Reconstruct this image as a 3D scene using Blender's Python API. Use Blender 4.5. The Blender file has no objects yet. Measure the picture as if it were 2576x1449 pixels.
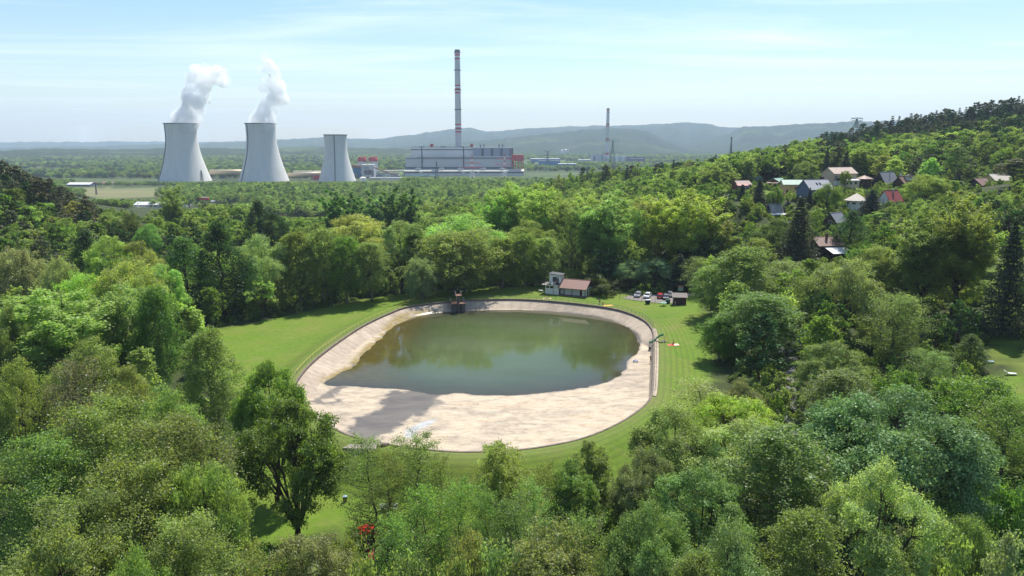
import bpy, bmesh, math, random
import numpy as np
from mathutils import Vector, Matrix

R = math.radians
rnd = random.Random(7)
rng = np.random.default_rng(11)
scene = bpy.context.scene
COL = scene.collection

# ------------------------------------------------------------------ camera geometry
CAM = np.array([0.0, 0.0, 45.0])
PITCH = R(11.2)
FPX = 731.0                      # focal length in pixels of a 1024 wide frame
FWD = np.array([0, math.cos(PITCH), -math.sin(PITCH)])
UPV = np.array([0, math.sin(PITCH), math.cos(PITCH)])
K = 1024 / 2575.0                # survey sketch units -> 1024 frame

def ray(x, y):
    u, v = x * K, y * K
    return FWD + np.array([1.0, 0, 0]) * ((u - 512) / FPX) + UPV * ((288 - v) / FPX)
def P(x, y, Y):
    d = ray(x, y); return CAM + d * (Y / d[1])
def G(x, y, z=0.0):
    d = ray(x, y); return CAM + d * ((z - CAM[2]) / d[2])
def proj(p):
    """world -> survey sketch coordinates (array in, array out)"""
    q = np.asarray(p, float) - CAM
    dep = q @ FWD
    return np.stack([(512 + FPX * q[..., 0] / dep) / K, (288 - FPX * (q @ UPV) / dep) / K, dep], -1)

# ------------------------------------------------------------------ tagging
def tag(o, label=None, cat=None, group=None, kind=None):
    if label: o['label'] = label
    if cat: o['category'] = cat
    if group: o['group'] = group
    if kind: o['kind'] = kind
    return o
def link(o, parent=None):
    COL.objects.link(o)
    if parent is not None: o.parent = parent
    return o
def empty(name, loc=(0, 0, 0), rz=0.0, scale=(1, 1, 1)):
    o = bpy.data.objects.new(name, None)
    o.location = loc; o.rotation_euler = (0, 0, rz); o.scale = scale
    o.empty_display_size = 0.2
    return link(o)
def copy_tree(o, parent=None):
    c = o.copy(); COL.objects.link(c); c.parent = parent
    for ch in o.children: copy_tree(ch, c)
    return c

# ------------------------------------------------------------------ materials
MATS = {}
def nt_new(name):
    m = bpy.data.materials.new(name); m.use_nodes = True
    nt = m.node_tree
    for n in list(nt.nodes): nt.nodes.remove(n)
    return m, nt, nt.nodes.new('ShaderNodeOutputMaterial')
def N(nt, t, **kw):
    n = nt.nodes.new(t)
    for k, v in kw.items():
        if k in n.inputs: n.inputs[k].default_value = v
        else: setattr(n, k, v)
    return n
def L(nt, a, b): nt.links.new(a, b)
def c4(c): return (c[0], c[1], c[2], 1.0)
def ramp(nt, fac, stops):
    r = nt.nodes.new('ShaderNodeValToRGB')
    e = r.color_ramp.elements
    while len(e) > 1: e.remove(e[-1])
    e[0].position, e[0].color = stops[0][0], c4(stops[0][1])
    for p, c in stops[1:]:
        q = e.new(p); q.color = c4(c)
    L(nt, fac, r.inputs['Fac']); return r.outputs['Color']
def mixc(nt, fac, a, b, blend='MIX'):
    m = nt.nodes.new('ShaderNodeMix'); m.data_type = 'RGBA'; m.blend_type = blend
    for sock, v in ((m.inputs[0], fac), (m.inputs[6], a), (m.inputs[7], b)):
        if hasattr(v, 'is_linked') or hasattr(v, 'links'): L(nt, v, sock)
        elif isinstance(v, (int, float)): sock.default_value = v
        else: sock.default_value = c4(v)
    return m.outputs[2]
def math_(nt, op, a, b=None, clamp=False):
    m = nt.nodes.new('ShaderNodeMath'); m.operation = op; m.use_clamp = clamp
    for i, v in enumerate((a, b)):
        if v is None: continue
        if isinstance(v, (int, float)): m.inputs[i].default_value = v
        else: L(nt, v, m.inputs[i])
    return m.outputs[0]
def noise(nt, vec, scale, detail=4, rough=0.55, dist=0.0):
    n = N(nt, 'ShaderNodeTexNoise', Scale=scale, Detail=detail, Roughness=rough, Distortion=dist)
    if vec is not None: L(nt, vec, n.inputs['Vector'])
    return n.outputs['Fac']
def mapping(nt, vec, scale=(1, 1, 1), rot=(0, 0, 0)):
    m = N(nt, 'ShaderNodeMapping'); m.inputs['Scale'].default_value = scale; m.inputs['Rotation'].default_value = rot
    L(nt, vec, m.inputs['Vector']); return m.outputs['Vector']
def attr(nt, name):
    a = N(nt, 'ShaderNodeAttribute'); a.attribute_name = name; return a.outputs['Fac']
def mat(name, color, rough=0.75, var=0.18, scale=1.5, metallic=0.0, spec=0.4, streak=None, bump=0.0):
    """weathered plain surface: base colour broken up by two octave noise (and optional vertical/horizontal streaks)"""
    if name in MATS: return MATS[name]
    m, nt, out = nt_new(name)
    geo = N(nt, 'ShaderNodeTexCoord').outputs['Object']
    f = noise(nt, geo, scale, 6, 0.65)
    lo = [c * (1 - var) for c in color]; hi = [min(1, c * (1 + var)) for c in color]
    col = ramp(nt, f, [(0.3, lo), (0.7, hi)])
    if streak:
        f2 = noise(nt, mapping(nt, geo, streak), 1.0, 5, 0.7)
        col = mixc(nt, 0.6, col, ramp(nt, f2, [(0.35, [c * (1 - 1.6 * var) for c in color]), (0.65, hi)]))
    b = N(nt, 'ShaderNodeBsdfPrincipled', Roughness=rough, Metallic=metallic)
    b.inputs['Specular IOR Level'].default_value = spec
    L(nt, col, b.inputs['Base Color'])
    if bump:
        bp = N(nt, 'ShaderNodeBump', Strength=bump, Distance=0.05); L(nt, f, bp.inputs['Height']); L(nt, bp.outputs[0], b.inputs['Normal'])
    L(nt, b.outputs[0], out.inputs['Surface'])
    MATS[name] = m; return m
def glass_mat():
    if 'pane' in MATS: return MATS['pane']
    m, nt, out = nt_new('pane')
    b = N(nt, 'ShaderNodeBsdfPrincipled', Roughness=0.06)
    b.inputs['Base Color'].default_value = (0.025, 0.03, 0.035, 1); b.inputs['Specular IOR Level'].default_value = 0.7
    L(nt, b.outputs[0], out.inputs['Surface']); MATS['pane'] = m; return m

# ------------------------------------------------------------------ mesh helpers
def np_mesh(name, V, F, mats=(), smooth=False, attrs=None, mi=None):
    """V (n,3), F (m,k) array or list of arrays of constant k"""
    Fs = F if isinstance(F, list) else [F]
    me = bpy.data.meshes.new(name)
    V = np.asarray(V, np.float32)
    me.vertices.add(len(V)); me.vertices.foreach_set('co', V.ravel())
    loops = np.concatenate([f.ravel() for f in Fs]).astype(np.int32)
    sizes = np.concatenate([np.full(len(f), f.shape[1]) for f in Fs]).astype(np.int32)
    starts = np.concatenate([[0], np.cumsum(sizes)[:-1]]).astype(np.int32)
    me.loops.add(len(loops)); me.loops.foreach_set('vertex_index', loops)
    me.polygons.add(len(sizes)); me.polygons.foreach_set('loop_start', starts); me.polygons.foreach_set('loop_total', sizes)
    if mi is not None: me.polygons.foreach_set('material_index', np.asarray(mi, np.int32))
    me.polygons.foreach_set('use_smooth', np.full(len(sizes), smooth))
    for k, a in (attrs or {}).items():
        at = me.attributes.new(k, 'FLOAT', 'POINT'); at.data.foreach_set('value', np.asarray(a, np.float32))
    for m in mats: me.materials.append(m)
    me.update(calc_edges=True); me.validate()
    return me
def obj(name, me, parent=None, loc=None):
    o = bpy.data.objects.new(name, me)
    if loc is not None: o.location = loc
    return link(o, parent)

class MB:
    """collects shapes into one mesh"""
    def __init__(s): s.v = []; s.f = []; s.m = []
    def add(s, V, F, m=0):
        b = len(s.v); s.v += [tuple(map(float, p)) for p in V]
        s.f += [tuple(b + i for i in f) for f in F]; s.m += [m] * len(F)
        return s
    def box(s, c, d, rz=0.0, m=0):
        x, y, z = [t / 2 for t in d]; C, S = math.cos(rz), math.sin(rz); V = []
        for dx, dy, dz in ((-x, -y, -z), (x, -y, -z), (x, y, -z), (-x, y, -z), (-x, -y, z), (x, -y, z), (x, y, z), (-x, y, z)):
            V.append((c[0] + dx * C - dy * S, c[1] + dx * S + dy * C, c[2] + dz))
        return s.add(V, [(0, 3, 2, 1), (4, 5, 6, 7), (0, 1, 5, 4), (1, 2, 6, 5), (2, 3, 7, 6), (3, 0, 4, 7)], m)
    def bb(s, x0, x1, y0, y1, z0, z1, m=0):
        return s.box(((x0 + x1) / 2, (y0 + y1) / 2, (z0 + z1) / 2), (x1 - x0, y1 - y0, z1 - z0), 0, m)
    def tube(s, pts, rad, n=8, m=0, caps=True):
        pts = [Vector(p) for p in pts]; rs = rad if isinstance(rad, (list, tuple)) else [rad] * len(pts)
        V = []; F = []
        for i, p in enumerate(pts):
            t = (pts[min(i + 1, len(pts) - 1)] - pts[max(i - 1, 0)])
            t = t.normalized() if t.length > 1e-9 else Vector((0, 0, 1))
            a = t.cross(Vector((0.31, 0.95, 0.05)) if abs(t.y) < 0.9 else Vector((1, 0, 0))).normalized(); b = t.cross(a)
            for k in range(n):
                th = 2 * math.pi * k / n; q = p + (a * math.cos(th) + b * math.sin(th)) * rs[i]; V.append(q)
        for i in range(len(pts) - 1):
            for k in range(n):
                F.append((i * n + k, i * n + (k + 1) % n, (i + 1) * n + (k + 1) % n, (i + 1) * n + k))
        if caps:
            F.append(tuple(range(n))[::-1]); F.append(tuple((len(pts) - 1) * n + k for k in range(n)))
        return s.add(V, F, m)
    def lathe(s, prof, n=24, c=(0, 0, 0), m=0, caps=True):
        V = []; F = []
        for r, z in prof:
            for k in range(n):
                th = 2 * math.pi * k / n; V.append((c[0] + r * math.cos(th), c[1] + r * math.sin(th), c[2] + z))
        for i in range(len(prof) - 1):
            for k in range(n): F.append((i * n + k, i * n + (k + 1) % n, (i + 1) * n + (k + 1) % n, (i + 1) * n + k))
        if caps:
            F.append(tuple(range(n))[::-1]); F.append(tuple((len(prof) - 1) * n + k for k in range(n)))
        return s.add(V, F, m)
    def prism(s, poly, z0, z1, m=0):
        n = len(poly); V = [(p[0], p[1], z0) for p in poly] + [(p[0], p[1], z1) for p in poly]
        F = [tuple(range(n))[::-1], tuple(range(n, 2 * n))] + [(i, (i + 1) % n, n + (i + 1) % n, n + i) for i in range(n)]
        return s.add(V, F, m)
    def prismx(s, prof, x0, x1, m=0):
        """profile in the (y,z) plane, extruded along x"""
        n = len(prof); V = [(x0, p[0], p[1]) for p in prof] + [(x1, p[0], p[1]) for p in prof]
        F = [tuple(range(n))[::-1], tuple(range(n, 2 * n))] + [(i, (i + 1) % n, n + (i + 1) % n, n + i) for i in range(n)]
        return s.add(V, F, m)
    def prismy(s, prof, y0, y1, m=0):
        n = len(prof); V = [(p[0], y0, p[1]) for p in prof] + [(p[0], y1, p[1]) for p in prof]
        F = [tuple(range(n)), tuple(range(n, 2 * n))[::-1]] + [(i, n + i, n + (i + 1) % n, (i + 1) % n) for i in range(n)]
        return s.add(V, F, m)
    def mesh(s, name, mats, smooth=False):
        me = bpy.data.meshes.new(name); me.from_pydata(s.v, [], s.f)
        for m in (mats if isinstance(mats, (list, tuple)) else [mats]): me.materials.append(m)
        me.polygons.foreach_set('material_index', s.m)
        if smooth: me.polygons.foreach_set('use_smooth', [True] * len(s.f))
        me.update(); return me
    def build(s, name, mats, parent=None, loc=None, smooth=False, bevel=0.0, rz=None):
        me = s.mesh(name, mats, smooth)
        bm = bmesh.new(); bm.from_mesh(me); bmesh.ops.recalc_face_normals(bm, faces=bm.faces)
        if bevel: bmesh.ops.bevel(bm, geom=[e for e in bm.edges if len(e.link_faces) == 2 and e.calc_face_angle(0) > 0.5], offset=bevel, segments=2, affect='EDGES', profile=0.6)
        bm.to_mesh(me); bm.free()
        o = obj(name, me, parent, loc)
        if rz is not None: o.rotation_euler.z = rz
        return o

# ------------------------------------------------------------------ 2-D helpers
def vnoise(x, y, seed=0, octaves=4):
    """cheap smooth value noise in numpy, 0..1"""
    x = np.asarray(x, float); y = np.asarray(y, float); tot = np.zeros(np.broadcast(x, y).shape); amp = 1.0; s = 0.0
    def h(i, j, k):
        n = (i.astype(np.int64) * 374761393 + j.astype(np.int64) * 668265263 + (k + seed * 131) * 974634777) & 0x7fffffff
        n = ((n ^ (n >> 13)) * 1274126177) & 0x7fffffff
        return ((n ^ (n >> 16)) & 0xffff) / 65535.0
    for o in range(octaves):
        f = 2.0 ** o; X, Y = x * f, y * f; i, j = np.floor(X), np.floor(Y); a, b = X - i, Y - j
        a = a * a * (3 - 2 * a); b = b * b * (3 - 2 * b)
        v = (h(i, j, o) * (1 - a) + h(i + 1, j, o) * a) * (1 - b) + (h(i, j + 1, o) * (1 - a) + h(i + 1, j + 1, o) * a) * b
        tot += v * amp; s += amp; amp *= 0.5
    return tot / s
def smooth_closed(pts, n):
    p = np.asarray(pts, float); m = len(p); out = []
    for i in range(m):
        a, b, c, d = p[(i - 1) % m], p[i], p[(i + 1) % m], p[(i + 2) % m]
        for t in np.linspace(0, 1, 12, endpoint=False):
            out.append(0.5 * ((2 * b) + (-a + c) * t + (2 * a - 5 * b + 4 * c - d) * t * t + (-a + 3 * b - 3 * c + d) * t ** 3))
    out = np.array(out); q = np.vstack([out, out[:1]]); s = np.concatenate([[0], np.cumsum(np.linalg.norm(np.diff(q, axis=0), axis=1))])
    t = np.linspace(0, s[-1], n, endpoint=False)
    return np.stack([np.interp(t, s, q[:, k]) for k in range(q.shape[1])], 1)
def poly_sd(x, y, poly):
    """signed distance to a closed polygon, negative inside"""
    pts = np.stack([np.ravel(x), np.ravel(y)], 1); res = np.empty(len(pts)); A = np.asarray(poly)[:, :2]; B = np.roll(A, -1, 0); e = B - A; ee = (e ** 2).sum(1) + 1e-12
    for s in range(0, len(pts), 20000):
        p = pts[s:s + 20000][:, None, :]; w = p - A[None]; t = np.clip((w * e[None]).sum(2) / ee, 0, 1)
        d = np.sqrt(((w - t[..., None] * e[None]) ** 2).sum(2)).min(1)
        cy = (A[None, :, 1] > p[..., 1]) != (B[None, :, 1] > p[..., 1])
        xi = A[None, :, 0] + (p[..., 1] - A[None, :, 1]) * (e[None, :, 0]) / np.where(np.abs(e[None, :, 1]) < 1e-12, 1e-12, e[None, :, 1])
        ins = (cy & (p[..., 0] < xi)).sum(1) % 2 == 1
        res[s:s + 20000] = np.where(ins, -d, d)
    return res.reshape(np.shape(x))
def sstep(a, b, x): t = np.clip((x - a) / (b - a), 0, 1); return t * t * (3 - 2 * t)

# ------------------------------------------------------------------ pool outline and terrain
RIM_PX = [(747, 955), (800, 897), (900, 826), (980, 787), (1035, 769), (1130, 758), (1200, 753.5), (1300, 752), (1400, 758), (1500, 769), (1560, 780), (1610, 799),
          (1637, 822), (1645, 855), (1644, 920), (1641, 983), (1630, 1010), (1600, 1037), (1550, 1068), (1480, 1098), (1400, 1118), (1300, 1132), (1180, 1137),
          (1080, 1132), (970, 1117), (880, 1096), (830, 1072), (785, 1043), (760, 1012), (747, 982)]
RIM = smooth_closed([G(x, y)[:2] for x, y in RIM_PX], 400)
PC = RIM.mean(0)
WATER_PX = [(815, 966), (850, 942), (885, 922), (908, 899), (932, 872), (960, 850), (985, 822), (1020, 802), (1075, 789), (1130, 785), (1170, 783), (1250, 779), (1350, 781),
            (1450, 789), (1530, 803), (1580, 824), (1606, 846), (1612, 868), (1592, 893), (1576, 914), (1570, 932), (1540, 955), (1480, 972), (1400, 985), (1300, 993), (1200, 994),
            (1150, 989), (1090, 992), (1050, 985), (990, 978), (870, 970)]
WZ = -2.2
WPOLY = smooth_closed([G(x, y, WZ)[:2] for x, y in WATER_PX], 300)

CTRL = []
def cp(*a):
    for p in a: CTRL.append(tuple(p))
def cg(*a):
    for u, v, Y in a: CTRL.append(tuple(P(u / K, v / K, Y)))
cp((-50, 150, -3), (-62, 182, -3), (-45, 120, -3.5), (-32, 98, -4.5), (0, 86, -4.5), (30, 92, -3), (46, 128, -0.4), (58, 160, 0), (44, 212, 0), (0, 226, 0), (-40, 216, -1.5), (0, 160, 0), (-20, 130, -1),
   (0, 60, -5.5), (-60, 70, -5), (60, 70, -3), (0, 20, -6), (-60, 0, -5), (60, 0, -4), (0, -200, -5), (-300, -200, 10), (300, -200, 15),
   (90, 95, 3), (110, 130, 6), (150, 110, 10), (130, 180, 12), (85, 165, 3), (80, 215, 5), (180, 200, 19), (150, 250, 19), (200, 300, 28), (60, 300, 3), (20, 300, -2), (90, 300, 12),
   (430, 600, 63), (350, 600, 52), (250, 600, 37), (200, 600, 28), (70, 600, 9), (0, 600, -3), (330, 340, 40), (250, 330, 30), (300, 450, 41), (200, 450, 29), (130, 450, 20), (100, 380, 14),
   (400, 420, 50), (260, 180, 30), (200, 100, 20), (600, 700, 78), (500, 900, 36), (300, 900, 8), (200, 900, -18),
   (-213, 300, 21), (-300, 300, 36), (-160, 300, 5), (-250, 200, 20), (-180, 200, 7), (-130, 150, -1), (-160, 105, 3), (-100, 80, -3), (-260, 450, 6), (-360, 450, 26), (-150, 450, -8), (-350, 700, -20),
   (0, 300, -3), (-80, 300, -4), (-100, 420, -10), (0, 450, -10), (100, 520, 6), (-50, 600, -17), (-200, 620, -19), (0, 820, -26), (-200, 820, -26), (-400, 850, -26), (150, 850, -22), (0, 1100, -28), (-500, 1100, -28), (500, 1150, -28), (-110, 250, -3), (-90, 220, -3.2))
cg((740, 191, 345), (762, 185, 380), (775, 189, 350), (790, 197, 330), (814, 202, 310), (838, 188, 350), (884, 193, 340), (856, 212, 290), (890, 207, 300), (996, 189, 330), (745, 220, 265),
   (772, 220, 268), (834, 229, 250))
cp((85, 195, 7), (100, 215, 10), (75, 240, 7))
_c = np.array(CTRL); _n = len(_c)
def _phi(a, b): return np.sqrt(((a[:, None, :] - b[None]) ** 2).sum(2) + 64.0)
_A = np.zeros((_n + 3, _n + 3)); _A[:_n, :_n] = _phi(_c[:, :2], _c[:, :2]) + np.eye(_n) * 3.0; _A[:_n, _n:] = np.c_[np.ones(_n), _c[:, :2]]; _A[_n:, :_n] = _A[:_n, _n:].T
_w = np.linalg.solve(_A, np.r_[_c[:, 2], 0, 0, 0])
def tz(x, y):
    """terrain height"""
    x = np.asarray(x, float); y = np.asarray(y, float); sh = np.broadcast(x, y).shape
    p = np.stack([np.broadcast_to(x, sh).ravel(), np.broadcast_to(y, sh).ravel()], 1); out = np.empty(len(p))
    for s in range(0, len(p), 20000):
        q = p[s:s + 20000]; qc = np.c_[np.clip(q[:, 0], -700, 800), np.clip(q[:, 1], -300, 1200)]
        out[s:s + 20000] = _phi(qc, _c[:, :2]) @ _w[:_n] + _w[_n] + qc @ _w[_n + 1:]
    rr = np.hypot(p[:, 0], p[:, 1]); far = sstep(850, 1150, rr)
    plain = -28 + 10 * (vnoise(p[:, 0] / 900, p[:, 1] / 900, 3, 3) - 0.5) * sstep(1800, 4000, rr) + 14 * (vnoise(p[:, 0] / 2600, p[:, 1] / 1500, 5, 2) - 0.4) * sstep(2500, 6000, rr)
    z = out * (1 - far) + plain * far
    z = z + (vnoise(p[:, 0] / 14, p[:, 1] / 14, 9, 3) - 0.5) * 0.5
    d = poly_sd(p[:, 0], p[:, 1], RIM) if len(p) < 4000 else None
    if d is None:
        d = np.full(len(p), 99.0); near = np.hypot(p[:, 0] - PC[0], p[:, 1] - PC[1]) < 110
        d[near] = poly_sd(p[near, 0], p[near, 1], RIM)
    z = z * sstep(1.4, 9.5, d)
    return z.reshape(sh)
def tz1(x, y): return float(tz(np.array([x]), np.array([y]))[0])
# ------------------------------------------------------------------ ground sheet with a hole for the pool
NA = 720
ANG = np.linspace(0, 2 * math.pi, NA, endpoint=False)
_ra = np.arctan2(RIM[:, 1] - PC[1], RIM[:, 0] - PC[0]); _rr = np.hypot(RIM[:, 0] - PC[0], RIM[:, 1] - PC[1]); _o = np.argsort(_ra)
RR = np.interp(ANG, np.r_[_ra[_o] - 2 * math.pi, _ra[_o], _ra[_o] + 2 * math.pi], np.r_[_rr[_o], _rr[_o], _rr[_o]])
DIR = np.stack([np.cos(ANG), np.sin(ANG)], 1)
def ring_faces(nr, na=NA, close_center=False):
    i = np.arange(nr - 1)[:, None]; k = np.arange(na)[None]; k2 = (k + 1) % na
    return np.stack([i * na + k, i * na + k2, (i + 1) * na + k2, (i + 1) * na + k], -1).reshape(-1, 4)

def pxpoly(pts, z): return np.array([G(x, y, z)[:2] for x, y in pts])
LAWN_POLY = pxpoly([(470, 852), (560, 812), (760, 783), (960, 747), (1130, 738), (1400, 738), (1560, 752), (1660, 762), (1740, 755), (1790, 830), (1800, 960), (1720, 1070), (1580, 1190), (1300, 1270), (1000, 1300), (830, 1290), (700, 1330), (600, 1330), (590, 1200), (640, 990), (560, 950)], -2.0)
GARDENS = [(pxpoly([(2455, 930), (2600, 895), (2640, 985), (2500, 968)], 5), 'lawn'), (pxpoly([(2425, 1072), (2530, 1066), (2530, 1230), (2440, 1235)], 4), 'lawn'),
           (pxpoly([(2480, 700), (2575, 690), (2575, 860), (2500, 860)], 8), 'lawn'), (pxpoly([(105, 640), (150, 640), (175, 650), (110, 662)], -1), 'lawn'),
           (pxpoly([(185, 471), (405, 471), (400, 492), (230, 499)], -27), 'field'), (pxpoly([(650, 519), (820, 517), (820, 531), (690, 533)], -24), 'lawn'),
           (pxpoly([(0, 398), (120, 392), (260, 396), (420, 391), (420, 400), (120, 408), (0, 410)], -28), 'lawn'), (pxpoly([(650, 530), (720, 531), (715, 541), (655, 541)], -23), 'field'),
           (pxpoly([(930, 434), (1015, 431), (1015, 440), (930, 441)], -28), 'lawn')]
def _spot(u, v, Y): p = P(u / K, v / K, Y); return p[0], p[1]
SPOTS = [(*_spot(857, 187.5, 345), 9), (*_spot(773, 193, 335), 8), (*_spot(962, 186, 340), 5), (*_spot(772, 208, 285), 5), (*_spot(765, 186, 365), 7), (*_spot(880, 196, 325), 5)]

offs = [0, .25, .6, 1.0, 1.4, 1.9, 2.5, 3.2, 4, 4.8, 5.6, 6.5, 7.5, 8.6, 9.8, 11.2, 12.8, 14.5, 16.5, 18.7, 21, 24]
while offs[-1] < 15500: offs.append(offs[-1] * 1.048 + 0.6)
offs = np.array(offs)
gx = PC[0] + DIR[None, :, 0] * (RR[None] + offs[:, None]); gy = PC[1] + DIR[None, :, 1] * (RR[None] + offs[:, None])
gz = tz(gx, gy)
near = np.hypot(gx, gy) < 700
lawn = np.zeros(gx.shape); field = np.zeros(gx.shape); rimd = np.repeat(offs[:, None], NA, 1)
edge = (vnoise(gx / 4, gy / 4, 21, 3) - 0.5) * 5
lawn[near] = sstep(1.5, -1.5, poly_sd(gx[near], gy[near], LAWN_POLY) + edge[near])
lawn = np.maximum(lawn, sstep(11, 7, rimd))
for pl, kd in GARDENS:
    s = sstep(2.0, -2.0, poly_sd(gx, gy, pl) + edge * (6 if kd == 'field' else 1))
    if kd == 'lawn': lawn = np.maximum(lawn, s)
    else: field = np.maximum(field, s)
for sx, sy, sr in SPOTS: lawn = np.maximum(lawn, sstep(sr + 2, sr - 2, np.hypot(gx - sx, gy - sy) + edge))

def ground_mat():
    m, nt, out = nt_new('ground_cover')
    pos = N(nt, 'ShaderNodeNewGeometry').outputs['Position']
    n1 = noise(nt, pos, 0.07, 5); n2 = noise(nt, pos, 0.9, 5, 0.7); n3 = noise(nt, pos, 6.0, 3, 0.7)
    # mown grass: fresh green, paler dry patches, cut lines that follow the pool rim
    g = ramp(nt, n1, [(0.32, (0.092, 0.190, 0.010)), (0.52, (0.124, 0.212, 0.015)), (0.72, (0.175, 0.200, 0.036))])
    g = mixc(nt, 0.45, g, ramp(nt, n2, [(0.3, (0.048, 0.095, 0.010)), (0.7, (0.165, 0.205, 0.036))]))
    dry = noise(nt, mapping(nt, pos, (0.11, 0.16, 0.1)), 1.0, 6, 0.7, 1.0)
    g = mixc(nt, ramp(nt, dry, [(0.52, (0, 0, 0)), (0.70, (0.6, 0.6, 0.6))]), g, (0.20, 0.18, 0.065))
    rd = attr(nt, 'rim_d')
    rdn = math_(nt, 'ADD', rd, math_(nt, 'MULTIPLY', n2, 0.8))
    st = math_(nt, 'SINE', math_(nt, 'MULTIPLY', rdn, 5.2))
    stf = math_(nt, 'MULTIPLY', math_(nt, 'MULTIPLY_ADD', st, 0.5), 1.0)
    fade = N(nt, 'ShaderNodeMapRange'); fade.inputs[1].default_value = 6; fade.inputs[2].default_value = 15; fade.inputs[3].default_value = 0.30; fade.inputs[4].default_value = 0.0
    L(nt, rd, fade.inputs[0])
    g = mixc(nt, math_(nt, 'MULTIPLY', math_(nt, 'GREATER_THAN', st, 0.1), fade.outputs[0]), g, (0.059, 0.086, 0.018))
    # worn strip behind the kerb
    worn = N(nt, 'ShaderNodeMapRange'); worn.inputs[1].default_value = 0.4; worn.inputs[2].default_value = 4.5; worn.inputs[3].default_value = 0.75; worn.inputs[4].default_value = 0.0
    L(nt, rdn, worn.inputs[0])
    g = mixc(nt, math_(nt, 'MULTIPLY', worn.outputs[0], math_(nt, 'MULTIPLY', n1, 1.1), True), g, (0.176, 0.156, 0.078))
    # forest floor
    f = ramp(nt, n2, [(0.3, (0.022, 0.034, 0.010)), (0.55, (0.040, 0.060, 0.014)), (0.75, (0.075, 0.085, 0.030))])
    f = mixc(nt, math_(nt, 'MULTIPLY', n3, 0.35), f, (0.06, 0.05, 0.028))
    base = mixc(nt, attr(nt, 'lawn'), f, g)
    fld = ramp(nt, noise(nt, mapping(nt, pos, (0.01, 0.05, 0.05)), 1.0, 5), [(0.35, (0.12, 0.15, 0.055)), (0.5, (0.155, 0.165, 0.065)), (0.68, (0.24, 0.17, 0.10))])
    base = mixc(nt, attr(nt, 'field'), base, fld)
    # far country: woods, meadows and tilled land in patches
    big = noise(nt, mapping(nt, pos, (0.0007, 0.0021, 0.002)), 1.0, 7, 0.62, 0.4)
    fin = noise(nt, mapping(nt, pos, (0.006, 0.016, 0.01)), 1.0, 6, 0.7)
    farc = ramp(nt, big, [(0.36, (0.030, 0.050, 0.016)), (0.47, (0.048, 0.075, 0.022)), (0.53, (0.10, 0.14, 0.038)), (0.60, (0.065, 0.09, 0.03)), (0.70, (0.16, 0.14, 0.075))])
    farc = mixc(nt, 0.45, farc, ramp(nt, fin, [(0.38, (0.024, 0.042, 0.014)), (0.62, (0.11, 0.14, 0.05))]))
    dist = N(nt, 'ShaderNodeVectorMath', operation='LENGTH'); L(nt, pos, dist.inputs[0])
    mr = N(nt, 'ShaderNodeMapRange'); mr.inputs[1].default_value = 1300; mr.inputs[2].default_value = 1900; L(nt, dist.outputs['Value'], mr.inputs[0])
    keep = math_(nt, 'SUBTRACT', 1.0, math_(nt, 'MAXIMUM', attr(nt, 'lawn'), attr(nt, 'field')))
    base = mixc(nt, math_(nt, 'MULTIPLY', mr.outputs[0], keep), base, farc)
    b = N(nt, 'ShaderNodeBsdfPrincipled', Roughness=0.9); b.inputs['Specular IOR Level'].default_value = 0.15
    L(nt, base, b.inputs['Base Color'])
    bp = N(nt, 'ShaderNodeBump', Strength=0.6, Distance=0.12); L(nt, n3, bp.inputs['Height']); L(nt, bp.outputs[0], b.inputs['Normal'])
    L(nt, b.outputs[0], out.inputs['Surface']); return m
me = np_mesh('ground', np.stack([gx, gy, gz], -1).reshape(-1, 3), ring_faces(len(offs))[:, ::-1].copy(), [ground_mat()], True, {'rim_d': rimd.ravel(), 'lawn': lawn.ravel(), 'field': field.ravel()})
tag(obj('ground', me), 'ground of mown lawn round the pool, woodland floor and far country', kind='structure')

# ------------------------------------------------------------------ pool basin
WET = pxpoly([(980, 975), (1110, 985), (1100, 1003), (1085, 1028), (1040, 1050), (1000, 1078), (960, 1102), (915, 1112), (868, 1096), (905, 1052), (958, 1022)], -1.9)
WET2 = pxpoly([(845, 965), (870, 970), (845, 985), (835, 1000), (860, 1003), (850, 1014), (790, 1018), (785, 1008), (815, 990)], -1.9)
DRY2 = pxpoly([(808, 1003), (838, 1000), (845, 1008), (815, 1013)], -1.9)
PALE = pxpoly([(1018, 1100), (1022, 1080), (1060, 1060), (1098, 1050), (1080, 1066), (1050, 1080), (1038, 1102)], -1.6)
ss = np.concatenate([np.linspace(0, 0.35, 110), np.linspace(0.355, 1.0, 90)[1:]])
bx = PC[0] + DIR[None, :, 0] * RR[None] * (1 - ss[:, None]); by = PC[1] + DIR[None, :, 1] * RR[None] * (1 - ss[:, None])
bd = -poly_sd(bx, by, RIM); bd[0] = 0
wsd = poly_sd(bx, by, WPOLY) + (vnoise(bx / 2.2, by / 2.2, 33, 4) - 0.5) * 1.3
lm = sstep(-12, -26, bx - PC[0])
floor = WZ + np.where(wsd > 0, 0.028 * np.minimum(wsd, 30), np.maximum(-2.2, (0.055 - .038 * lm) * wsd)) + (vnoise(bx / 5, by / 5, 4, 3) - .5) * 0.05
steep = sstep(18, 26, bx - PC[0]) * sstep(14, 4, by - PC[1]); steep = np.maximum(steep, sstep(-22, -34, by - PC[1]))
wall = -0.38 - (0.5 + 2.2 * steep) * np.maximum(0, bd - 0.15)
bz = np.maximum(wall, floor)
iswall = sstep(-0.02, 0.12, wall - floor)
wet = np.maximum(sstep(1.3, -1.0, poly_sd(bx, by, WET) + (vnoise(bx / 1.6, by / 1.6, 44, 4) - .5) * 4.5), 0.8 * sstep(.6, -.4, poly_sd(bx, by, WET2) + (vnoise(bx / .8, by / .8, 45, 3) - .5) * 2.0) * sstep(-.3, .4, poly_sd(bx, by, DRY2)))
wet = np.maximum(wet, 0.55 * sstep(0.7, 0.0, np.abs(wsd)))
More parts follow.
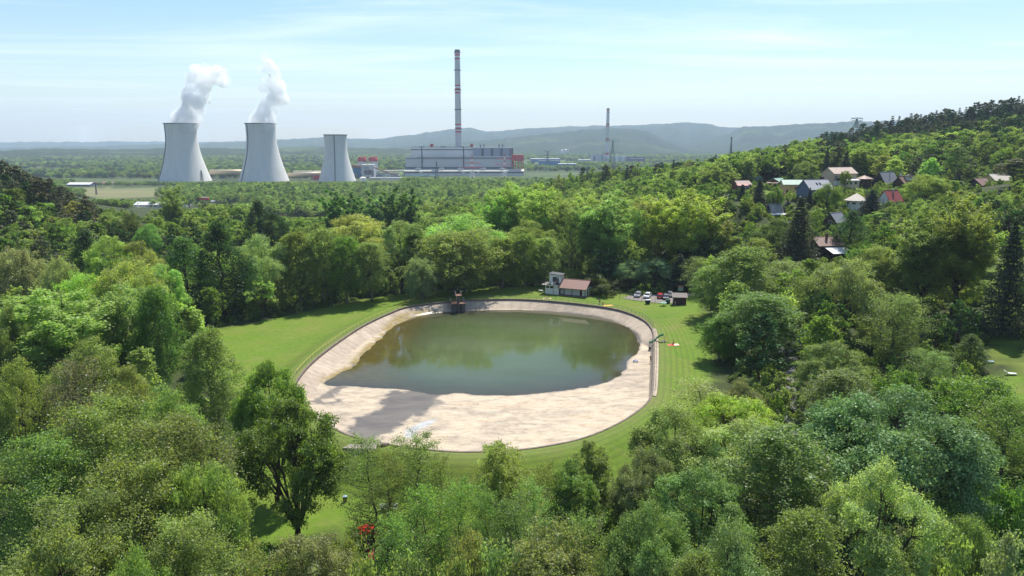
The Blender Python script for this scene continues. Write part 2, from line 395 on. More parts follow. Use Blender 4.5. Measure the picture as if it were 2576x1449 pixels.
wet = np.maximum(wet, sstep(0.3, -0.2, wsd))
mud = sstep(2.6, .4, wsd) * sstep(-22, -10, wsd) * sstep(-14, -24, bx - PC[0]) * sstep(-20, -12, by - PC[1]) * np.maximum(sstep(0.25, 0.5, vnoise(bx / 2.2, by / 2.2, 33, 4)), sstep(0, -1, wsd))
pale = sstep(.5, -.3, poly_sd(bx, by, PALE))
def concrete_mat():
    m, nt, out = nt_new('basin_concrete')
    pos = N(nt, 'ShaderNodeNewGeometry').outputs['Position']
    s1 = noise(nt, mapping(nt, pos, (0.08, 0.24, 0.3), (0, 0, R(12))), 1.0, 7, 0.68, 0.6)
    s2 = noise(nt, mapping(nt, pos, (0.55, 1.1, 0.8), (0, 0, R(-14))), 1.0, 6, 0.72)
    s3 = noise(nt, pos, 0.12, 5, 0.6, 0.8)
    c = ramp(nt, s1, [(0.32, (0.246, 0.196, 0.148)), (0.43, (0.392, 0.310, 0.220)), (0.52, (0.511, 0.424, 0.308)), (0.66, (0.456, 0.319, 0.200))])
    c = mixc(nt, 0.5, c, ramp(nt, s2, [(0.36, (0.191, 0.153, 0.116)), (0.48, (0.437, 0.368, 0.272)), (0.66, (0.519, 0.442, 0.336))]))
    blot = noise(nt, mapping(nt, pos, (0.091, 0.149, 0.080)), 1.0, 6, 0.66, 1.2)
    c = mixc(nt, ramp(nt, blot, [(0.46, (0, 0, 0)), (0.62, (0.6, 0.6, 0.6))]), c, ramp(nt, s2, [(0.35, (0.182, 0.153, 0.124)), (0.65, (0.328, 0.275, 0.216))]))
    # sloped wall: greyer, stained streaks running down, radial slab joints
    wc = ramp(nt, s2, [(0.3, (0.203, 0.160, 0.122)), (0.5, (0.387, 0.315, 0.239)), (0.72, (0.503, 0.415, 0.314))])
    wc = mixc(nt, 0.5, wc, ramp(nt, s3, [(0.35, (0.232, 0.182, 0.138)), (0.65, (0.503, 0.415, 0.314))]))
    c = mixc(nt, attr(nt, 'wall'), c, wc)
    a = attr(nt, 'turn'); jf = math_(nt, 'ABSOLUTE', math_(nt, 'SUBTRACT', math_(nt, 'FRACT', a), 0.5))
    c = mixc(nt, math_(nt, 'MULTIPLY', math_(nt, 'MULTIPLY', math_(nt, 'LESS_THAN', jf, 0.035), attr(nt, 'wall')), 0.3), c, (0.10, 0.09, 0.075))
    # cracks and slab joints of the floor
    v = N(nt, 'ShaderNodeTexVoronoi', Scale=0.16); v.feature = 'DISTANCE_TO_EDGE'
    wp = N(nt, 'ShaderNodeVectorMath', operation='ADD'); L(nt, mapping(nt, pos, (0.55, 1.5, 1)), wp.inputs[0]); nn = N(nt, 'ShaderNodeTexNoise', Scale=0.5); L(nt, pos, nn.inputs['Vector'])
    L(nt, nn.outputs['Color'], wp.inputs[1]); L(nt, wp.outputs[0], v.inputs['Vector'])
    ck = math_(nt, 'MULTIPLY', math_(nt, 'LESS_THAN', v.outputs['Distance'], 0.007), math_(nt, 'MULTIPLY', s3, 0.45))
    c = mixc(nt, ck, c, (0.13, 0.11, 0.09))
    c = mixc(nt, math_(nt, 'MULTIPLY', attr(nt, 'pale'), 0.8), c, ramp(nt, s2, [(0.35, (0.26, 0.28, 0.30)), (0.6, (0.42, 0.44, 0.45))]))
    wn = math_(nt, 'MULTIPLY', attr(nt, 'wet'), math_(nt, 'ADD', math_(nt, 'MULTIPLY', s2, 0.5), 0.85), True)
    c = mixc(nt, wn, c, ramp(nt, s1, [(0.35, (0.105, 0.088, 0.074)), (0.6, (0.165, 0.142, 0.115))]))
    c = mixc(nt, attr(nt, 'mud'), c, ramp(nt, s2, [(0.35, (0.17, 0.125, 0.04)), (0.65, (0.30, 0.225, 0.085))]))
    b = N(nt, 'ShaderNodeBsdfPrincipled'); L(nt, c, b.inputs['Base Color'])
    rg = math_(nt, 'SUBTRACT', 0.85, math_(nt, 'MULTIPLY', wn, 0.5)); L(nt, rg, b.inputs['Roughness']); b.inputs['Specular IOR Level'].default_value = 0.25
    bp = N(nt, 'ShaderNodeBump', Strength=0.5, Distance=0.1); L(nt, s2, bp.inputs['Height']); L(nt, bp.outputs[0], b.inputs['Normal'])
    L(nt, b.outputs[0], out.inputs['Surface']); return m
turn = np.repeat((np.arange(NA) / NA * 120)[None], len(ss), 0)
me = np_mesh('pool_basin', np.stack([bx, by, bz], -1).reshape(-1, 3), ring_faces(len(ss)), [concrete_mat()], True, {'wall': iswall.ravel(), 'wet': wet.ravel(), 'mud': mud.ravel(), 'pale': pale.ravel(), 'turn': turn.ravel()})
tag(obj('pool_basin', me), 'oval concrete bathing pool basin half drained', kind='structure')
# kerb: upstand of dark concrete round the basin
kp = [(-0.22, -0.55), (-0.22, 0.09), (0.16, 0.09), (0.16, -0.3)]
kx = np.stack([PC[0] + DIR[:, 0] * (RR + o) for o, _ in kp]); ky = np.stack([PC[1] + DIR[:, 1] * (RR + o) for o, _ in kp]); kz = np.stack([np.full(NA, z) + (vnoise(ANG * 9, ANG * 0, 3, 3) - .5) * .04 for _, z in kp])
me = np_mesh('pool_kerb', np.stack([kx, ky, kz], -1).reshape(-1, 3), ring_faces(4)[:, ::-1].copy(), [mat('kerb_concrete', (0.16, 0.125, 0.10), 0.9, 0.35, 0.6)])
tag(obj('pool_kerb', me), 'weathered brown kerb round the pool basin', kind='structure')

# ------------------------------------------------------------------ water
ws = np.linspace(0.02, 1.0, 120)
wx = PC[0] + DIR[None, :, 0] * RR[None] * (1 - ws[:, None]); wy = PC[1] + DIR[None, :, 1] * RR[None] * (1 - ws[:, None])
wd = poly_sd(wx, wy, WPOLY) + (vnoise(wx / 2.2, wy / 2.2, 33, 4) - 0.5) * 1.3
wfl = WZ + np.where(wd > 0, 0.028 * wd, np.maximum(-2.2, (0.055 - .038 * sstep(-12, -26, wx - PC[0])) * wd))
wdep = np.maximum(0, WZ - np.maximum(wfl, -0.38 - 0.5 * np.maximum(0, -poly_sd(wx, wy, RIM) - .15)))
def water_mat():
    m, nt, out = nt_new('pool_water')
    pos = N(nt, 'ShaderNodeNewGeometry').outputs['Position']
    dep = attr(nt, 'depth')
    b = N(nt, 'ShaderNodeBsdfDiffuse')
    cl = ramp(nt, noise(nt, mapping(nt, pos, (0.03, 0.06, 1)), 1.0, 4, 0.6), [(0.35, (0.074, 0.108, 0.033)), (0.65, (0.102, 0.132, 0.064))])
    L(nt, cl, b.inputs['Color'])
    tr = N(nt, 'ShaderNodeBsdfTransparent'); tr.inputs['Color'].default_value = (0.62, 0.62, 0.50, 1)
    op = math_(nt, 'SUBTRACT', 1.0, math_(nt, 'POWER', 2.718, math_(nt, 'MULTIPLY', dep, -1.7)))
    mx = N(nt, 'ShaderNodeMixShader'); L(nt, op, mx.inputs[0]); L(nt, tr.outputs[0], mx.inputs[1]); L(nt, b.outputs[0], mx.inputs[2])
    gl = N(nt, 'ShaderNodeBsdfGlossy', Roughness=0.025)
    r1 = noise(nt, mapping(nt, pos, (0.5, 1.4, 1)), 1.0, 4, 0.6); r2 = noise(nt, mapping(nt, pos, (2.2, 4.5, 1), (0, 0, R(15))), 1.0, 2, 0.5)
    calm = noise(nt, mapping(nt, pos, (0.03, 0.05, 1)), 1.0, 3)
    h = math_(nt, 'ADD', math_(nt, 'MULTIPLY', r1, 0.6), math_(nt, 'MULTIPLY', r2, 0.4))
    bp = N(nt, 'ShaderNodeBump', Distance=0.05); L(nt, h, bp.inputs['Height']); L(nt, math_(nt, 'MULTIPLY', calm, 0.28), bp.inputs['Strength'])
    L(nt, bp.outputs[0], gl.inputs['Normal'])
    fr = N(nt, 'ShaderNodeFresnel', IOR=1.36); L(nt, bp.outputs[0], fr.inputs['Normal'])
    m2 = N(nt, 'ShaderNodeMixShader'); L(nt, fr.outputs[0], m2.inputs[0]); L(nt, mx.outputs[0], m2.inputs[1]); L(nt, gl.outputs[0], m2.inputs[2])
    L(nt, m2.outputs[0], out.inputs['Surface']); return m
me = np_mesh('water', np.stack([wx, wy, np.full(wx.shape, WZ)], -1).reshape(-1, 3), ring_faces(len(ws)), [water_mat()], True, {'depth': wdep.ravel()})
tag(obj('water', me), 'green pool water mirroring the trees', kind='structure')

# ------------------------------------------------------------------ far hills (one relief, ridge by ridge)
RIDGES = [  # skyline in sketch units, distance, half width towards and away from the viewer
    ([(0, 357), (150, 356.5), (300, 356), (420, 356.5), (520, 357), (620, 355.5), (720, 356), (800, 360), (1000, 366), (2575, 372)], 13200, 1500, 900),
    ([(0, 372), (300, 366), (420, 362), (520, 360), (590, 356.5), (700, 351.5), (760, 349), (799, 346), (817, 343.5), (850, 346), (891, 350), (940, 349), (983, 346), (1048, 337), (1090, 331), (1125, 326.5), (1160, 322.5), (1186, 321.5), (1205, 328), (1222, 331.5), (1273, 328.5), (1340, 323), (1415, 318.5),
      (1460, 317.5), (1511, 315), (1539, 317.5), (1575, 316), (1610, 313.5), (1681, 310.5), (1729, 307), (1776, 310.5), (1816, 320), (1857, 321), (1900, 326), (2000, 330), (2575, 340)], 9800, 2300, 900),
    ([(0, 388), (800, 388), (1000, 372), (1150, 361), (1240, 352), (1310, 343), (1373, 336), (1456, 328.5), (1539, 322), (1594, 323.5), (1634, 333), (1669, 353), (1717, 367), (1800, 376), (2575, 380)], 6700, 1500, 700),
    ([(0, 392), (1500, 390), (1700, 372), (1752, 358), (1788, 347), (1835, 334), (1871, 318.5), (1918, 317.5), (1974, 313), (2040, 311), (2096, 309), (2160, 306), (2250, 304), (2400, 302), (2600, 300)], 7600, 1700, 800),
    ([(0, 378), (150, 374), (300, 377), (430, 371), (600, 374), (760, 370), (900, 372), (1100, 377), (1400, 385), (2575, 390)], 4900, 900, 500)]
az = np.linspace(-0.80, 0.80, 1300); rad = np.concatenate([np.linspace(3300, 10400, 170), np.linspace(10500, 15000, 40)])
AZ, RD = np.meshgrid(az, rad)
hx, hy = RD * np.sin(AZ), RD * np.cos(AZ)
hz = np.full(AZ.shape, -60.0)
for k, (sk, dist, wf, wb) in enumerate(RIDGES):
    sk = np.array(sk); cx = np.array([P(x, y, 1000.0) for x, y in sk]); sa = np.arctan2(cx[:, 0], cx[:, 1]); st = (cx[:, 2] - CAM[2]) / np.hypot(cx[:, 0], cx[:, 1])
    top = CAM[2] + dist * np.interp(az, sa, st); top = top + (vnoise(az * 130 + k * 9, az * 0 + k, 60 + k, 4) - 0.5) * dist * 0.0022
    rr = dist + (vnoise(hx / 1100, hy / 1100, 70 + k, 3) - 0.5) * 1300
    d = RD - dist; fold = 1 - 0.42 * np.abs(vnoise(AZ * 26 + k * 3, RD / 2600, 80 + k, 4) - 0.5) * 2 * sstep(0, 0.5, np.abs(d) / (wf + 1.0))
    prof = np.where(d < 0, np.exp(-(d / wf) ** 2), np.exp(-(d / wb) ** 2))
    hz = np.maximum(hz, -45 + (top[None] + 45) * prof * np.where(np.abs(d) < 60, 1, fold))
hz = hz + (vnoise(hx / 160, hy / 160, 91, 4) - .5) * 16 * sstep(3600, 5200, RD)
hz = hz - 30 * sstep(4200, 3300, RD)
def hill_mat():
    m, nt, out = nt_new('wooded_hills')
    pos = N(nt, 'ShaderNodeNewGeometry').outputs['Position']
    big = noise(nt, mapping(nt, pos, (0.0011, 0.0022, 0.004)), 1.0, 7, 0.62, 0.5); fin = noise(nt, mapping(nt, pos, (0.012, 0.014, 0.02)), 1.0, 6, 0.75)
    c = ramp(nt, big, [(0.40, (0.022, 0.036, 0.015)), (0.52, (0.036, 0.056, 0.020)), (0.585, (0.055, 0.075, 0.026)), (0.61, (0.13, 0.17, 0.055)), (0.70, (0.10, 0.12, 0.045))])
    c = mixc(nt, 0.5, c, ramp(nt, fin, [(0.36, (0.012, 0.024, 0.010)), (0.64, (0.075, 0.10, 0.035))]))
    b = N(nt, 'ShaderNodeBsdfDiffuse'); L(nt, c, b.inputs['Color'])
    bp = N(nt, 'ShaderNodeBump', Strength=1.0, Distance=25.0); L(nt, fin, bp.inputs['Height']); L(nt, bp.outputs[0], b.inputs['Normal'])
    L(nt, b.outputs[0], out.inputs['Surface']); return m
ii = np.arange(len(rad) - 1)[:, None]; kk = np.arange(len(az) - 1)[None]; na_ = len(az)
hf = np.stack([ii * na_ + kk, ii * na_ + kk + 1, (ii + 1) * na_ + kk + 1, (ii + 1) * na_ + kk], -1).reshape(-1, 4)
me = np_mesh('hills', np.stack([hx, hy, hz], -1).reshape(-1, 3), hf[:, ::-1].copy(), [hill_mat()], True)
tag(obj('hills', me), 'low wooded mountain ridges on the horizon fading to blue', kind='structure')

# ------------------------------------------------------------------ sky, sun, air, camera
SUN_EL, SUN_AZ = R(59), R(24)                       # azimuth from +Y towards +X
world = bpy.data.worlds.new('World'); scene.world = world; world.use_nodes = True
nt = world.node_tree
for n in list(nt.nodes): nt.nodes.remove(n)
wo = nt.nodes.new('ShaderNodeOutputWorld'); bg = N(nt, 'ShaderNodeBackground', Strength=0.105)
sky = N(nt, 'ShaderNodeTexSky'); sky.sky_type = 'NISHITA'; sky.sun_disc = False; sky.sun_elevation = SUN_EL; sky.sun_rotation = SUN_AZ
sky.altitude = 350; sky.air_density = 1.15; sky.dust_density = 0.6; sky.ozone_density = 1.0
tc = N(nt, 'ShaderNodeTexCoord').outputs['Generated']
sx = N(nt, 'ShaderNodeSeparateXYZ'); L(nt, tc, sx.inputs[0])
# thin high cirrus projected on a plane overhead
zc = math_(nt, 'MAXIMUM', sx.outputs['Z'], 0.02)
cb = N(nt, 'ShaderNodeCombineXYZ'); L(nt, math_(nt, 'DIVIDE', sx.outputs['X'], zc), cb.inputs[0]); L(nt, math_(nt, 'DIVIDE', sx.outputs['Y'], zc), cb.inputs[1])
ci = noise(nt, mapping(nt, cb.outputs[0], (0.16, 0.42, 1), (0, 0, R(20))), 1.0, 7, 0.62, 0.9)
ca = ramp(nt, ci, [(0.46, (0, 0, 0)), (0.78, (0.62, 0.62, 0.62))])
hs = N(nt, 'ShaderNodeHueSaturation', Hue=0.502, Saturation=1.30, Value=0.97); L(nt, sky.outputs['Color'], hs.inputs['Color'])
skc = mixc(nt, ca, hs.outputs[0], (8.6, 9.0, 9.2))
L(nt, skc, bg.inputs['Color']); L(nt, bg.outputs[0], wo.inputs['Surface'])
sd = bpy.data.lights.new('sun', 'SUN'); sd.energy = 5.0; sd.angle = R(0.53); sd.color = (1.0, 0.955, 0.88)
so = link(bpy.data.objects.new('sun', sd)); so.location = (200, 200, 500)
sdir = Vector((math.sin(SUN_AZ) * math.cos(SUN_EL), math.cos(SUN_AZ) * math.cos(SUN_EL), math.sin(SUN_EL)))
so.rotation_euler = sdir.to_track_quat('Z', 'Y').to_euler()
HAZE_TOP = 640.0
b = MB(); b.bb(-15800, 15800, -15800, 16000, -95, HAZE_TOP)
m, nt, out = nt_new('air'); pv = N(nt, 'ShaderNodeVolumePrincipled')
pv.inputs['Color'].default_value = (0.66, 0.80, 1.0, 1); pv.inputs['Density'].default_value = 0.000085; pv.inputs['Anisotropy'].default_value = 0.0
L(nt, pv.outputs[0], out.inputs['Volume'])
tag(b.build('haze', m), 'thin summer haze over the valley', kind='stuff')
cam = bpy.data.cameras.new('camera'); cam.sensor_width = 36; cam.lens = FPX / 1024 * 36; cam.clip_start = 0.5; cam.clip_end = 40000
co = link(bpy.data.objects.new('camera', cam)); co.location = CAM; co.rotation_euler = (R(90) - PITCH, 0, 0); scene.camera = co
scene.view_settings.view_transform = 'Standard'; scene.view_settings.look = 'None'; scene.view_settings.gamma = 1.0; scene.view_settings.use_curve_mapping = False
scene.view_settings.exposure = 0.62
scene.render.engine = 'CYCLES'; cy = scene.cycles
cy.max_bounces = 12; cy.diffuse_bounces = 6; cy.glossy_bounces = 3; cy.transmission_bounces = 6; cy.transparent_max_bounces = 8; cy.volume_bounces = 10; cy.volume_step_rate = 0.6
cy.use_denoising = True; cy.denoising_input_passes = 'RGB_ALBEDO_NORMAL'; cy.denoising_prefilter = 'ACCURATE'; cy.caustics_reflective = False; cy.caustics_refractive = False
cy.use_adaptive_sampling = False
# ------------------------------------------------------------------ foliage and bark
def leaf_mat(name, trans=0.60, gloss=0.016, fixed=None):
    m, nt, out = nt_new(name)
    oi = N(nt, 'ShaderNodeObjectInfo'); t = attr(nt, 'tint')
    hsv = N(nt, 'ShaderNodeHueSaturation')
    L(nt, math_(nt, 'ADD', 0.489, math_(nt, 'MULTIPLY', math_(nt, 'ADD', math_(nt, 'MULTIPLY', t, 0.6), math_(nt, 'MULTIPLY', oi.outputs['Random'], 0.4)), 0.034)), hsv.inputs['Hue'])
    L(nt, math_(nt, 'ADD', 0.58, math_(nt, 'ADD', math_(nt, 'MULTIPLY', t, 0.70), math_(nt, 'MULTIPLY', oi.outputs['Random'], 0.22))), hsv.inputs['Value'])
    if fixed: hsv.inputs['Color'].default_value = c4(fixed)
    else: L(nt, oi.outputs['Color'], hsv.inputs['Color'])
    d = N(nt, 'ShaderNodeBsdfDiffuse'); L(nt, hsv.outputs[0], d.inputs['Color'])
    tl = N(nt, 'ShaderNodeBsdfTranslucent'); L(nt, mixc(nt, 1.0, hsv.outputs[0], (1.20, 1.24, 0.55), 'MULTIPLY'), tl.inputs['Color'])
    mx = N(nt, 'ShaderNodeMixShader'); mx.inputs[0].default_value = trans; L(nt, d.outputs[0], mx.inputs[1]); L(nt, tl.outputs[0], mx.inputs[2])
    g = N(nt, 'ShaderNodeBsdfGlossy', Roughness=0.42); g.inputs['Color'].default_value = (1, 1, 1, 1)
    m2 = N(nt, 'ShaderNodeMixShader'); m2.inputs[0].default_value = gloss; L(nt, mx.outputs[0], m2.inputs[1]); L(nt, g.outputs[0], m2.inputs[2])
    L(nt, m2.outputs[0], out.inputs['Surface']); return m
LEAF = leaf_mat('leaves'); GLOSSY = leaf_mat('matt_leaves', 0.34, 0.012); NEEDLE = leaf_mat('needles', 0.18, 0.015)
BARK = mat('bark', (0.075, 0.058, 0.043), 0.9, 0.4, 3.0, spec=0.1, streak=(9, 9, 1))
PALEBARK = mat('pale_bark', (0.20, 0.175, 0.145), 0.85, 0.4, 2.0, spec=0.1, streak=(2, 2, 7))
SPRUCEBARK = mat('conifer_bark', (0.085, 0.055, 0.040), 0.9, 0.4, 3.0, spec=0.1, streak=(9, 9, 1))

def unit(v): return v / (np.linalg.norm(v, axis=-1, keepdims=True) + 1e-9)
class Crown:
    def __init__(s, seed): s.p = []; s.n = []; s.sz = []; s.t = []; s.r = np.random.default_rng(seed)
    def leaves(s, pos, nrm, size, tint, align=0.55):
        k = len(pos); r = s.r
        n = unit(align * nrm + (1 - align) * unit(r.normal(size=(k, 3))) * 1.2 + np.array([0, 0, 0.22]))
        s.p.append(pos); s.n.append(n); s.sz.append(size * r.uniform(0.65, 1.35, k)); s.t.append(np.clip(tint + r.normal(0, 0.13, k), 0, 1))
    def clump(s, c, rad, n, size, sub=9, up=0.55, flat=0.75, tint=0.5, jit=0.21):
        """a spray: sub clusters over the upper/outer side of a ball"""
        r = s.r; d = unit(r.normal(size=(sub, 3)) + np.array([0, 0, up])); sc = np.asarray(c) + d * rad * r.uniform(0.45, 1.0, (sub, 1)) * np.array([1, 1, flat])
        st = np.clip(tint + r.normal(0, 0.16, sub), 0, 1); w = r.integers(0, sub, n)
        off = r.normal(size=(n, 3)) * rad * jit * np.array([1, 1, 0.7])
        s.leaves(sc[w] + off, unit(d[w] * 0.8 + off / rad), size, st[w])
    def strand(s, top, length, n, size, drift, tint, jit=0.12):
        r = s.r; f = r.uniform(0, 1, n); p = np.asarray(top) + np.c_[drift[0] * f ** 1.5, drift[1] * f ** 1.5, -length * f] + r.normal(0, jit, (n, 3))
        s.leaves(p, unit(np.c_[np.full(n, drift[0]), np.full(n, drift[1]), np.full(n, 0.3)]), size, np.full(n, tint), 0.25)
    def spray(s, a, b, n, size, jit, tint, bias=0.6):
        """leaves scattered along a twig from a to b"""
        r = s.r; f = r.uniform(0, 1, n) ** bias; a = np.asarray(a); b = np.asarray(b)
        p = a + (b - a) * f[:, None] + r.normal(0, 1, (n, 3)) * jit * (0.4 + 0.6 * f[:, None]); s.leaves(p, np.tile(unit(b - a) * 0.4 + np.array([0, 0, .6]), (n, 1)), size, np.full(n, tint), 0.35)
    def mesh(s, name, material, aspect=0.62):
        p = np.concatenate(s.p); n = np.concatenate(s.n); sz = np.concatenate(s.sz); t = np.concatenate(s.t); k = len(p)
        a = unit(np.cross(n, unit(s.r.normal(size=(k, 3))))); b = np.cross(n, a)
        a = a * sz[:, None] * 0.5; b = b * sz[:, None] * 0.5 * aspect
        V = np.stack([p - a, p + b, p + a, p - b], 1).reshape(-1, 3)
        F = np.arange(4 * k).reshape(k, 4)
        return np_mesh(name, V, F, [material], False, {'tint': np.repeat(t, 4)})

class Wood:
    def __init__(s, seed): s.b = MB(); s.r = random.Random(seed)
    def limb(s, a, c, r0, r1, sag=0.0, n=5, seg=5):
        a = Vector(a); c = Vector(c); pts = []; rs = []
        for i in range(seg + 1):
            f = i / seg; p = a.lerp(c, f); w = math.sin(f * math.pi) * (c - a).length * 0.05
            p += Vector((s.r.uniform(-w, w), s.r.uniform(-w, w), s.r.uniform(-w, w) + sag * math.sin(f * math.pi) * (c - a).length)); pts.append(p); rs.append(r0 + (r1 - r0) * f)
        pts[0] = a; pts[-1] = c
        s.b.tube(pts, rs, n, 0, True)
        return pts
    def mesh(s, name, material): return s.b.mesh(name, [material], True)

def finish(name, W, C, bark, leaf, aspect=0.62):
    p = np.concatenate(C.p); C.size = (float(np.percentile(p[:, 2], 99.7)), 2 * float(np.percentile(np.hypot(p[:, 0], p[:, 1]), 90)))
    return (W.mesh(name + '_trunk', bark), C.mesh(name + '_crown', leaf, aspect)) + C.size
# every maker returns (trunk mesh, crown mesh, height, width)
def broad(seed, H=18, Wd=15, lobes=10, per=15, n=270, size=0.26, leaf=None, low=0.16, sub=9):
    r = np.random.default_rng(seed); W = Wood(seed); C = Crown(seed)
    cz, ax, az_ = H * (0.5 + low / 2 + .02), Wd / 2, H * (1 - low) / 2
    fork = Vector((r.normal() * .3, r.normal() * .3, H * (low + 0.12)))
    W.limb((0, 0, -0.6), fork, 0.030 * H, 0.021 * H, 0, 8)
    ldirs = [(0, 0, 1.0)]
    for i in range(lobes - 1):
        th = 2 * math.pi * (i * 0.382 + r.uniform(-.06, .06)) * 2; z = -0.42 + 1.15 * (i + .5) / (lobes - 1) + r.uniform(-.1, .1); q = math.sqrt(max(0.05, 1 - min(1, z * z))); ldirs.append((q * math.cos(th), q * math.sin(th), z))
    for d in ldirs:
        d = np.array(d); lr = r.uniform(0.36, 0.50); lc = np.array([0, 0, cz]) + d * np.array([ax, ax, az_]) * (1 - lr * 0.92) * r.uniform(.9, 1.05)
        mid = W.limb(fork, lc, 0.011 * H, 0.005 * H, 0.04, 6)
        lt = r.uniform(.32, .68)
        for k in range(per):
            e = unit(r.normal(size=3) + d * 1.1 + np.array([0, 0, .25])); rad = np.array([ax, ax, az_]) * lr
            c = lc + e * rad * r.uniform(.55, 1.0)
            if k < 5: W.limb(lc, c, 0.0042 * H, 0.0012 * H, 0, 4, 3)
            C.clump(c, 0.46 * lr * ax, n, size, sub, 0.5, 0.6, float(np.clip(lt + r.normal(0, .1), 0, 1)))
    return finish('broad', W, C, BARK, leaf or LEAF)
def dense(seed, H=20, Wd=10, n=70, cl=230, size=0.30):
    """dark, dense, egg or cone shaped crown clothed to the ground"""
    r = np.random.default_rng(seed); W = Wood(seed); C = Crown(seed)
    W.limb((0, 0, -.5), (0, 0, H * .8), 0.022 * H, .03, 0, 7)
    for i in range(cl):
        f = (i + r.uniform()) / cl; z = H * (0.05 + 0.93 * f); prof = (math.sin(math.pi * min(1, 0.22 + 0.80 * f)) ** 0.75) * (1 - 0.25 * f); th = r.uniform(0, 2 * math.pi)
        rr = Wd / 2 * prof * r.uniform(.62, 1.03) * (1 + 0.13 * math.sin(3 * th + seed + 5 * f))
        C.clump((rr * math.cos(th), rr * math.sin(th), z), Wd * .105, n, size, 7, .35, 1.0, float(np.clip(.5 + r.normal(0, .16), 0, 1)), .32)
        if i % 9 == 0: W.limb((0, 0, z * .8), (rr * math.cos(th), rr * math.sin(th), z), .007 * H, .02, 0, 4, 3)
    return finish('dense', W, C, BARK, LEAF)
def birch(seed, H=18, Wd=9, tips=260, n=110, size=0.19, hang=3.0, stems=1, base=.12):
    r = np.random.default_rng(seed); W = Wood(seed); C = Crown(seed)
    for sI in range(stems):
        ox, oy = (0, 0) if stems == 1 else (r.normal() * Wd * .10, r.normal() * Wd * .10); hx_ = H * (1 if sI == 0 else r.uniform(.78, .95))
        tr = W.limb((ox * .3, oy * .3, -.5), (ox, oy, hx_ * .93), .0125 * H, .02, 0, 7, 9)
        for i in range(tips // stems):
            f = (i + r.uniform()) / (tips // stems); z0 = hx_ * (base + .10 + .80 * f); th = 2.4 * i + r.normal() * .5
            reach = Wd / 2 * (math.sin(math.pi * min(1, .15 + .80 * f)) ** .7) * r.uniform(.35, 1.0) * (1 - .28 * f) / (1 if stems == 1 else 1.25)
            rise = (.5 + .7 * r.uniform()) * reach * .8
            tip = np.array([ox * f + reach * math.cos(th), oy * f + reach * math.sin(th), min(z0 + rise * .7, hx_)])
            if i % 3 == 0: W.limb((ox * f, oy * f, z0 - .3), tip, .0032 * H * (1.2 - f), .008, .10, 4, 4)
            ln = hang * r.uniform(.35, 1.2) * (1 - .45 * f); tn = float(np.clip(.5 + r.normal(0, .17), 0, 1))
            for k in range(3):
                dr = np.array([math.cos(th), math.sin(th)]) * r.uniform(.0, .9) + r.normal(0, .35, 2)
                C.strand(tip + r.normal(0, .28, 3) - np.array([math.cos(th), math.sin(th), 0]) * r.uniform(0, .45) * reach, ln * r.uniform(.5, 1.1), n // 3, size, dr, tn, .17)
    return finish('birch', W, C, PALEBARK, LEAF, .7)
def alder(seed, H=17, Wd=8, br=58, n=185, size=0.17, base=.16, bark=None):
    """thin open crown: dark trunk and ascending limbs stay visible"""
    r = np.random.default_rng(seed); W = Wood(seed); C = Crown(seed)
    lean = r.normal(0, .25, 2); W.limb((0, 0, -.5), (lean[0], lean[1], H * .96), .0135 * H, .02, 0, 7, 10)
    for i in range(br):
        f = (i + r.uniform(.2, .8)) / br; z = H * (base + (0.98 - base) * f); th = 2.4 * i + r.normal() * .5
        reach = Wd / 2 * math.sin(math.pi * (.20 + .72 * f)) ** .65 * r.uniform(.6, 1.1) + .3
        e = np.array([reach * math.cos(th) + lean[0] * f, reach * math.sin(th) + lean[1] * f, min(H * 1.0, z + reach * r.uniform(.25, .75))])
        a = np.array([lean[0] * f, lean[1] * f, z]); pts = W.limb(a, e, .0042 * H * (1.15 - f), .010, -.05, 4, 5); tn = float(np.clip(.5 + r.normal(0, .18), 0, 1))
        for k in range(4):
            q = np.array(pts[1 + k % 4]); s2 = q + unit(np.r_[r.normal(0, 1, 2), r.uniform(.0, .7)]) * reach * r.uniform(.22, .5)
            W.limb(q, s2, .014, .006, 0, 3, 2)
            C.spray(q, s2, n // 5, size, .20 + .06 * reach, tn)
        C.spray(pts[2], e, n // 5, size, .22 + .05 * reach, tn)
    return finish('alder', W, C, bark or BARK, LEAF, .75)
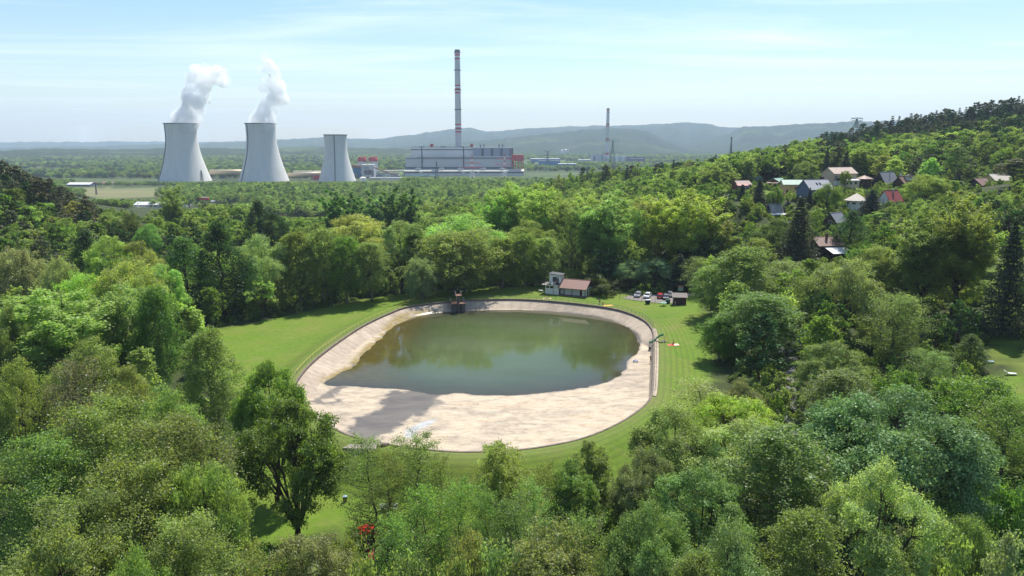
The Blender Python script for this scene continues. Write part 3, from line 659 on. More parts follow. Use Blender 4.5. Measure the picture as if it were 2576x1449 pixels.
def poplar(seed, H=24, Wd=13, leaders=7, br=28, n=220, size=0.24, bark=None, base=.20, spread=1.0):
    """several ascending leaders, upright feathery branches"""
    r = np.random.default_rng(seed); W = Wood(seed); C = Crown(seed)
    fork = np.array([0, 0, H * base]); W.limb((0, 0, -.5), fork, .0135 * H, .0105 * H, 0, 8)
    for l in range(leaders):
        th = 2 * math.pi * (l / leaders) + r.normal() * .3; top = np.array([0, 0, 0.0]); rad = Wd / 2 * (0.12 if l == 0 else r.uniform(.30, .64)) * spread
        top = np.array([rad * math.cos(th), rad * math.sin(th), H * (1.0 if l == 0 else r.uniform(.76, .95))])
        pts = [np.array(p) for p in W.limb(fork - np.array([0, 0, H * .04 * (l % 3)]), top, .0080 * H, .015, -.06, 6, 8)]
        for i in range(br):
            f = .16 + .84 * (i + r.uniform()) / br; j = min(len(pts) - 2, int(f * (len(pts) - 1))); q = pts[j] + (pts[j + 1] - pts[j]) * (f * (len(pts) - 1) - j)
            t2 = 2.4 * i + r.normal() * .6; ln = Wd * .21 * r.uniform(.55, 1.1) * (1.15 - .55 * f)
            e = q + np.array([ln * math.cos(t2), ln * math.sin(t2), ln * r.uniform(.45, 1.2)])
            W.limb(q, e, .0028 * H * (1.2 - f), .010, 0, 4, 3); tn = float(np.clip(.5 + r.normal(0, .16), 0, 1))
            C.spray(q + (e - q) * .25, e, n // 2, size, .34, tn, .6); C.spray(e - np.array([0, 0, .3]), e + np.array([0, 0, ln * .5]), n // 2, size, .30, tn, .8)
    for i in range(44):
        z = H * r.uniform(.10, .5); t2 = r.uniform(0, 6.28); q = np.array([.2 * math.cos(t2), .2 * math.sin(t2), z]); e = q + np.array([math.cos(t2), math.sin(t2), .8]) * Wd * r.uniform(.10, .24)
        C.spray(q, e, n // 2, size, .4, .55, .6)
    return finish('poplar', W, C, bark or BARK, LEAF, .72)
def pine(seed, H=17, Wd=7, br=34, n=150, size=0.42, base=.38):
    r = np.random.default_rng(seed); W = Wood(seed); C = Crown(seed)
    W.limb((0, 0, -.5), (r.normal() * .2, r.normal() * .2, H * .97), .014 * H, .03, 0, 6, 7)
    for i in range(br):
        f = (i + r.uniform()) / br; z = H * (base + (0.99 - base) * f); th = 2.4 * i + r.normal() * .6
        reach = Wd / 2 * (1 - f ** 1.8) ** .6 * r.uniform(.45, 1.05) + .25; e = np.array([reach * math.cos(th), reach * math.sin(th), z + reach * r.uniform(.0, .45)])
        if i % 2 == 0: W.limb((0, 0, z - .2), e, .05, .015, 0, 4, 3)
        C.clump(e, .62 + .16 * reach, n, size, 7, .6, .55, float(np.clip(.5 + r.normal(0, .18), 0, 1)), .34)
        C.clump(e * np.array([.55, .55, 1]) + np.array([0, 0, -.1]), .55 + .12 * reach, n // 2, size, 5, .6, .55, .4, .34)
    return finish('pine', W, C, SPRUCEBARK, NEEDLE, .34)
def spruce(seed, H=19, Wd=7, rows=24, n=62, size=0.42):
    r = np.random.default_rng(seed); W = Wood(seed); C = Crown(seed)
    W.limb((0, 0, -.5), (0, 0, H), .013 * H, .02, 0, 6, 4)
    for i in range(rows):
        f = i / (rows - 1); z = H * (.05 + .93 * f); reach = Wd / 2 * (1 - f) ** .85 + .15; k = max(4, int(11 * (1 - f) + 4))
        for j in range(k):
            th = 2 * math.pi * (j + r.uniform(-.3, .3)) / k + i; q = reach * r.uniform(.72, 1.08)
            a = np.array([0, 0, z]); e = np.array([q * math.cos(th), q * math.sin(th), z - q * r.uniform(.12, .34)])
            C.spray(a, e, n, size, .16 + .05 * q, float(np.clip(.5 + r.normal(0, .17), 0, 1)), .7)
    return finish('spruce', W, C, SPRUCEBARK, NEEDLE, .34)
def shrub(seed, H=4.5, Wd=6, cl=56, n=240, size=0.18):
    r = np.random.default_rng(seed); W = Wood(seed); C = Crown(seed)
    for i in range(9):
        th = r.uniform(0, 6.28); W.limb((0, 0, -.3), (Wd * .33 * math.cos(th) * r.uniform(.3, 1), Wd * .33 * math.sin(th) * r.uniform(.3, 1), H * r.uniform(.5, .9)), .06, .015, 0, 4, 4)
    for i in range(cl):
        d = unit(r.normal(size=3)); d[2] = abs(d[2]); c = d * np.array([Wd / 2, Wd / 2, H]) * r.uniform(.55, .95) * (1 + .18 * math.sin(3 * math.atan2(d[1], d[0]) + seed))
        C.clump(c * np.array([.88, .88, .88]), .15 * Wd, n, size, 8, .5, .8, float(np.clip(.5 + r.normal(0, .17), 0, 1)))
    return finish('shrub', W, C, BARK, LEAF)

LIB = {}
def lib(k, *versions): LIB[k] = list(versions)
lib('broad', broad(1), broad(2, 17, 16, 11), broad(3, 19, 14, 9), broad(4, 16, 15, 12, 13))
lib('lush', broad(7, 18, 12, 15, 16, 250, .25, None, .07), broad(8, 17, 13, 16, 15, 250, .25, None, .05))
lib('whitebeam', broad(5, 16, 16, 20, 15, 260, .25, GLOSSY, .10), broad(6, 17, 14, 12, 15, 270, .25, GLOSSY))
lib('dense', dense(11), dense(12, 18, 11), dense(13, 20, 9.5))
lib('birch', birch(21), birch(22, 19, 9.5, 260), birch(23, 17, 10, 270, 105, .19, 3.4, 2))
lib('willow', birch(31, 15, 14, 360, 130, .18, 2.0, 3, .02), birch(32, 14, 13, 350, 130, .18, 1.6, 4, .02))
lib('alder', alder(41), alder(42, 18, 8.5, 62), alder(43, 16, 9, 60, 185, .17, .14), alder(44, 17, 10, 70, 215, .17, .10))
lib('thickalder', alder(45, 16, 11, 80, 460, .165, .08), alder(46, 17, 10, 78, 440, .165, .10))
lib('poplar', poplar(51), poplar(52, 25, 14, 7), poplar(53, 23, 12, 5, 30))
lib('tallpoplar', poplar(55, 27, 12, 7, 30, 230, .24, BARK, .26, .9), poplar(56, 26, 13, 7, 30, 230, .24, BARK, .24))
lib('pine', pine(61), pine(62, 16, 7.5), pine(63, 18, 6.5))
lib('spruce', spruce(71), spruce(72, 18, 7.5))
lib('shrub', shrub(81), shrub(82, 4, 6.5), shrub(83, 5, 6))
# lighter meshes for trees that stand far away
lib('far_broad', *[broad(100 + i, 15, 12 + i % 3, 8, 7, 44, .62, None, .12, 6) for i in range(5)])
lib('far_birch', *[birch(110 + i, 15, 8, 110, 30, .50, 2.4) for i in range(3)])
lib('far_poplar', *[poplar(120 + i, 20, 9, 5, 14, 46, .58) for i in range(3)])
lib('far_pine', *[pine(130 + i, 16, 6.5, 30, 40, .85, .2) for i in range(3)])
lib('far_spruce', *[spruce(140 + i, 17, 6.0, 15, 16, .85) for i in range(2)])
lib('far_shrub', *[shrub(150 + i, 4.5, 6.5, 22, 60, .5) for i in range(3)])

# leaf colours (albedo)
TINT = dict(mid=(0.082, 0.130, 0.020), deep=(0.052, 0.090, 0.016), dark=(0.022, 0.048, 0.013), lime=(0.150, 0.208, 0.054), yellow=(0.172, 0.222, 0.042), pale=(0.160, 0.220, 0.082), olive=(0.096, 0.140, 0.036), grey=(0.125, 0.155, 0.075), blue=(0.092, 0.142, 0.064), fresh=(0.112, 0.150, 0.037), brown=(0.090, 0.085, 0.045), pine=(0.047, 0.055, 0.027), spruce=(0.021, 0.034, 0.024), sage=(0.115, 0.160, 0.048))
MASSLEAF = {}
def mass_leaf(t, needle=False):
    if (t, needle) not in MASSLEAF: MASSLEAF[(t, needle)] = leaf_mat(f'leaves_{t}', .18 if needle else .60, .010, TINT[t])
    return MASSLEAF[(t, needle)]
TINT = {k: (2.36 * v[0], 2.16 * v[1], 1.8 * v[2] + .15 * v[1]) for k, v in TINT.items()}
def jitter(c, r, a=0.13): return tuple(max(0.005, x * (1 + r.uniform(-a, a))) for x in c)

TREES = []          # footprint records (x, y, radius)
PROTO = {}
def plant(name, kind, loc, H, Wd, tint, label, cat='tree', group=None, variant=None, rz=None, parts=('trunk', 'crown')):
    """one tree: an Empty at its foot with trunk and crown under it, copied from the first of its kind"""
    vs = LIB[kind]; i = (rnd.randrange(len(vs)) if variant is None else variant) % len(vs); tm, cm, h0, w0 = vs[i]
    root = bpy.data.objects.new(name, None); root.empty_display_size = .2; COL.objects.link(root)
    root.location = loc; root.rotation_euler = (0, 0, rnd.uniform(0, 6.28) if rz is None else rz); sxy = Wd / w0
    root.scale = (sxy, sxy, H / h0)
    for nm, me_ in zip(parts, (tm, cm)):
        c = bpy.data.objects.new(nm, me_); COL.objects.link(c); c.parent = root
        c.color = (*jitter(tint, rnd), 1.0)
    tag(root, label, cat, group); TREES.append((loc[0], loc[1], Wd / 2)); return root
# ------------------------------------------------------------------ the trees one can point at: name, kind, x, y of top, distance, crown width, tint, label
GT = {'far': 'trees behind the far side of the pool', 'left': 'trees on the slope left of the pool meadow', 'near': 'trees below the near bank of the pool', 'right': 'trees between the pool lawn and the gardens', 'mid': 'trees in the valley behind the pool trees', 'vil': 'trees between the hillside houses'}
T = [
 # far side of the pool, from the left
 ('broad_tree', 'dense', 458, 598, 196, 140, 'deep', 'far', 'dark green rounded tree left of the tall dark cone shaped tree by the meadow'),
 ('hornbeam_tree', 'dense', 545, 560, 200, 128, 'dark', 'far', 'tall nearly black cone shaped tree clothed to the ground beside the meadow'),
 ('chestnut_tree', 'broad', 655, 592, 208, 132, 'pale', 'far', 'pale yellowish flowering round tree just right of the tall dark cone'),
 ('birch_tree', 'birch', 742, 583, 214, 92, 'mid', 'far', 'drooping birch right of the pale flowering round tree'),
 ('birch_tree', 'birch', 808, 578, 213, 96, 'olive', 'far', 'olive birch standing second in the drooping row beside the meadow'),
 ('birch_tree', 'birch', 868, 596, 213, 84, 'mid', 'far', 'narrow green birch in front of the light domed lime'),
 ('lime_tree', 'broad', 885, 541, 238, 165, 'lime', 'far', 'big domed yellow green lime rising above the birch row'),
 ('birch_tree', 'birch', 925, 610, 214, 96, 'olive', 'far', 'broad olive birch with dark base right of the narrow green birch'),
 ('lime_tree', 'broad', 1005, 556, 226, 105, 'pale', 'far', 'light pale green tree with bare dark stems left of the great willow'),
 ('birch_tree', 'birch', 1042, 572, 226, 62, 'deep', 'far', 'slim dark birch squeezed between the pale tree and the great willow'),
 ('willow_tree', 'willow', 1150, 578, 222, 180, 'sage', 'far', 'great domed grey green willow behind the diving tower'),
 ('willow_shrub', 'willow', 1058, 646, 211, 76, 'grey', 'far', 'small silvery grey willow on the lawn edge left of the diving tower'),
 ('lime_tree', 'broad', 1165, 540, 246, 205, 'lime', 'far', 'bright lime crown showing above the great grey green willow'),
 ('birch_tree', 'birch', 1262, 600, 226, 84, 'mid', 'far', 'birch just right of the great willow'),
 ('birch_tree', 'birch', 1318, 588, 228, 80, 'mid', 'far', 'slender birch between the great willow and the lifeguard building'),
 ('maple_tree', 'broad', 1330, 556, 250, 120, 'fresh', 'far', 'fresh green round maple behind the slender birches'),
 ('birch_tree', 'birch', 1374, 598, 232, 72, 'sage', 'far', 'birch directly behind the balcony of the lifeguard building'),
 ('alder_tree', 'alder', 1438, 530, 240, 66, 'olive', 'far', 'tall thin alder with bare black trunk behind the brown roofed wing'),
 ('poplar_tree', 'poplar', 1370, 468, 272, 120, 'lime', 'far', 'broad yellow green poplar above the birches left of the tall poplar'),
 ('poplar_tree', 'poplar', 1283, 462, 290, 105, 'lime', 'far', 'leftmost yellow green poplar behind the bright lime crown'),
 ('poplar_tree', 'tallpoplar', 1520, 486, 240, 118, 'lime', 'far', 'tallest feathery poplar rising straight behind the lifeguard building'),
 ('poplar_tree', 'poplar', 1465, 478, 275, 95, 'lime', 'far', 'slender yellow green poplar behind the thin black trunked alder'),
 ('poplar_tree', 'tallpoplar', 1572, 500, 258, 100, 'lime', 'far', 'bright poplar right of the tallest feathery poplar'),
 ('poplar_tree', 'poplar', 1790, 528, 240, 100, 'fresh', 'far', 'fresh green poplar right of the spreading willow'),
 ('poplar_tree', 'tallpoplar', 1425, 500, 262, 90, 'lime', 'far', 'tall light poplar left of the thin black trunked alder'),
 ('poplar_tree', 'poplar', 1240, 500, 285, 90, 'lime', 'far', 'light poplar beyond the bright lime crown'),
 ('alder_tree', 'alder', 1608, 528, 243, 66, 'olive', 'far', 'thin dark stemmed alder between the tallest poplar and the spreading willow'),
 ('alder_tree', 'alder', 1640, 560, 240, 58, 'mid', 'far', 'short thin alder close beside the spreading yellow green willow'),
 ('crack_willow_tree', 'poplar', 1730, 482, 236, 150, 'yellow', 'far', 'spreading yellow green willow with visible forked limbs behind the parked cars'),
 ('poplar_tree', 'poplar', 1650, 500, 252, 95, 'lime', 'far', 'feathery poplar overlapping the left of the spreading willow'),
 ('elder_bush', 'whitebeam', 1588, 655, 226, 78, 'blue', 'far', 'round bluish green bush tree behind the silver grey car'),
 ('elder_bush', 'whitebeam', 1652, 650, 224, 74, 'blue', 'far', 'bluish bush tree with dark shadow below above the red car'),
 ('hazel_bush', 'shrub', 1512, 690, 219, 80, 'deep', 'far', 'dark low bush against the gable of the brown roofed wing'),
 ('hazel_bush', 'shrub', 1430, 676, 228, 74, 'mid', 'far', 'green bush peeping over the brown roof'),
 ('spruce_tree', 'spruce', 1712, 640, 221, 56, 'spruce', 'far', 'small dark spruce behind the wooden hut'),
 ('young_ash_tree', 'alder', 1757, 648, 214, 66, 'sage', 'far', 'light young tree by the gravel path right of the wooden hut'),
 # right of the pool
 ('birch_tree', 'birch', 1800, 668, 186, 100, 'olive', 'right', 'weeping birch nearest the wooden hut on the lawn edge'),
 ('birch_tree', 'birch', 1866, 622, 178, 135, 'olive', 'right', 'tall weeping birch behind the big weeping birch on the lawn edge'),
 ('birch_tree', 'birch', 1915, 742, 150, 185, 'olive', 'right', 'big weeping birch leaning over the lawn right of the red towel'),
 ('birch_tree', 'birch', 1812, 800, 149, 90, 'mid', 'right', 'low weeping birch whose shadow falls on the mown lawn'),
 ('larch_tree', 'spruce', 2016, 500, 216, 88, 'pine', 'right', 'tall dark larch beside the brown house with the white canopy'),
 ('broad_tree', 'broad', 1958, 552, 224, 120, 'deep', 'right', 'dark round tree left of the tall dark larch'),
 ('willow_tree', 'willow', 1975, 660, 186, 135, 'sage', 'right', 'light sage willow between the weeping birches and the broad ash'),
 ('willow_tree', 'birch', 1905, 600, 205, 70, 'olive', 'right', 'weeping willow standing in front of the dark round tree'),
 ('ash_tree', 'broad', 2140, 655, 160, 165, 'sage', 'right', 'broad grey green ash below the brown house with the white canopy'),
 ('ash_tree', 'alder', 2035, 700, 160, 120, 'mid', 'right', 'green ash overhanging the bend of the lane'),
 ('alder_tree', 'alder', 2258, 738, 142, 142, 'olive', 'right', 'olive cone shaped alder below the tall pale stemmed poplars'),
 ('poplar_tree', 'tallpoplar', 2345, 530, 168, 130, 'fresh', 'right', 'left one of the tall pale stemmed poplars on the garden slope'),
 ('poplar_tree', 'tallpoplar', 2432, 492, 164, 150, 'fresh', 'right', 'tallest pale stemmed poplar on the garden slope'),
 ('maple_tree', 'broad', 2215, 620, 182, 120, 'fresh', 'right', 'fresh green maple left of the tall pale stemmed poplars'),
 ('poplar_tree', 'poplar', 2290, 600, 176, 90, 'fresh', 'right', 'slim bright poplar in front of the fresh green maple'),
 ('spruce_tree', 'spruce', 2556, 560, 150, 95, 'spruce', 'right', 'dark spruce at the edge of the gardens beyond the sun lounger'),
 ('maple_tree', 'whitebeam', 2105, 862, 118, 150, 'sage', 'right', 'light green maple beside the bend of the grey lane'),
 ('birch_tree', 'birch', 2118, 935, 105, 150, 'olive', 'right', 'weeping birch with hanging veil right of the grey lane'),
 ('whitebeam_tree', 'whitebeam', 2262, 985, 80, 390, 'blue', 'right', 'huge silvery blue green whitebeam dome'),
 ('maple_tree', 'broad', 2225, 1168, 66, 260, 'pale', 'right', 'light yellow green maple in front of the huge silvery whitebeam'),
 ('elm_shrub', 'shrub', 2395, 958, 112, 150, 'mid', 'right', 'wide dark based hedge bush above the shaded garden'),
 ('elm_shrub', 'shrub', 2490, 945, 113, 140, 'fresh', 'right', 'bright hedge bush at the garden edge next to the sunny lawn'),
 ('cherry_tree', 'alder', 2345, 880, 123, 110, 'olive', 'right', 'small gnarled fruit tree with yellowish shoots behind the hedge bushes'),
 ('broad_tree', 'dense', 2444, 842, 132, 75, 'deep', 'right', 'dark rounded garden tree beside the white sun lounger'),
 ('hazel_bush', 'shrub', 2268, 930, 116, 120, 'mid', 'right', 'green bush between the weeping birch and the hedge bushes'),
 ('plum_tree', 'alder', 2545, 1000, 94, 160, 'mid', 'right', 'fruit tree with dark trunk on the lower garden lawn'),
 ('young_ash_tree', 'broad', 2418, 1082, 92, 100, 'deep', 'right', 'dark young tree in front of the red garden chair'),
 ('hazel_bush', 'shrub', 2525, 1215, 76, 210, 'mid', 'right', 'low green bush mass at the right edge below the fruit tree'),
 ('willow_shrub', 'willow', 2445, 1300, 66, 150, 'sage', 'right', 'sage willow shrub beneath the whitebeam'),
 ('willow_shrub', 'shrub', 2545, 1360, 60, 170, 'grey', 'right', 'grey green shrub in the bottom right corner'),
 ('hazel_bush', 'shrub', 2430, 1375, 58, 150, 'fresh', 'right', 'fresh green shrub beside the corner shrub'),
 # below the near bank, right half
 ('birch_tree', 'birch', 1965, 1082, 76, 240, 'olive', 'right', 'large hanging birch in front of the grey lane'),
 ('maple_tree', 'whitebeam', 1885, 1058, 86, 230, 'pale', 'near', 'pale flowering maple behind the large hanging birch'),
 ('maple_tree', 'broad', 1850, 1000, 98, 190, 'yellow', 'near', 'golden green maple nearest the lane bend'),
 ('maple_tree', 'whitebeam', 1862, 962, 104, 120, 'sage', 'near', 'light crown poking up behind the golden green maple'),
 ('hawthorn_tree', 'alder', 1765, 962, 106, 150, 'pale', 'near', 'thin pale hawthorn at the corner of the mown lawn'),
 ('maple_tree', 'whitebeam', 1700, 1030, 90, 200, 'sage', 'near', 'round sage maple where the mown bank turns'),
 ('maple_tree', 'whitebeam', 1620, 1132, 79, 150, 'sage', 'near', 'dense maple lowest beside the curved mown bank'),
 ('maple_tree', 'whitebeam', 1770, 1180, 71, 240, 'sage', 'near', 'broad maple in the middle of the clump in front of the round sage maple'),
 ('maple_tree', 'whitebeam', 1640, 1275, 63, 220, 'sage', 'near', 'front maple of the clump by the lower frame edge'),
 ('maple_tree', 'whitebeam', 1835, 1330, 58, 240, 'sage', 'near', 'lowest maple of the clump, cut by the frame'),
 ('birch_tree', 'birch', 1750, 1395, 55, 130, 'olive', 'near', 'olive birch tip at the lower edge between the maples'),
 ('birch_tree', 'birch', 2030, 1290, 60, 190, 'olive', 'near', 'olive birch in front of the large hanging birch'),
 ('maple_tree', 'lush', 1480, 1112, 86, 118, 'sage', 'near', 'small pale maple standing alone against the mown bank'),
 ('oak_tree', 'lush', 1438, 1160, 81, 125, 'olive', 'near', 'bronze tinged young oak left of the small pale maple'),
 ('young_ash_tree', 'alder', 1372, 1165, 80, 92, 'fresh', 'near', 'slim fresh green ash with two thin stems'),
 ('willow_tree', 'willow', 1265, 1128, 87, 150, 'sage', 'near', 'round grey green willow in front of the pool bank'),
 ('oak_tree', 'alder', 1452, 1290, 66, 130, 'olive', 'near', 'bronze leaved sapling below the young oak'),
 ('willow_shrub', 'willow', 1380, 1352, 62, 230, 'sage', 'near', 'willow scrub at the lower edge beside the bronze sapling'),
 ('hazel_bush', 'shrub', 1240, 1378, 61, 190, 'sage', 'near', 'sage scrub at the lower edge below the thin alders'),
 # thin alders in the middle
 ('alder_tree', 'alder', 920, 1098, 82, 130, 'sage', 'near', 'leftmost thin alder in front of the red play tower'),
 ('alder_tree', 'alder', 976, 1130, 80, 100, 'sage', 'near', 'thin alder between the red play tower and the forked alder'),
 ('alder_tree', 'alder', 1042, 1088, 84, 140, 'olive', 'near', 'forked twiggy alder with bare top against the pale pool floor'),
 ('alder_tree', 'alder', 1060, 1228, 70, 140, 'olive', 'near', 'thin alder low in front of the forked twiggy alder'),
 ('alder_tree', 'alder', 1152, 1206, 73, 118, 'olive', 'near', 'black stemmed alder midway between forked alder and grey green willow'),
 ('alder_tree', 'alder', 1222, 1228, 71, 90, 'olive', 'near', 'slim alder just in front of the grey green willow'),
 ('alder_tree', 'alder', 1292, 1250, 69, 130, 'olive', 'near', 'thin brownish alder below the round grey green willow'),
 ('alder_tree', 'alder', 985, 1300, 64, 130, 'olive', 'near', 'thin alder at the lower edge below the red play tower'),
 ('willow_shrub', 'willow', 805, 1350, 66, 190, 'grey', 'near', 'silvery willow shrub at the foot of the dark alder pair'),
 ('hazel_bush', 'shrub', 1010, 1395, 60, 180, 'sage', 'near', 'low scrub at the lower edge under the leftmost thin alder'),
 ('hazel_bush', 'shrub', 900, 1400, 58, 150, 'fresh', 'near', 'fresh low scrub right of the silvery willow shrub'),
 ('hazel_bush', 'shrub', 1130, 1398, 59, 170, 'sage', 'near', 'low scrub under the black stemmed alder'),
 ('hazel_bush', 'shrub', 640, 1365, 74, 150, 'deep', 'near', 'shaded bush under the left side of the large dark green tree'),
 ('hazel_bush', 'shrub', 740, 1405, 67, 170, 'mid', 'near', 'green bush below the trunk of the large dark green tree'),
 ('willow_shrub', 'willow', 570, 1375, 66, 150, 'sage', 'near', 'willow shrub left of the shaded bush at the lower edge'),
 ('hazel_bush', 'shrub', 870, 1345, 70, 90, 'olive', 'near', 'olive bush between silvery willow shrub and red play tower'),
 ('willow_shrub', 'willow', 1175, 1340, 65, 150, 'sage', 'near', 'grey green willow scrub beside the black stemmed alder'),
 ('alder_tree', 'alder', 1340, 1215, 74, 105, 'sage', 'near', 'light alder between grey green willow and slim fresh ash'),
 ('alder_tree', 'alder', 1105, 1150, 78, 85, 'olive', 'near', 'short twiggy alder right of the forked alder'),
 # left foreground
 ('black_alder_tree', 'lush', 672, 915, 95, 165, 'mid', 'near', 'dark green tree whose top touches the pool rim'),
 ('black_alder_tree', 'lush', 722, 1012, 83, 235, 'mid', 'near', 'large dark green tree with open trunks beside the pool corner'),
 ('birch_tree', 'birch', 516, 832, 106, 122, 'olive', 'left', 'upright olive birch in front of the bright meadow'),
 ('weeping_birch_tree', 'birch', 380, 722, 134, 104, 'deep', 'left', 'dark weeping birch with hanging curtain beside the white hut'),
 ('alder_tree', 'thickalder', 255, 1010, 76, 260, 'olive', 'left', 'wide olive alder in the middle of the left thicket'),
 ('alder_tree', 'thickalder', 420, 1052, 74, 250, 'olive', 'left', 'olive alder at the thicket edge towards the meadow path'),
 ('alder_tree', 'thickalder', 110, 1100, 70, 240, 'olive', 'left', 'olive alder with bent bare trunk at the left edge'),
 ('alder_tree', 'thickalder', 330, 1160, 66, 270, 'olive', 'left', 'shaded alder in the heart of the left thicket'),
 ('alder_tree', 'broad', 505, 1168, 68, 200, 'sage', 'left', 'sage green alder bordering the shaded meadow path'),
 ('alder_tree', 'thickalder', 190, 1240, 61, 260, 'olive', 'left', 'low alder in the dark hollow of the thicket'),
 ('alder_tree', 'thickalder', 460, 1300, 60, 230, 'sage', 'left', 'lowest sage alder right of the bright corner foliage'),
 ('maple_tree', 'broad', 140, 1335, 54, 340, 'fresh', 'left', 'bright green maple filling the bottom left corner'),
 ('maple_tree', 'broad', 330, 1385, 52, 200, 'fresh', 'left', 'second bright maple beside the bottom left corner'),
 ('dying_ash_tree', 'alder', 178, 912, 92, 170, 'brown', 'left', 'brownish dying tree among light green crowns'),
 ('maple_tree', 'broad', 400, 978, 88, 180, 'sage', 'left', 'light sage maple under the upright olive birch'),
 ('maple_tree', 'broad', 318, 925, 97, 130, 'sage', 'left', 'sage maple right of the brownish dying tree'),
 ('maple_tree', 'broad', 228, 852, 108, 190, 'sage', 'left', 'sage crown above the brownish dying tree'),
 ('maple_tree', 'broad', 40, 905, 94, 160, 'fresh', 'left', 'fresh green crown at the left edge above the thicket'),
 ('walnut_tree', 'poplar', 118, 735, 128, 235, 'lime', 'left', 'spreading yellow green walnut with dark forked limbs'),
 ('maple_tree', 'broad', 205, 690, 148, 170, 'yellow', 'left', 'most golden crown, round, just behind the spreading walnut'),
 ('maple_tree', 'broad', 315, 662, 152, 185, 'lime', 'left', 'large light lime crown left of the dark weeping birch'),
 ('ash_tree', 'poplar', 300, 720, 138, 130, 'lime', 'left', 'lime ash hidden behind the dark weeping birch'),
 ('rowan_tree', 'broad', 400, 668, 168, 110, 'pale', 'left', 'pale flowering rowan in front of the dark rounded tree'),
 ('maple_tree', 'broad', 340, 610, 186, 120, 'fresh', 'left', 'fresh crown between two dark trees beyond the golden crown'),
 ('broad_tree', 'dense', 210, 580, 188, 118, 'dark', 'left', 'dark conical tree standing alone left of the lime crowns'),
 ('broad_tree', 'broad', 275, 598, 184, 110, 'lime', 'left', 'light crown hugging the dark conical tree on its right'),
 ('willow_tree', 'willow', 55, 626, 182, 135, 'grey', 'left', 'grey willow at the left edge below the slope wood'),
 ('willow_tree', 'willow', 135, 650, 172, 90, 'grey', 'left', 'small grey willow next to the grass patch'),
 ('maple_tree', 'broad', 20, 770, 122, 90, 'sage', 'left', 'sage crown at the left edge beside the spreading walnut'),
 # valley
 ('oak_tree', 'dense', 648, 505, 275, 88, 'dark', 'mid', 'tall dark oak, left half of the dark pair in the valley'),
 ('oak_tree', 'broad', 682, 536, 268, 86, 'dark', 'mid', 'lower dark round oak, right half of the dark pair'),
 ('lime_tree', 'broad', 318, 538, 280, 62, 'deep', 'mid', 'round dark tree with visible trunk above the asphalt yard'),
 ('poplar_tree', 'poplar', 432, 470, 330, 58, 'sage', 'mid', 'tall slim poplar standing in front of the white warehouse'),
 ('poplar_tree', 'far_poplar', 836, 478, 340, 50, 'deep', 'mid', 'leftmost dark poplar of the poplar row behind the lime'),
 ('poplar_tree', 'far_poplar', 885, 486, 345, 48, 'deep', 'mid', 'second dark poplar of the poplar row'),
 ('poplar_tree', 'far_poplar', 935, 480, 350, 50, 'blue', 'mid', 'bluish poplar in the middle of the poplar row'),
 ('poplar_tree', 'far_poplar', 985, 472, 355, 46, 'deep', 'mid', 'tall dark poplar right of the bluish poplar'),
 ('poplar_tree', 'far_poplar', 1030, 474, 360, 48, 'deep', 'mid', 'rightmost dark poplar of the poplar row'),
 ('cherry_tree', 'broad', 372, 565, 262, 62, 'olive', 'mid', 'olive birch like tree right of the asphalt yard'),
 # among the houses
 ('spruce_tree', 'spruce', 2082, 372, 372, 24, 'spruce', 'vil', 'tall blue spruce left behind the beige house'),
 ('spruce_tree', 'spruce', 2130, 382, 372, 38, 'spruce', 'vil', 'broad dark spruce right behind the beige house'),
 ('spruce_tree', 'spruce', 2195, 478, 268, 62, 'spruce', 'vil', 'dark spruce covering the red roofed house'),
 ('spruce_tree', 'spruce', 2038, 472, 302, 15, 'spruce', 'vil', 'little spruce before the blue grey house'),
 ('yew_tree', 'dense', 2145, 530, 225, 76, 'dark', 'vil', 'dark round yew right of the small gabled house'),
 ('fruit_tree', 'broad', 2128, 430, 338, 26, 'mid', 'vil', 'little fruit tree on the garden lawn by the beige house'),
 ('fruit_tree', 'broad', 2026, 405, 372, 52, 'fresh', 'vil', 'bright bush tree above the blue grey house'),
 ('pine_tree', 'pine', 2410, 370, 350, 66, 'mid', 'vil', 'big dark tree between dark chalet and yellow house'),
 ('pine_tree', 'pine', 2560, 400, 290, 80, 'pine', 'vil', 'dark pine at the edge beside the yellow house'),
 ('poplar_tree', 'broad', 2330, 440, 285, 90, 'fresh', 'vil', 'bright tree right of the red roofed house'),
 ('fruit_tree', 'broad', 1952, 470, 300, 40, 'mid', 'vil', 'round garden tree below the yellow shed'),
 ('spruce_tree', 'spruce', 1868, 465, 305, 46, 'spruce', 'vil', 'dark spruce left of the garden terraces'),
 ('spruce_tree', 'spruce', 1912, 450, 310, 40, 'spruce', 'vil', 'dark spruce on the garden terraces'),
 ('fruit_tree', 'broad', 2085, 462, 290, 60, 'mid', 'vil', 'green garden tree left of the pavilion house'),
]
MAN = []
for name, kind, x, yt, Y, wpx, tint, grp, label in T:
    top = P(x, yt, Y); gx_, gy_ = top[0], top[1]; zb = tz1(gx_, gy_); dep = proj(top)[2]
    H = top[2] - zb; Wd = wpx * K * dep / FPX * 1.06
    if not 2.5 < H < 36: print('CHECK', label, round(H, 1))
    plant(name, kind, (gx_, gy_, zb), max(2.5, H), Wd, TINT[tint], label, 'shrub' if 'shrub' in name or 'bush' in name else 'tree', GT[grp], variant=0 if kind == 'whitebeam' and wpx > 300 else None)
    MAN.append((gx_, gy_, H, Wd))
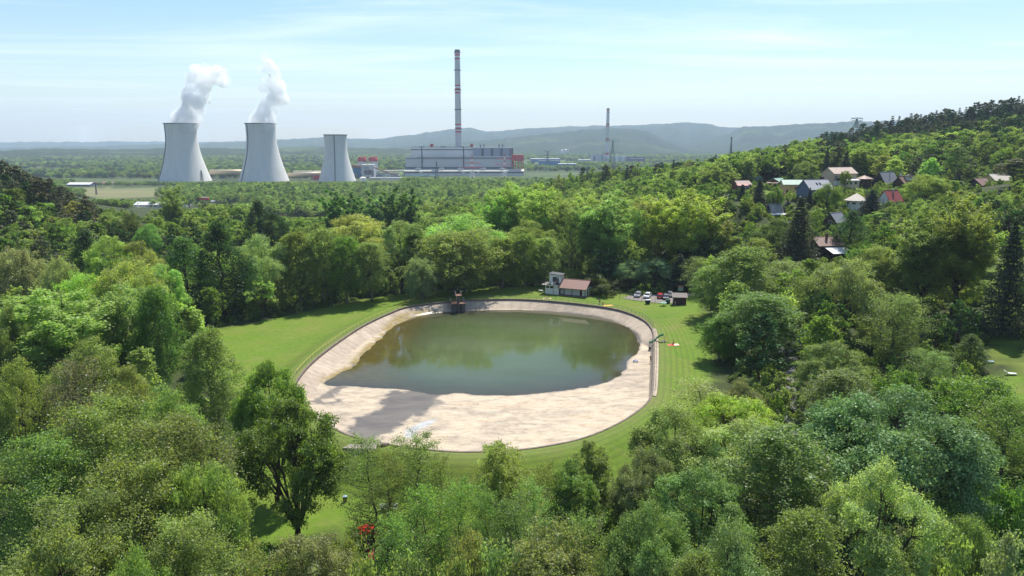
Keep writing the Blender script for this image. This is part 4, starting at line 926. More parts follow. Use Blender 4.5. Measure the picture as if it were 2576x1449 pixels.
# ------------------------------------------------------------------ clear spaces (sketch rectangles that nearer trees must not cover)
# houses: kind of record used again below when they are built: (x0, y0, x1, y1 in 1024 frame, distance)
HOUSE_BOX = [(730, 180, 750, 193, 345), (742, 177, 764, 187, 378), (759, 172, 778, 182, 385), (764, 178, 786, 191, 350), (779, 181, 802, 196, 330), (797, 181, 831, 203, 310), (822, 168, 856, 189, 350),
             (855, 174, 873, 183, 355), (867, 170, 900, 193, 340), (894, 175, 917, 193, 335), (844, 193, 868, 213, 290), (880, 194, 899, 208, 290), (983, 174, 1010, 190, 330), (966, 183, 991, 193, 325), (736, 209, 754, 221, 265),
             (759, 205, 786, 221, 268), (825, 218, 844, 230, 250), (802, 236, 850, 262, 240), (720, 224, 730, 234, 240)]
CLEAR = [(a / K, b / K, c / K, (b + .88 * (d - b)) / K, e + 25) for a, b, c, d, e in HOUSE_BOX] + [
    (1935, 945, 2025, 1075, 112), (1570, 718, 1800, 775, 214), (330, 497, 500, 524, 816), (485, 488, 625, 512, 880), (185, 466, 408, 500, 1020), (160, 452, 300, 468, 1290), (430, 808, 470, 850, 150),
    (2415, 1060, 2520, 1110, 104), (2470, 900, 2640, 965, 122), (2480, 860, 2520, 885, 140), (2130, 470, 2170, 478, 335), (850, 1090, 1420, 1320, 200), (590, 1150, 650, 1330, 95), (280, 590, 345, 616, 262), (90, 632, 185, 666, 165),
    (640, 515, 830, 545, 640), (2478, 695, 2600, 900, 145), (1985, 470, 2040, 545, 285), (1930, 480, 1990, 500, 300), (2130, 450, 2200, 470, 335)]
SKY_R = ([1180, 1250, 1350, 1450, 1500, 1600, 1700, 1800, 1900, 2000, 2100, 2200, 2300, 2400, 2500, 2640], [452, 450, 445, 428, 416, 408, 401, 388, 370, 352, 332, 306, 288, 270, 255, 238])
SKY_L = ([-60, 0, 30, 60, 100, 150, 200, 250, 300, 340, 380], [392, 402, 412, 428, 448, 470, 490, 518, 545, 570, 600])
def ymin(x, Y):
    if Y < 720 and x > 1180: return float(np.interp(x, *SKY_R))
    if Y < 520 and x < 380: return float(np.interp(x, *SKY_L))
    if Y < 330: return 470.0
    if x < 180: return 448.0
    if 180 <= x < 420 and Y < 1300: return 470.0 if Y > 900 else 480.0
    return 456.0 if x < 1010 else 444.0 if x < 1400 else 420.0
def masks(x, y):
    """True where trees may stand"""
    ok = poly_sd(x, y, LAWN_POLY) > 1.5
    dd = np.hypot(x - PC[0], y - PC[1]); nr = dd < 130
    r = np.full(x.shape, 99.0); r[nr] = poly_sd(x[nr], y[nr], RIM); ok &= r > 15
    for pl, kd in GARDENS: ok &= poly_sd(x, y, pl) > 1.0
    for sx, sy, sr in SPOTS: ok &= np.hypot(x - sx, y - sy) > sr
    return ok
def blocked(x, y, z, H, Wd):
    a = proj((x, y, z + H)); b = proj((x, y, z)); w = Wd * .5 * FPX / a[2] / K
    if a[1] < ymin(a[0], y): return True
    for x0, y0, x1, y1, lim in CLEAR:
        if y < lim and a[0] + w * .8 > x0 and a[0] - w * .8 < x1 and b[1] > y0 and a[1] < y1: return True
    return False
MANA = np.array([(a, b, w) for a, b, h, w in MAN])
def crowded(x, y, r, pts):
    if len(pts) == 0: return False
    q = np.asarray(pts); return bool((np.hypot(q[:, 0] - x, q[:, 1] - y) < (q[:, 2] * .5 + r) * .62).any())

# ------------------------------------------------------------------ the hillside and valley woods: largest trees one by one
def solve(x, y, H, y0=150, y1=720):
    """distance at which a tree of height H has its top on the sight line (x, y)"""
    Ys = np.arange(y0, y1, 4.0); d = ray(x, y); s = Ys / d[1]; gxs = d[0] * s; zs = CAM[2] + d[2] * s; diff = zs - (tz(gxs, Ys) + H)
    k = np.where((diff[:-1] > 0) & (diff[1:] <= 0))[0]
    if len(k) == 0: return None
    i = k[0]; return float(Ys[i] + 4 * diff[i] / (diff[i] - diff[i + 1] + 1e-9))
AUTO = [(a, b, w) for a, b, h, w in MAN]
NAUTO = 0
ZL = {'ridge': ('pines and oaks along the right hilltop', 'along the right hilltop skyline'), 'slope': ('trees of the wood above the hillside houses', 'in the wood above the hillside houses'),
      'low': ('trees filling the valley wood behind the pool', 'in the valley wood behind the pool poplars'), 'lhill': ('trees of the wooded slope at the left edge', 'on the wooded slope at the left edge'), 'vill': ('trees between the hillside gardens', 'between the hillside gardens')}
KN = {'far_broad': ('broad_tree', 'rounded broadleaf tree'), 'far_birch': ('birch_tree', 'drooping birch'), 'far_poplar': ('poplar_tree', 'upright poplar'), 'far_pine': ('pine_tree', 'dark pine'), 'far_spruce': ('spruce_tree', 'pointed dark spruce'), 'far_shrub': ('bush', 'low bush'), 'broad': ('broad_tree', 'rounded broadleaf tree'), 'pine': ('pine_tree', 'dark pine'), 'birch': ('birch_tree', 'drooping birch'), 'shrub': ('bush', 'low bush')}
TN = {'mid': 'mid green', 'deep': 'deep green', 'fresh': 'fresh green', 'lime': 'yellow green', 'pine': 'brownish green', 'spruce': 'blue green', 'olive': 'olive', 'sage': 'grey green', 'pale': 'pale flowering', 'dark': 'very dark', 'blue': 'bluish', 'brown': 'brown'}
def auto(kind, x, y, H, Wd, tint, zone, y0=150, y1=720, force=None, chk=True):
    global NAUTO
    Y = force if force else solve(x, y, H, y0, y1)
    if Y is None: return False
    if force: p = P(x, y, Y); gx_, gy_, zb = p[0], p[1], tz1(p[0], p[1]); H = p[2] - zb
    else: p = P(x, y, Y); gx_, gy_ = p[0], p[1]; zb = tz1(gx_, gy_)
    if H < 4 or H > 30: return False
    if chk and (crowded(gx_, gy_, Wd / 2, AUTO) or blocked(gx_, gy_, zb, H, Wd) or not masks(np.array([gx_]), np.array([gy_]))[0]): return False
    g, where = ZL[zone]; nm, words_ = KN[kind]; sz = 'tall ' if H > 15.5 else 'low ' if H < 9 else ''
    plant(nm, kind, (gx_, gy_, zb), H, Wd, TINT[tint], f'{sz}{TN[tint]} {words_} {where}', 'tree' if 'shrub' not in kind else 'shrub', g)
    AUTO.append((gx_, gy_, Wd)); NAUTO += 1; return True
def later(kind, x, y, H, Wd, tint, zone, force=None, chk=False):
    p = P(x, y, force); zb = tz1(p[0], p[1]); H = p[2] - zb
    if 4 < H < 30: EXTRA.append((kind, p[0], p[1], zb, H, Wd)); AUTO.append((p[0], p[1], Wd))
rs = random.Random(5)
EXTRA = []
odd = 0
xx = 1360.0                                                   # skyline of the right hill
while xx < 2600:
    yy = float(np.interp(xx, *SKY_R)); pineish = xx > 2090 or rs.random() < (.5 if 1500 < xx < 1800 else .3)
    kd = ('far_pine' if rs.random() < .7 else 'far_spruce') if pineish else 'far_broad'
    odd += 1; th_ = (kd, xx, yy, pineish)
    (auto if odd % 3 == 0 or not pineish else later)(kd, xx, yy + (rs.uniform(-5, 9) if pineish else rs.uniform(2, 11)), 14, rs.uniform(6.5, 9) if pineish else rs.uniform(9, 13), ('pine' if kd == 'far_pine' else 'spruce') if pineish else rs.choice(['deep', 'mid', 'fresh']), 'ridge', force=float(np.interp(xx, [1360, 1700, 2100, 2600], [560, 560, 590, 600])) + rs.uniform(-18, 18), chk=False)
    xx += rs.uniform(8, 17) if pineish else rs.uniform(18, 34)
xx = 2085.0
while xx < 2610:
    later(rs.choice(['far_pine', 'far_pine', 'far_spruce']), xx, float(np.interp(xx, *SKY_R)) + rs.uniform(5, 32), 14, rs.uniform(6.5, 9), 'pine', 'ridge', force=float(np.interp(xx, [2085, 2600], [580, 590])) + rs.uniform(-40, 5)); xx += rs.uniform(5, 9)
for x, y in ((6, 402), (38, 415), (64, 430), (92, 446), (120, 452), (150, 470), (178, 482), (212, 492), (18, 430), (80, 462)):   # skyline of the left slope
    auto('far_pine', x, y + rs.uniform(-4, 4), 14, rs.uniform(6, 9), 'pine', 'lhill', force=300 + rs.uniform(-15, 25), chk=False)
def fill(n, box, kinds, tints, hr, wr, zone, cap, y0=150, y1=720, cond=None):
    got = 0
    for _ in range(n):
        if got >= cap: break
        x, y = rs.uniform(box[0], box[2]), rs.uniform(box[1], box[3])
        if cond and not cond(x, y): continue
        k = rs.choice(kinds); t = 'pine' if k == 'far_pine' else 'spruce' if k == 'far_spruce' else rs.choice(tints)
        w = rs.uniform(*wr) * (.65 if k in ('far_pine', 'far_spruce', 'far_birch') else 1)
        got += auto(k, x, y, rs.uniform(*hr), w, t, zone, y0, y1)
    return got
fill(500, (2150, 300, 2600, 420), ['far_pine', 'far_pine', 'far_spruce'], ['fresh', 'mid', 'deep'], (12, 16), (9, 12), 'slope', 14, 300, 640, lambda x, y: np.interp(x, *SKY_R) + 6 < y < np.interp(x, *SKY_R) + 46)
fill(700, (1750, 330, 2600, 440), ['far_broad', 'far_broad', 'far_broad', 'far_birch', 'far_pine'], ['fresh', 'mid', 'deep', 'mid', 'lime'], (11, 15), (10, 14), 'slope', 28, 300, 640, lambda x, y: y > np.interp(x, *SKY_R) + 12)
fill(600, (0, 420, 360, 640), ['far_broad', 'far_broad', 'far_birch', 'far_pine'], ['mid', 'deep', 'sage', 'fresh'], (11, 16), (10, 14), 'lhill', 20, 170, 420, lambda x, y: y > np.interp(x, *SKY_L) + 16)
fill(500, (1240, 430, 1900, 560), ['far_broad', 'far_broad', 'far_birch', 'far_poplar'], ['mid', 'deep', 'fresh', 'sage'], (11, 17), (10, 13), 'low', 24, 260, 560)
fill(400, (1820, 430, 2575, 640), ['far_broad', 'far_birch', 'far_spruce', 'far_broad'], ['mid', 'deep', 'fresh', 'sage'], (4, 8), (5, 9), 'vill', 22, 170, 380)
print('AUTO', NAUTO, 'TOTAL', NAUTO + len(MAN))

# ------------------------------------------------------------------ everything smaller or beyond: woodland and undergrowth as masses
def joined(tm, cm, name):
    def arr(me):
        v = np.empty(len(me.vertices) * 3, np.float32); me.vertices.foreach_get('co', v); l = np.empty(len(me.loops), np.int32); me.loops.foreach_get('vertex_index', l)
        st = np.empty(len(me.polygons), np.int32); me.polygons.foreach_get('loop_start', st); to = np.empty(len(me.polygons), np.int32); me.polygons.foreach_get('loop_total', to); return v.reshape(-1, 3), l, st, to
    v1, l1, s1, t1 = arr(tm); v2, l2, s2, t2 = arr(cm); me = bpy.data.meshes.new(name)
    me.vertices.add(len(v1) + len(v2)); me.vertices.foreach_set('co', np.concatenate([v1, v2]).ravel())
    me.loops.add(len(l1) + len(l2)); me.loops.foreach_set('vertex_index', np.concatenate([l1, l2 + len(v1)]))
    me.polygons.add(len(s1) + len(s2)); me.polygons.foreach_set('loop_start', np.concatenate([s1, s2 + len(l1)])); me.polygons.foreach_set('loop_total', np.concatenate([t1, t2]))
    me.polygons.foreach_set('material_index', np.r_[np.zeros(len(s1), np.int32), np.ones(len(s2), np.int32)])
    tn = np.empty(len(v2), np.float32); cm.attributes['tint'].data.foreach_get('value', tn)
    at = me.attributes.new('tint', 'FLOAT', 'POINT'); at.data.foreach_set('value', np.r_[np.zeros(len(v1), np.float32), tn])
    me.materials.append(tm.materials[0]); me.materials.append(cm.materials[0]); me.update(calc_edges=True); return me
class Mass:
    def __init__(s, name): s.name = name; s.col = bpy.data.collections.new(name + '_kinds'); s.kinds = []; s.index = {}; s.pts = []
    def kind(s, k, tints):
        s.index[k] = []
        for i, (tm, cm, h, w) in enumerate(LIB[k]):
            for t in tints:
                me = joined(tm, cm, f'{s.name}_{k}'); me.materials[1] = mass_leaf(t, k in ('far_pine', 'far_spruce'))
                o = bpy.data.objects.new(f'{s.name}_kind_{len(s.kinds):03d}', me); o.color = (*TINT[t], 1); s.col.objects.link(o); s.index[k].append(len(s.kinds)); s.kinds.append((h, w))
    def put(s, k, x, y, z, H, Wd):
        i = rs.choice(s.index[k]); h, w = s.kinds[i]; s.pts.append((x, y, z, Wd / w, Wd / w, H / h, rs.uniform(0, 6.28), i))
    def build(s, label, tagkind='stuff'):
        a = np.array(s.pts); me = bpy.data.meshes.new(s.name); me.vertices.add(len(a)); me.vertices.foreach_set('co', a[:, :3].astype(np.float32).ravel())
        me.attributes.new('size', 'FLOAT_VECTOR', 'POINT').data.foreach_set('vector', a[:, 3:6].astype(np.float32).ravel())
        me.attributes.new('spin', 'FLOAT_VECTOR', 'POINT').data.foreach_set('vector', np.c_[np.zeros((len(a), 2)), a[:, 6]].astype(np.float32).ravel())
        me.attributes.new('which', 'INT', 'POINT').data.foreach_set('value', a[:, 7].astype(np.int32))
        o = obj(s.name, me); g = bpy.data.node_groups.new(s.name, 'GeometryNodeTree')
        g.interface.new_socket('Geometry', in_out='INPUT', socket_type='NodeSocketGeometry'); g.interface.new_socket('Geometry', in_out='OUTPUT', socket_type='NodeSocketGeometry')
        gi = g.nodes.new('NodeGroupInput'); go = g.nodes.new('NodeGroupOutput'); ip = g.nodes.new('GeometryNodeInstanceOnPoints'); ci = g.nodes.new('GeometryNodeCollectionInfo')
        ci.inputs['Collection'].default_value = s.col; ci.inputs['Separate Children'].default_value = True; ci.inputs['Reset Children'].default_value = True; ip.inputs['Pick Instance'].default_value = True
        def na(n, t):
            q = g.nodes.new('GeometryNodeInputNamedAttribute'); q.data_type = t; q.inputs['Name'].default_value = n; return [z for z in q.outputs if z.enabled and z.name == 'Attribute'][0]
        g.links.new(gi.outputs[0], ip.inputs['Points']); g.links.new(ci.outputs[0], ip.inputs['Instance']); g.links.new(na('which', 'INT'), ip.inputs['Instance Index'])
        g.links.new(na('spin', 'FLOAT_VECTOR'), ip.inputs['Rotation']); g.links.new(na('size', 'FLOAT_VECTOR'), ip.inputs['Scale']); g.links.new(ip.outputs[0], go.inputs[0])
        md = o.modifiers.new('spread', 'NODES'); md.node_group = g; tag(o, label, kind=tagkind); return o
wood = Mass('woodland')
wood.kind('far_broad', ['mid', 'deep', 'fresh', 'sage', 'olive', 'lime', 'dark', 'deep']); wood.kind('far_birch', ['olive', 'mid', 'sage']); wood.kind('far_poplar', ['mid', 'fresh']); wood.kind('far_pine', ['pine', 'dark']); wood.kind('far_spruce', ['spruce']); wood.kind('far_shrub', ['mid', 'sage', 'olive', 'lime'])
def grid(y0, y1, step, slack=60):
    out = []
    y = y0
    while y < y1:
        w = .74 * y + slack; n = int(2 * w / step)
        for i in range(n): out.append((-w + (i + rs.random()) * step, y + rs.random() * step))
        y += step
    return np.array(out)
AUTO_A = np.array(AUTO)
c = grid(120, 780, 7.5); ok = masks(c[:, 0], c[:, 1]); c = c[ok]; z = tz(c[:, 0], c[:, 1]); nz = vnoise(c[:, 0] / 60, c[:, 1] / 60, 15, 3); hill = z > 30
for (x, y), zz, n_ in zip(c, z, nz):
    mid = 280 < y < 560 and -170 < x < 120
    H = rs.uniform(9, 15) if y < 560 else rs.uniform(7, 12)
    left_h = x < -170 and zz > 12; up = zz > 36 + 14 * (n_ - .5) or (left_h and zz > 16 + 12 * (n_ - .5))
    k = rs.choice(['far_pine', 'far_pine', 'far_pine', 'far_broad']) if up else rs.choice(['far_broad', 'far_broad', 'far_broad', 'far_birch', 'far_birch' if mid else 'far_broad', 'far_poplar' if mid else 'far_pine'])
    q_ = proj((x, y, zz + H)); band = (q_[0] > 2060 and q_[1] < np.interp(q_[0], *SKY_R) + 48) or (q_[0] < 260 and y < 500 and q_[1] < np.interp(q_[0], *SKY_L) + 60)
    if band: k = rs.choice(['far_pine', 'far_pine', 'far_pine', 'far_spruce', 'far_broad' if rs.random() < .3 else 'far_pine'])
    Wd = rs.uniform(8, 12) * (.62 if k in ('far_pine', 'far_birch', 'far_poplar') else 1) * (H / 13) ** .5
    village = 210 < y < 385 and 70 < x < 260 and zz > 9
    if y > 380 and not band: H *= 1.18; Wd *= rs.uniform(1.1, 1.7)
    if village: H *= rs.uniform(.25, .6); Wd *= .6
    if y < 175 and rs.random() < .45: continue
    if n_ > .62 and 540 < y: continue
    if (np.hypot(AUTO_A[:, 0] - x, AUTO_A[:, 1] - y) < AUTO_A[:, 2] * .42).any(): continue
    for t_ in range(3):
        if not blocked(x, y, zz, H, Wd): wood.put(k, x, y, zz, H, Wd); break
        H *= .72; Wd *= .85
        if H < 4.5: break
c = grid(780, 1560, 11); ok = masks(c[:, 0], c[:, 1]); c = c[ok]; z = tz(c[:, 0], c[:, 1]); nz = vnoise(c[:, 0] / 110, c[:, 1] / 110, 16, 3)
for (x, y), zz, n_ in zip(c, z, nz):
    plant_area = 1410 < y and -330 < x < 560
    if n_ < .30 or plant_area: continue
    H = rs.uniform(6, 15) * (.8 + .8 * (n_ - .4)); k = rs.choice(['far_broad', 'far_broad', 'far_shrub', 'far_birch'])
    w_ = rs.uniform(6, 14)
    for t_ in range(4):
        if not blocked(x, y, zz, H, 7): wood.put(k, x, y, zz, H, w_); break
        H *= .72; w_ *= .88
c = grid(1560, 4300, 21, 150); z = tz(c[:, 0], c[:, 1]); nz = vnoise(c[:, 0] / 420, c[:, 1] / 230, 18, 4)
for (x, y), zz, n_ in zip(c, z, nz):
    if n_ < .42 or (y < 1980 and -330 < x < 420): continue
    wood.put(rs.choice(['far_pine', 'far_broad', 'far_broad', 'far_poplar']), x, y, zz - 1, rs.uniform(10, 16), rs.uniform(12, 22))
for k, x, y, zz, H, Wd in EXTRA: wood.put(k, x, y, zz, H, Wd)
print('WOOD', len(wood.pts))
wood.build('dense mixed woodland covering the hillsides and the valley floor')
under = Mass('undergrowth'); under.kind('far_shrub', ['mid', 'sage', 'deep', 'olive', 'fresh'])
c = grid(48, 370, 3.6, 30); ok = masks(c[:, 0], c[:, 1]); c = c[ok]; z = tz(c[:, 0], c[:, 1]); nz = vnoise(c[:, 0] / 16, c[:, 1] / 16, 19, 3)
for (x, y), zz, n_ in zip(c, z, nz):
    if n_ < .36: continue
    H = rs.uniform(1.0, 3.2) * (.6 + n_)
    if y > 150 or not blocked(x, y, zz, H, 3.5): under.put('far_shrub', x, y, zz, H, rs.uniform(2.6, 4.8))
print('UNDER', len(under.pts))
under.build('bushes and saplings growing under the trees')
# ------------------------------------------------------------------ houses on the right hillside
def hm(name, c, **k): return mat(name, c, k.pop('rough', .8), k.pop('var', .16), k.pop('scale', .9), **k)
BROWNWOOD = hm('brown_boards', (0.085, 0.042, 0.026), var=.3, streak=(5, 5, .4)); DARKWOOD = hm('dark_boards', (0.038, 0.022, 0.017), var=.3, streak=(5, 5, .4)); REDWOOD = hm('red_brown_boards', (0.145, 0.052, 0.032), var=.25, streak=(5, 5, .4))
OCHRE = hm('ochre_plaster', (0.56, 0.37, 0.17)); BEIGE = hm('beige_plaster', (0.52, 0.39, 0.27)); WHITE = hm('white_plaster', (0.62, 0.62, 0.59), streak=(1.5, 1.5, .3)); BLUEGREY = hm('blue_grey_boards', (0.125, 0.15, 0.20), streak=(4, 4, .3)); LIGHTBLUE = hm('light_blue_boards', (0.30, 0.40, 0.50)); YELLOW = hm('yellow_plaster', (0.58, 0.43, 0.17))
R_GREY = hm('grey_sheet_roof', (0.21, 0.215, 0.22), rough=.5, streak=(3, .2, .2)); R_LIGHT = hm('light_slate_roof', (0.34, 0.34, 0.34), rough=.5, streak=(3, .2, .2)); R_RED = hm('red_sheet_roof', (0.27, 0.050, 0.042), rough=.55); R_BROWN = hm('brown_sheet_roof', (0.22, 0.13, 0.10), rough=.6, streak=(3, .2, .2))
R_GREEN = hm('green_sheet_roof', (0.20, 0.33, 0.25), rough=.55); R_TEAL = hm('teal_sheet_roof', (0.16, 0.30, 0.25), rough=.5); R_TAN = hm('tan_roof', (0.44, 0.34, 0.27), rough=.7); R_BEIGE = hm('beige_roof', (0.48, 0.42, 0.35), rough=.7); R_WHITE = hm('white_sheet_roof', (0.62, 0.61, 0.59), rough=.5, var=.06)
STONE = hm('rubble_stone', (0.27, 0.20, 0.14), var=.35, scale=2.5); FRAME = hm('white_frames', (0.68, 0.68, 0.66), var=.05); BRICK = hm('chimney_brick', (0.13, 0.055, 0.045), var=.3, scale=3); STEEL = hm('galvanised_steel', (0.42, 0.43, 0.44), rough=.45, metallic=.6); CONC = hm('grey_concrete', (0.32, 0.31, 0.29), var=.25); BLACK = hm('black_paint', (0.02, 0.02, 0.022)); PANE = glass_mat()

def window(parent, face, a, z, ww, wh, w, d, fr=FRAME):
    """face f (front, -y), b (back), l (-x), r (+x); a = position along the face"""
    f, g = MB(), MB(); t = .07
    def q(mb, a0, a1, z0, z1, o0, o1):
        if face == 'f': mb.bb(a0, a1, -d / 2 - o1, -d / 2 - o0, z0, z1)
        elif face == 'b': mb.bb(a0, a1, d / 2 + o0, d / 2 + o1, z0, z1)
        elif face == 'l': mb.bb(-w / 2 - o1, -w / 2 - o0, a0, a1, z0, z1)
        else: mb.bb(w / 2 + o0, w / 2 + o1, a0, a1, z0, z1)
    h2 = ww / 2
    for a0, a1, z0, z1 in ((-h2, h2, z, z + .1), (-h2, h2, z + wh - .1, z + wh), (-h2, -h2 + .1, z + .1, z + wh - .1), (h2 - .1, h2, z + .1, z + wh - .1), (-.04, .04, z + .1, z + wh - .1)): q(f, a + a0, a + a1, z0, z1, .004, t)
    q(g, a - h2 + .1, a + h2 - .1, z + .1, z + wh - .1, .006, .035)
    o = f.build('window', fr, parent); g.build('pane', PANE, o); return o
def door(parent, face, a, ww, wh, w, d, m=None, z=0.0):
    f, k = MB(), MB()
    if face == 'f': f.bb(a - ww / 2, a + ww / 2, -d / 2 - .06, -d / 2 - .004, z, z + wh); k.bb(a + ww * .3, a + ww * .42, -d / 2 - .12, -d / 2 - .062, z + 1, z + 1.06)
    elif face == 'r': f.bb(w / 2 + .004, w / 2 + .06, a - ww / 2, a + ww / 2, z, z + wh); k.bb(w / 2 + .062, w / 2 + .12, a + ww * .3, a + ww * .42, z + 1, z + 1.06)
    else: f.bb(-w / 2 - .06, -w / 2 - .004, a - ww / 2, a + ww / 2, z, z + wh); k.bb(-w / 2 - .12, -w / 2 - .062, a + ww * .3, a + ww * .42, z + 1, z + 1.06)
    o = f.build('door', m or DARKWOOD, parent); k.build('handle', STEEL, o); return o
def gable_roof(parent, w, d, h, rh, m, over=.45, th=.16, x0=None, x1=None):
    b = MB(); s = rh / (d / 2); X0 = -w / 2 - over if x0 is None else x0; X1 = w / 2 + over if x1 is None else x1
    for sg in (-1, 1):
        e = d / 2 + over; b.prismx([(0, h + rh + .03), (sg * e, h - over * s + .03), (sg * e, h - over * s + .03 + th), (0, h + rh + .03 + th)], X0, X1)
    b.bb(X0 - .02, X1 + .02, -.14, .14, h + rh + th - .02, h + rh + th + .09)
    return b.build('roof', m, parent)
def chimney(roof, x, y, z0, z1, s=.6, m=BRICK):
    b = MB(); b.bb(x - s / 2, x + s / 2, y - s / 2, y + s / 2, z0, z1); b.bb(x - s / 2 - .08, x + s / 2 + .08, y - s / 2 - .08, y + s / 2 + .08, z1, z1 + .12); return b.build('chimney', m, roof)
def house(name, label, u, v, Y, rz, w, d, h, rh, wall, roof, foundation=STONE, fh=3.0, group='houses on the hillside'):
    ys = np.linspace(.78 * Y, 1.25 * Y, 60); d_ = ray(u / K, v / K); g_ = np.abs(tz(d_[0] * ys / d_[1], ys) - CAM[2] - d_[2] * ys / d_[1]) + .03 * np.abs(ys - Y)
    p = P(u / K, v / K, float(ys[g_.argmin()])); z = tz1(p[0], p[1]); z = max(min(p[2], z + 2.5), z - .9)
    o = empty(name, (p[0], p[1], z), R(rz)); tag(o, label, 'house', group)
    b = MB(); b.prismx([(-d / 2, 0), (d / 2, 0), (d / 2, h), (0, h + rh), (-d / 2, h)], -w / 2, w / 2); b.build('wall', wall, o)
    b = MB(); b.bb(-w / 2 - .08, w / 2 + .08, -d / 2 - .08, d / 2 + .08, -fh, -.003); b.build('foundation', foundation, o)
    rf = gable_roof(o, w, d, h, rh, roof)
    return o, rf
def railing(parent, x0, x1, y0, y1, z, m, h=.95, n=7):
    b = MB()
    pts = [(x0, y1), (x0, y0), (x1, y0), (x1, y1)]
    for (ax, ay), (bx_, by_) in zip(pts[:-1], pts[1:]):
        for zz in (h, h * .55, h * .25): b.tube([(ax, ay, z + zz), (bx_, by_, z + zz)], .045, 4)
        for i in range(n + 1): b.tube([(ax + (bx_ - ax) * i / n, ay + (by_ - ay) * i / n, z), (ax + (bx_ - ax) * i / n, ay + (by_ - ay) * i / n, z + h)], .04, 4)
    return b.build('railing', m, parent)

o, rf = house('cabin', 'red brown cabin with a red awning roof over its left gable', 741, 189.5, 345, 14, 6.6, 5.6, 2.5, 1.5, REDWOOD, R_BROWN)
b = MB(); b.prismx([(-4.6, 1.95), (-2.75, 2.75), (-2.75, 2.85), (-4.6, 2.05)], -4.4, 1.2); b.build('awning', R_RED, o)
for i in range(5): window(o, 'f', -2.6 + i * 1.2, .9, .95, 1.1, 6.6, 5.6)
o, rf = house('cabin', 'brown cabin with a turquoise roof beside the forest edge', 752, 184, 378, 6, 9.6, 6.0, 2.5, 1.7, REDWOOD, R_TEAL)
window(o, 'f', .6, .6, 2.6, 1.5, 9.6, 6); window(o, 'f', 3.4, .8, 1.2, 1.2, 9.6, 6); window(o, 'r', .5, .8, 1.3, 1.3, 9.6, 6); door(o, 'f', -2.6, .9, 2, 9.6, 6)
o, rf = house('cabin', 'dark brown cabin with a bright red roof at the forest edge', 768, 179.6, 385, 52, 6.4, 7.4, 2.7, 1.7, DARKWOOD, R_RED)
window(o, 'f', -1, .9, 1.1, 1.0, 6.4, 7.4); window(o, 'f', 1.3, .9, 1.1, 1.0, 6.4, 7.4); window(o, 'r', .5, .9, 1.1, 1.0, 6.4, 7.4)
o, rf = house('cabin', 'brown cabin with a pale green roof and grey porch', 777, 187, 350, 40, 6.4, 6.2, 2.6, 1.5, REDWOOD, R_GREEN)
b = MB(); b.prismy([(-5.6, 2.0), (-3.3, 2.5), (-3.3, 2.6), (-5.6, 2.1)], -3.2, 2.6); b.build('awning', R_BROWN, o)
b = MB(); b.bb(-5.4, -3.22, -3.1, 2.5, -.2, .9); b.build('porch', CONC, o)
for y in (-2.8, 2.2): MB().bb(-5.35, -5.2, y - .08, y + .08, .9, 2.05).build('post', DARKWOOD, o)
window(o, 'f', .8, .9, 1.1, 1.0, 6.4, 6.2)
o, rf = house('yellow_shed', 'ochre house with a pale green roof next to the blue grey house', 790.5, 194, 330, -3, 8.6, 6.0, 4.6, 1.9, OCHRE, R_GREEN)
window(o, 'f', 1.4, 2.2, 1.2, 1.3, 8.6, 6, REDWOOD); door(o, 'f', -2.5, 1, 2, 8.6, 6); b = MB(); b.bb(-4.6, -4.3, -6.5, -3.02, -2, 1.2); b.bb(-4.29, 1.0, -6.5, -6.2, -2, .2); b.build('terrace_wall', OCHRE, o)
o, rf = house('gabled_house', 'blue grey boarded house with light slate roof and two skylights', 814, 199.5, 312, 18, 11.4, 8.4, 4.6, 3.6, BLUEGREY, R_LIGHT)
b = MB(); b.bb(-1.6, 2.4, -4.24, -4.206, .0, 4.2); b.build('panel', LIGHTBLUE, o)
f = MB(); f.bb(-.5, .9, -4.33, -4.25, 1.5, 2.9); f = f.build('window', FRAME, o); g = MB(); g.bb(-.35, .13, -4.36, -4.335, 1.65, 2.75); g.bb(.27, .75, -4.36, -4.335, 1.65, 2.75); g.build('pane', PANE, f)
window(o, 'r', .2, 4.2, 1.2, 1.4, 11.4, 8.4); window(o, 'r', -2.2, 1.2, 1.0, 1.2, 11.4, 8.4)
for x in (-.9, .7):
    b = MB(); sl = 3.6 / 4.2; y0, y1 = -2.6, -1.5; b.add([(x - .45, y0, 8.2 + y0 * sl + .24), (x + .45, y0, 8.2 + y0 * sl + .24), (x + .45, y1, 8.2 + y1 * sl + .24), (x - .45, y1, 8.2 + y1 * sl + .24), (x - .45, y0, 8.2 + y0 * sl + .1), (x + .45, y0, 8.2 + y0 * sl + .1), (x + .45, y1, 8.2 + y1 * sl + .1), (x - .45, y1, 8.2 + y1 * sl + .1)], [(0, 1, 2, 3), (7, 6, 5, 4), (4, 5, 1, 0), (5, 6, 2, 1), (6, 7, 3, 2), (7, 4, 0, 3)]); b.build('skylight', PANE, rf)
chimney(rf, 4.4, 1.2, 6.6, 9.3, .9, DARKWOOD)
o, rf = house('gabled_house', 'large beige house with red gable, balcony and veranda', 838, 186.5, 352, 20, 13.4, 8.2, 6.3, 2.6, BEIGE, R_TAN)
b = MB(); b.prismx([(-4.35, 6.05), (0, 8.75), (4.35, 6.05), (4.35, 5.6), (0, 8.2), (-4.35, 5.6)], 6.75, 6.83); b.add([(6.74, -4.1, 4.3), (6.74, 4.1, 6.3), (6.74, 0, 8.85), (6.74, -4.1, 6.3)], [(0, 1, 2, 3)]); b.build('gable_cladding', R_RED, o)
b = MB(); b.bb(-2.8, 5.4, -7.2, -4.13, -.4, 2.9); b.build('veranda', BEIGE, o); b = MB(); b.prismx([(-7.6, 3.1), (-4.12, 3.9), (-4.12, 4.02), (-7.6, 3.22)], -3.1, 5.8); b.build('veranda_roof', R_WHITE, o)
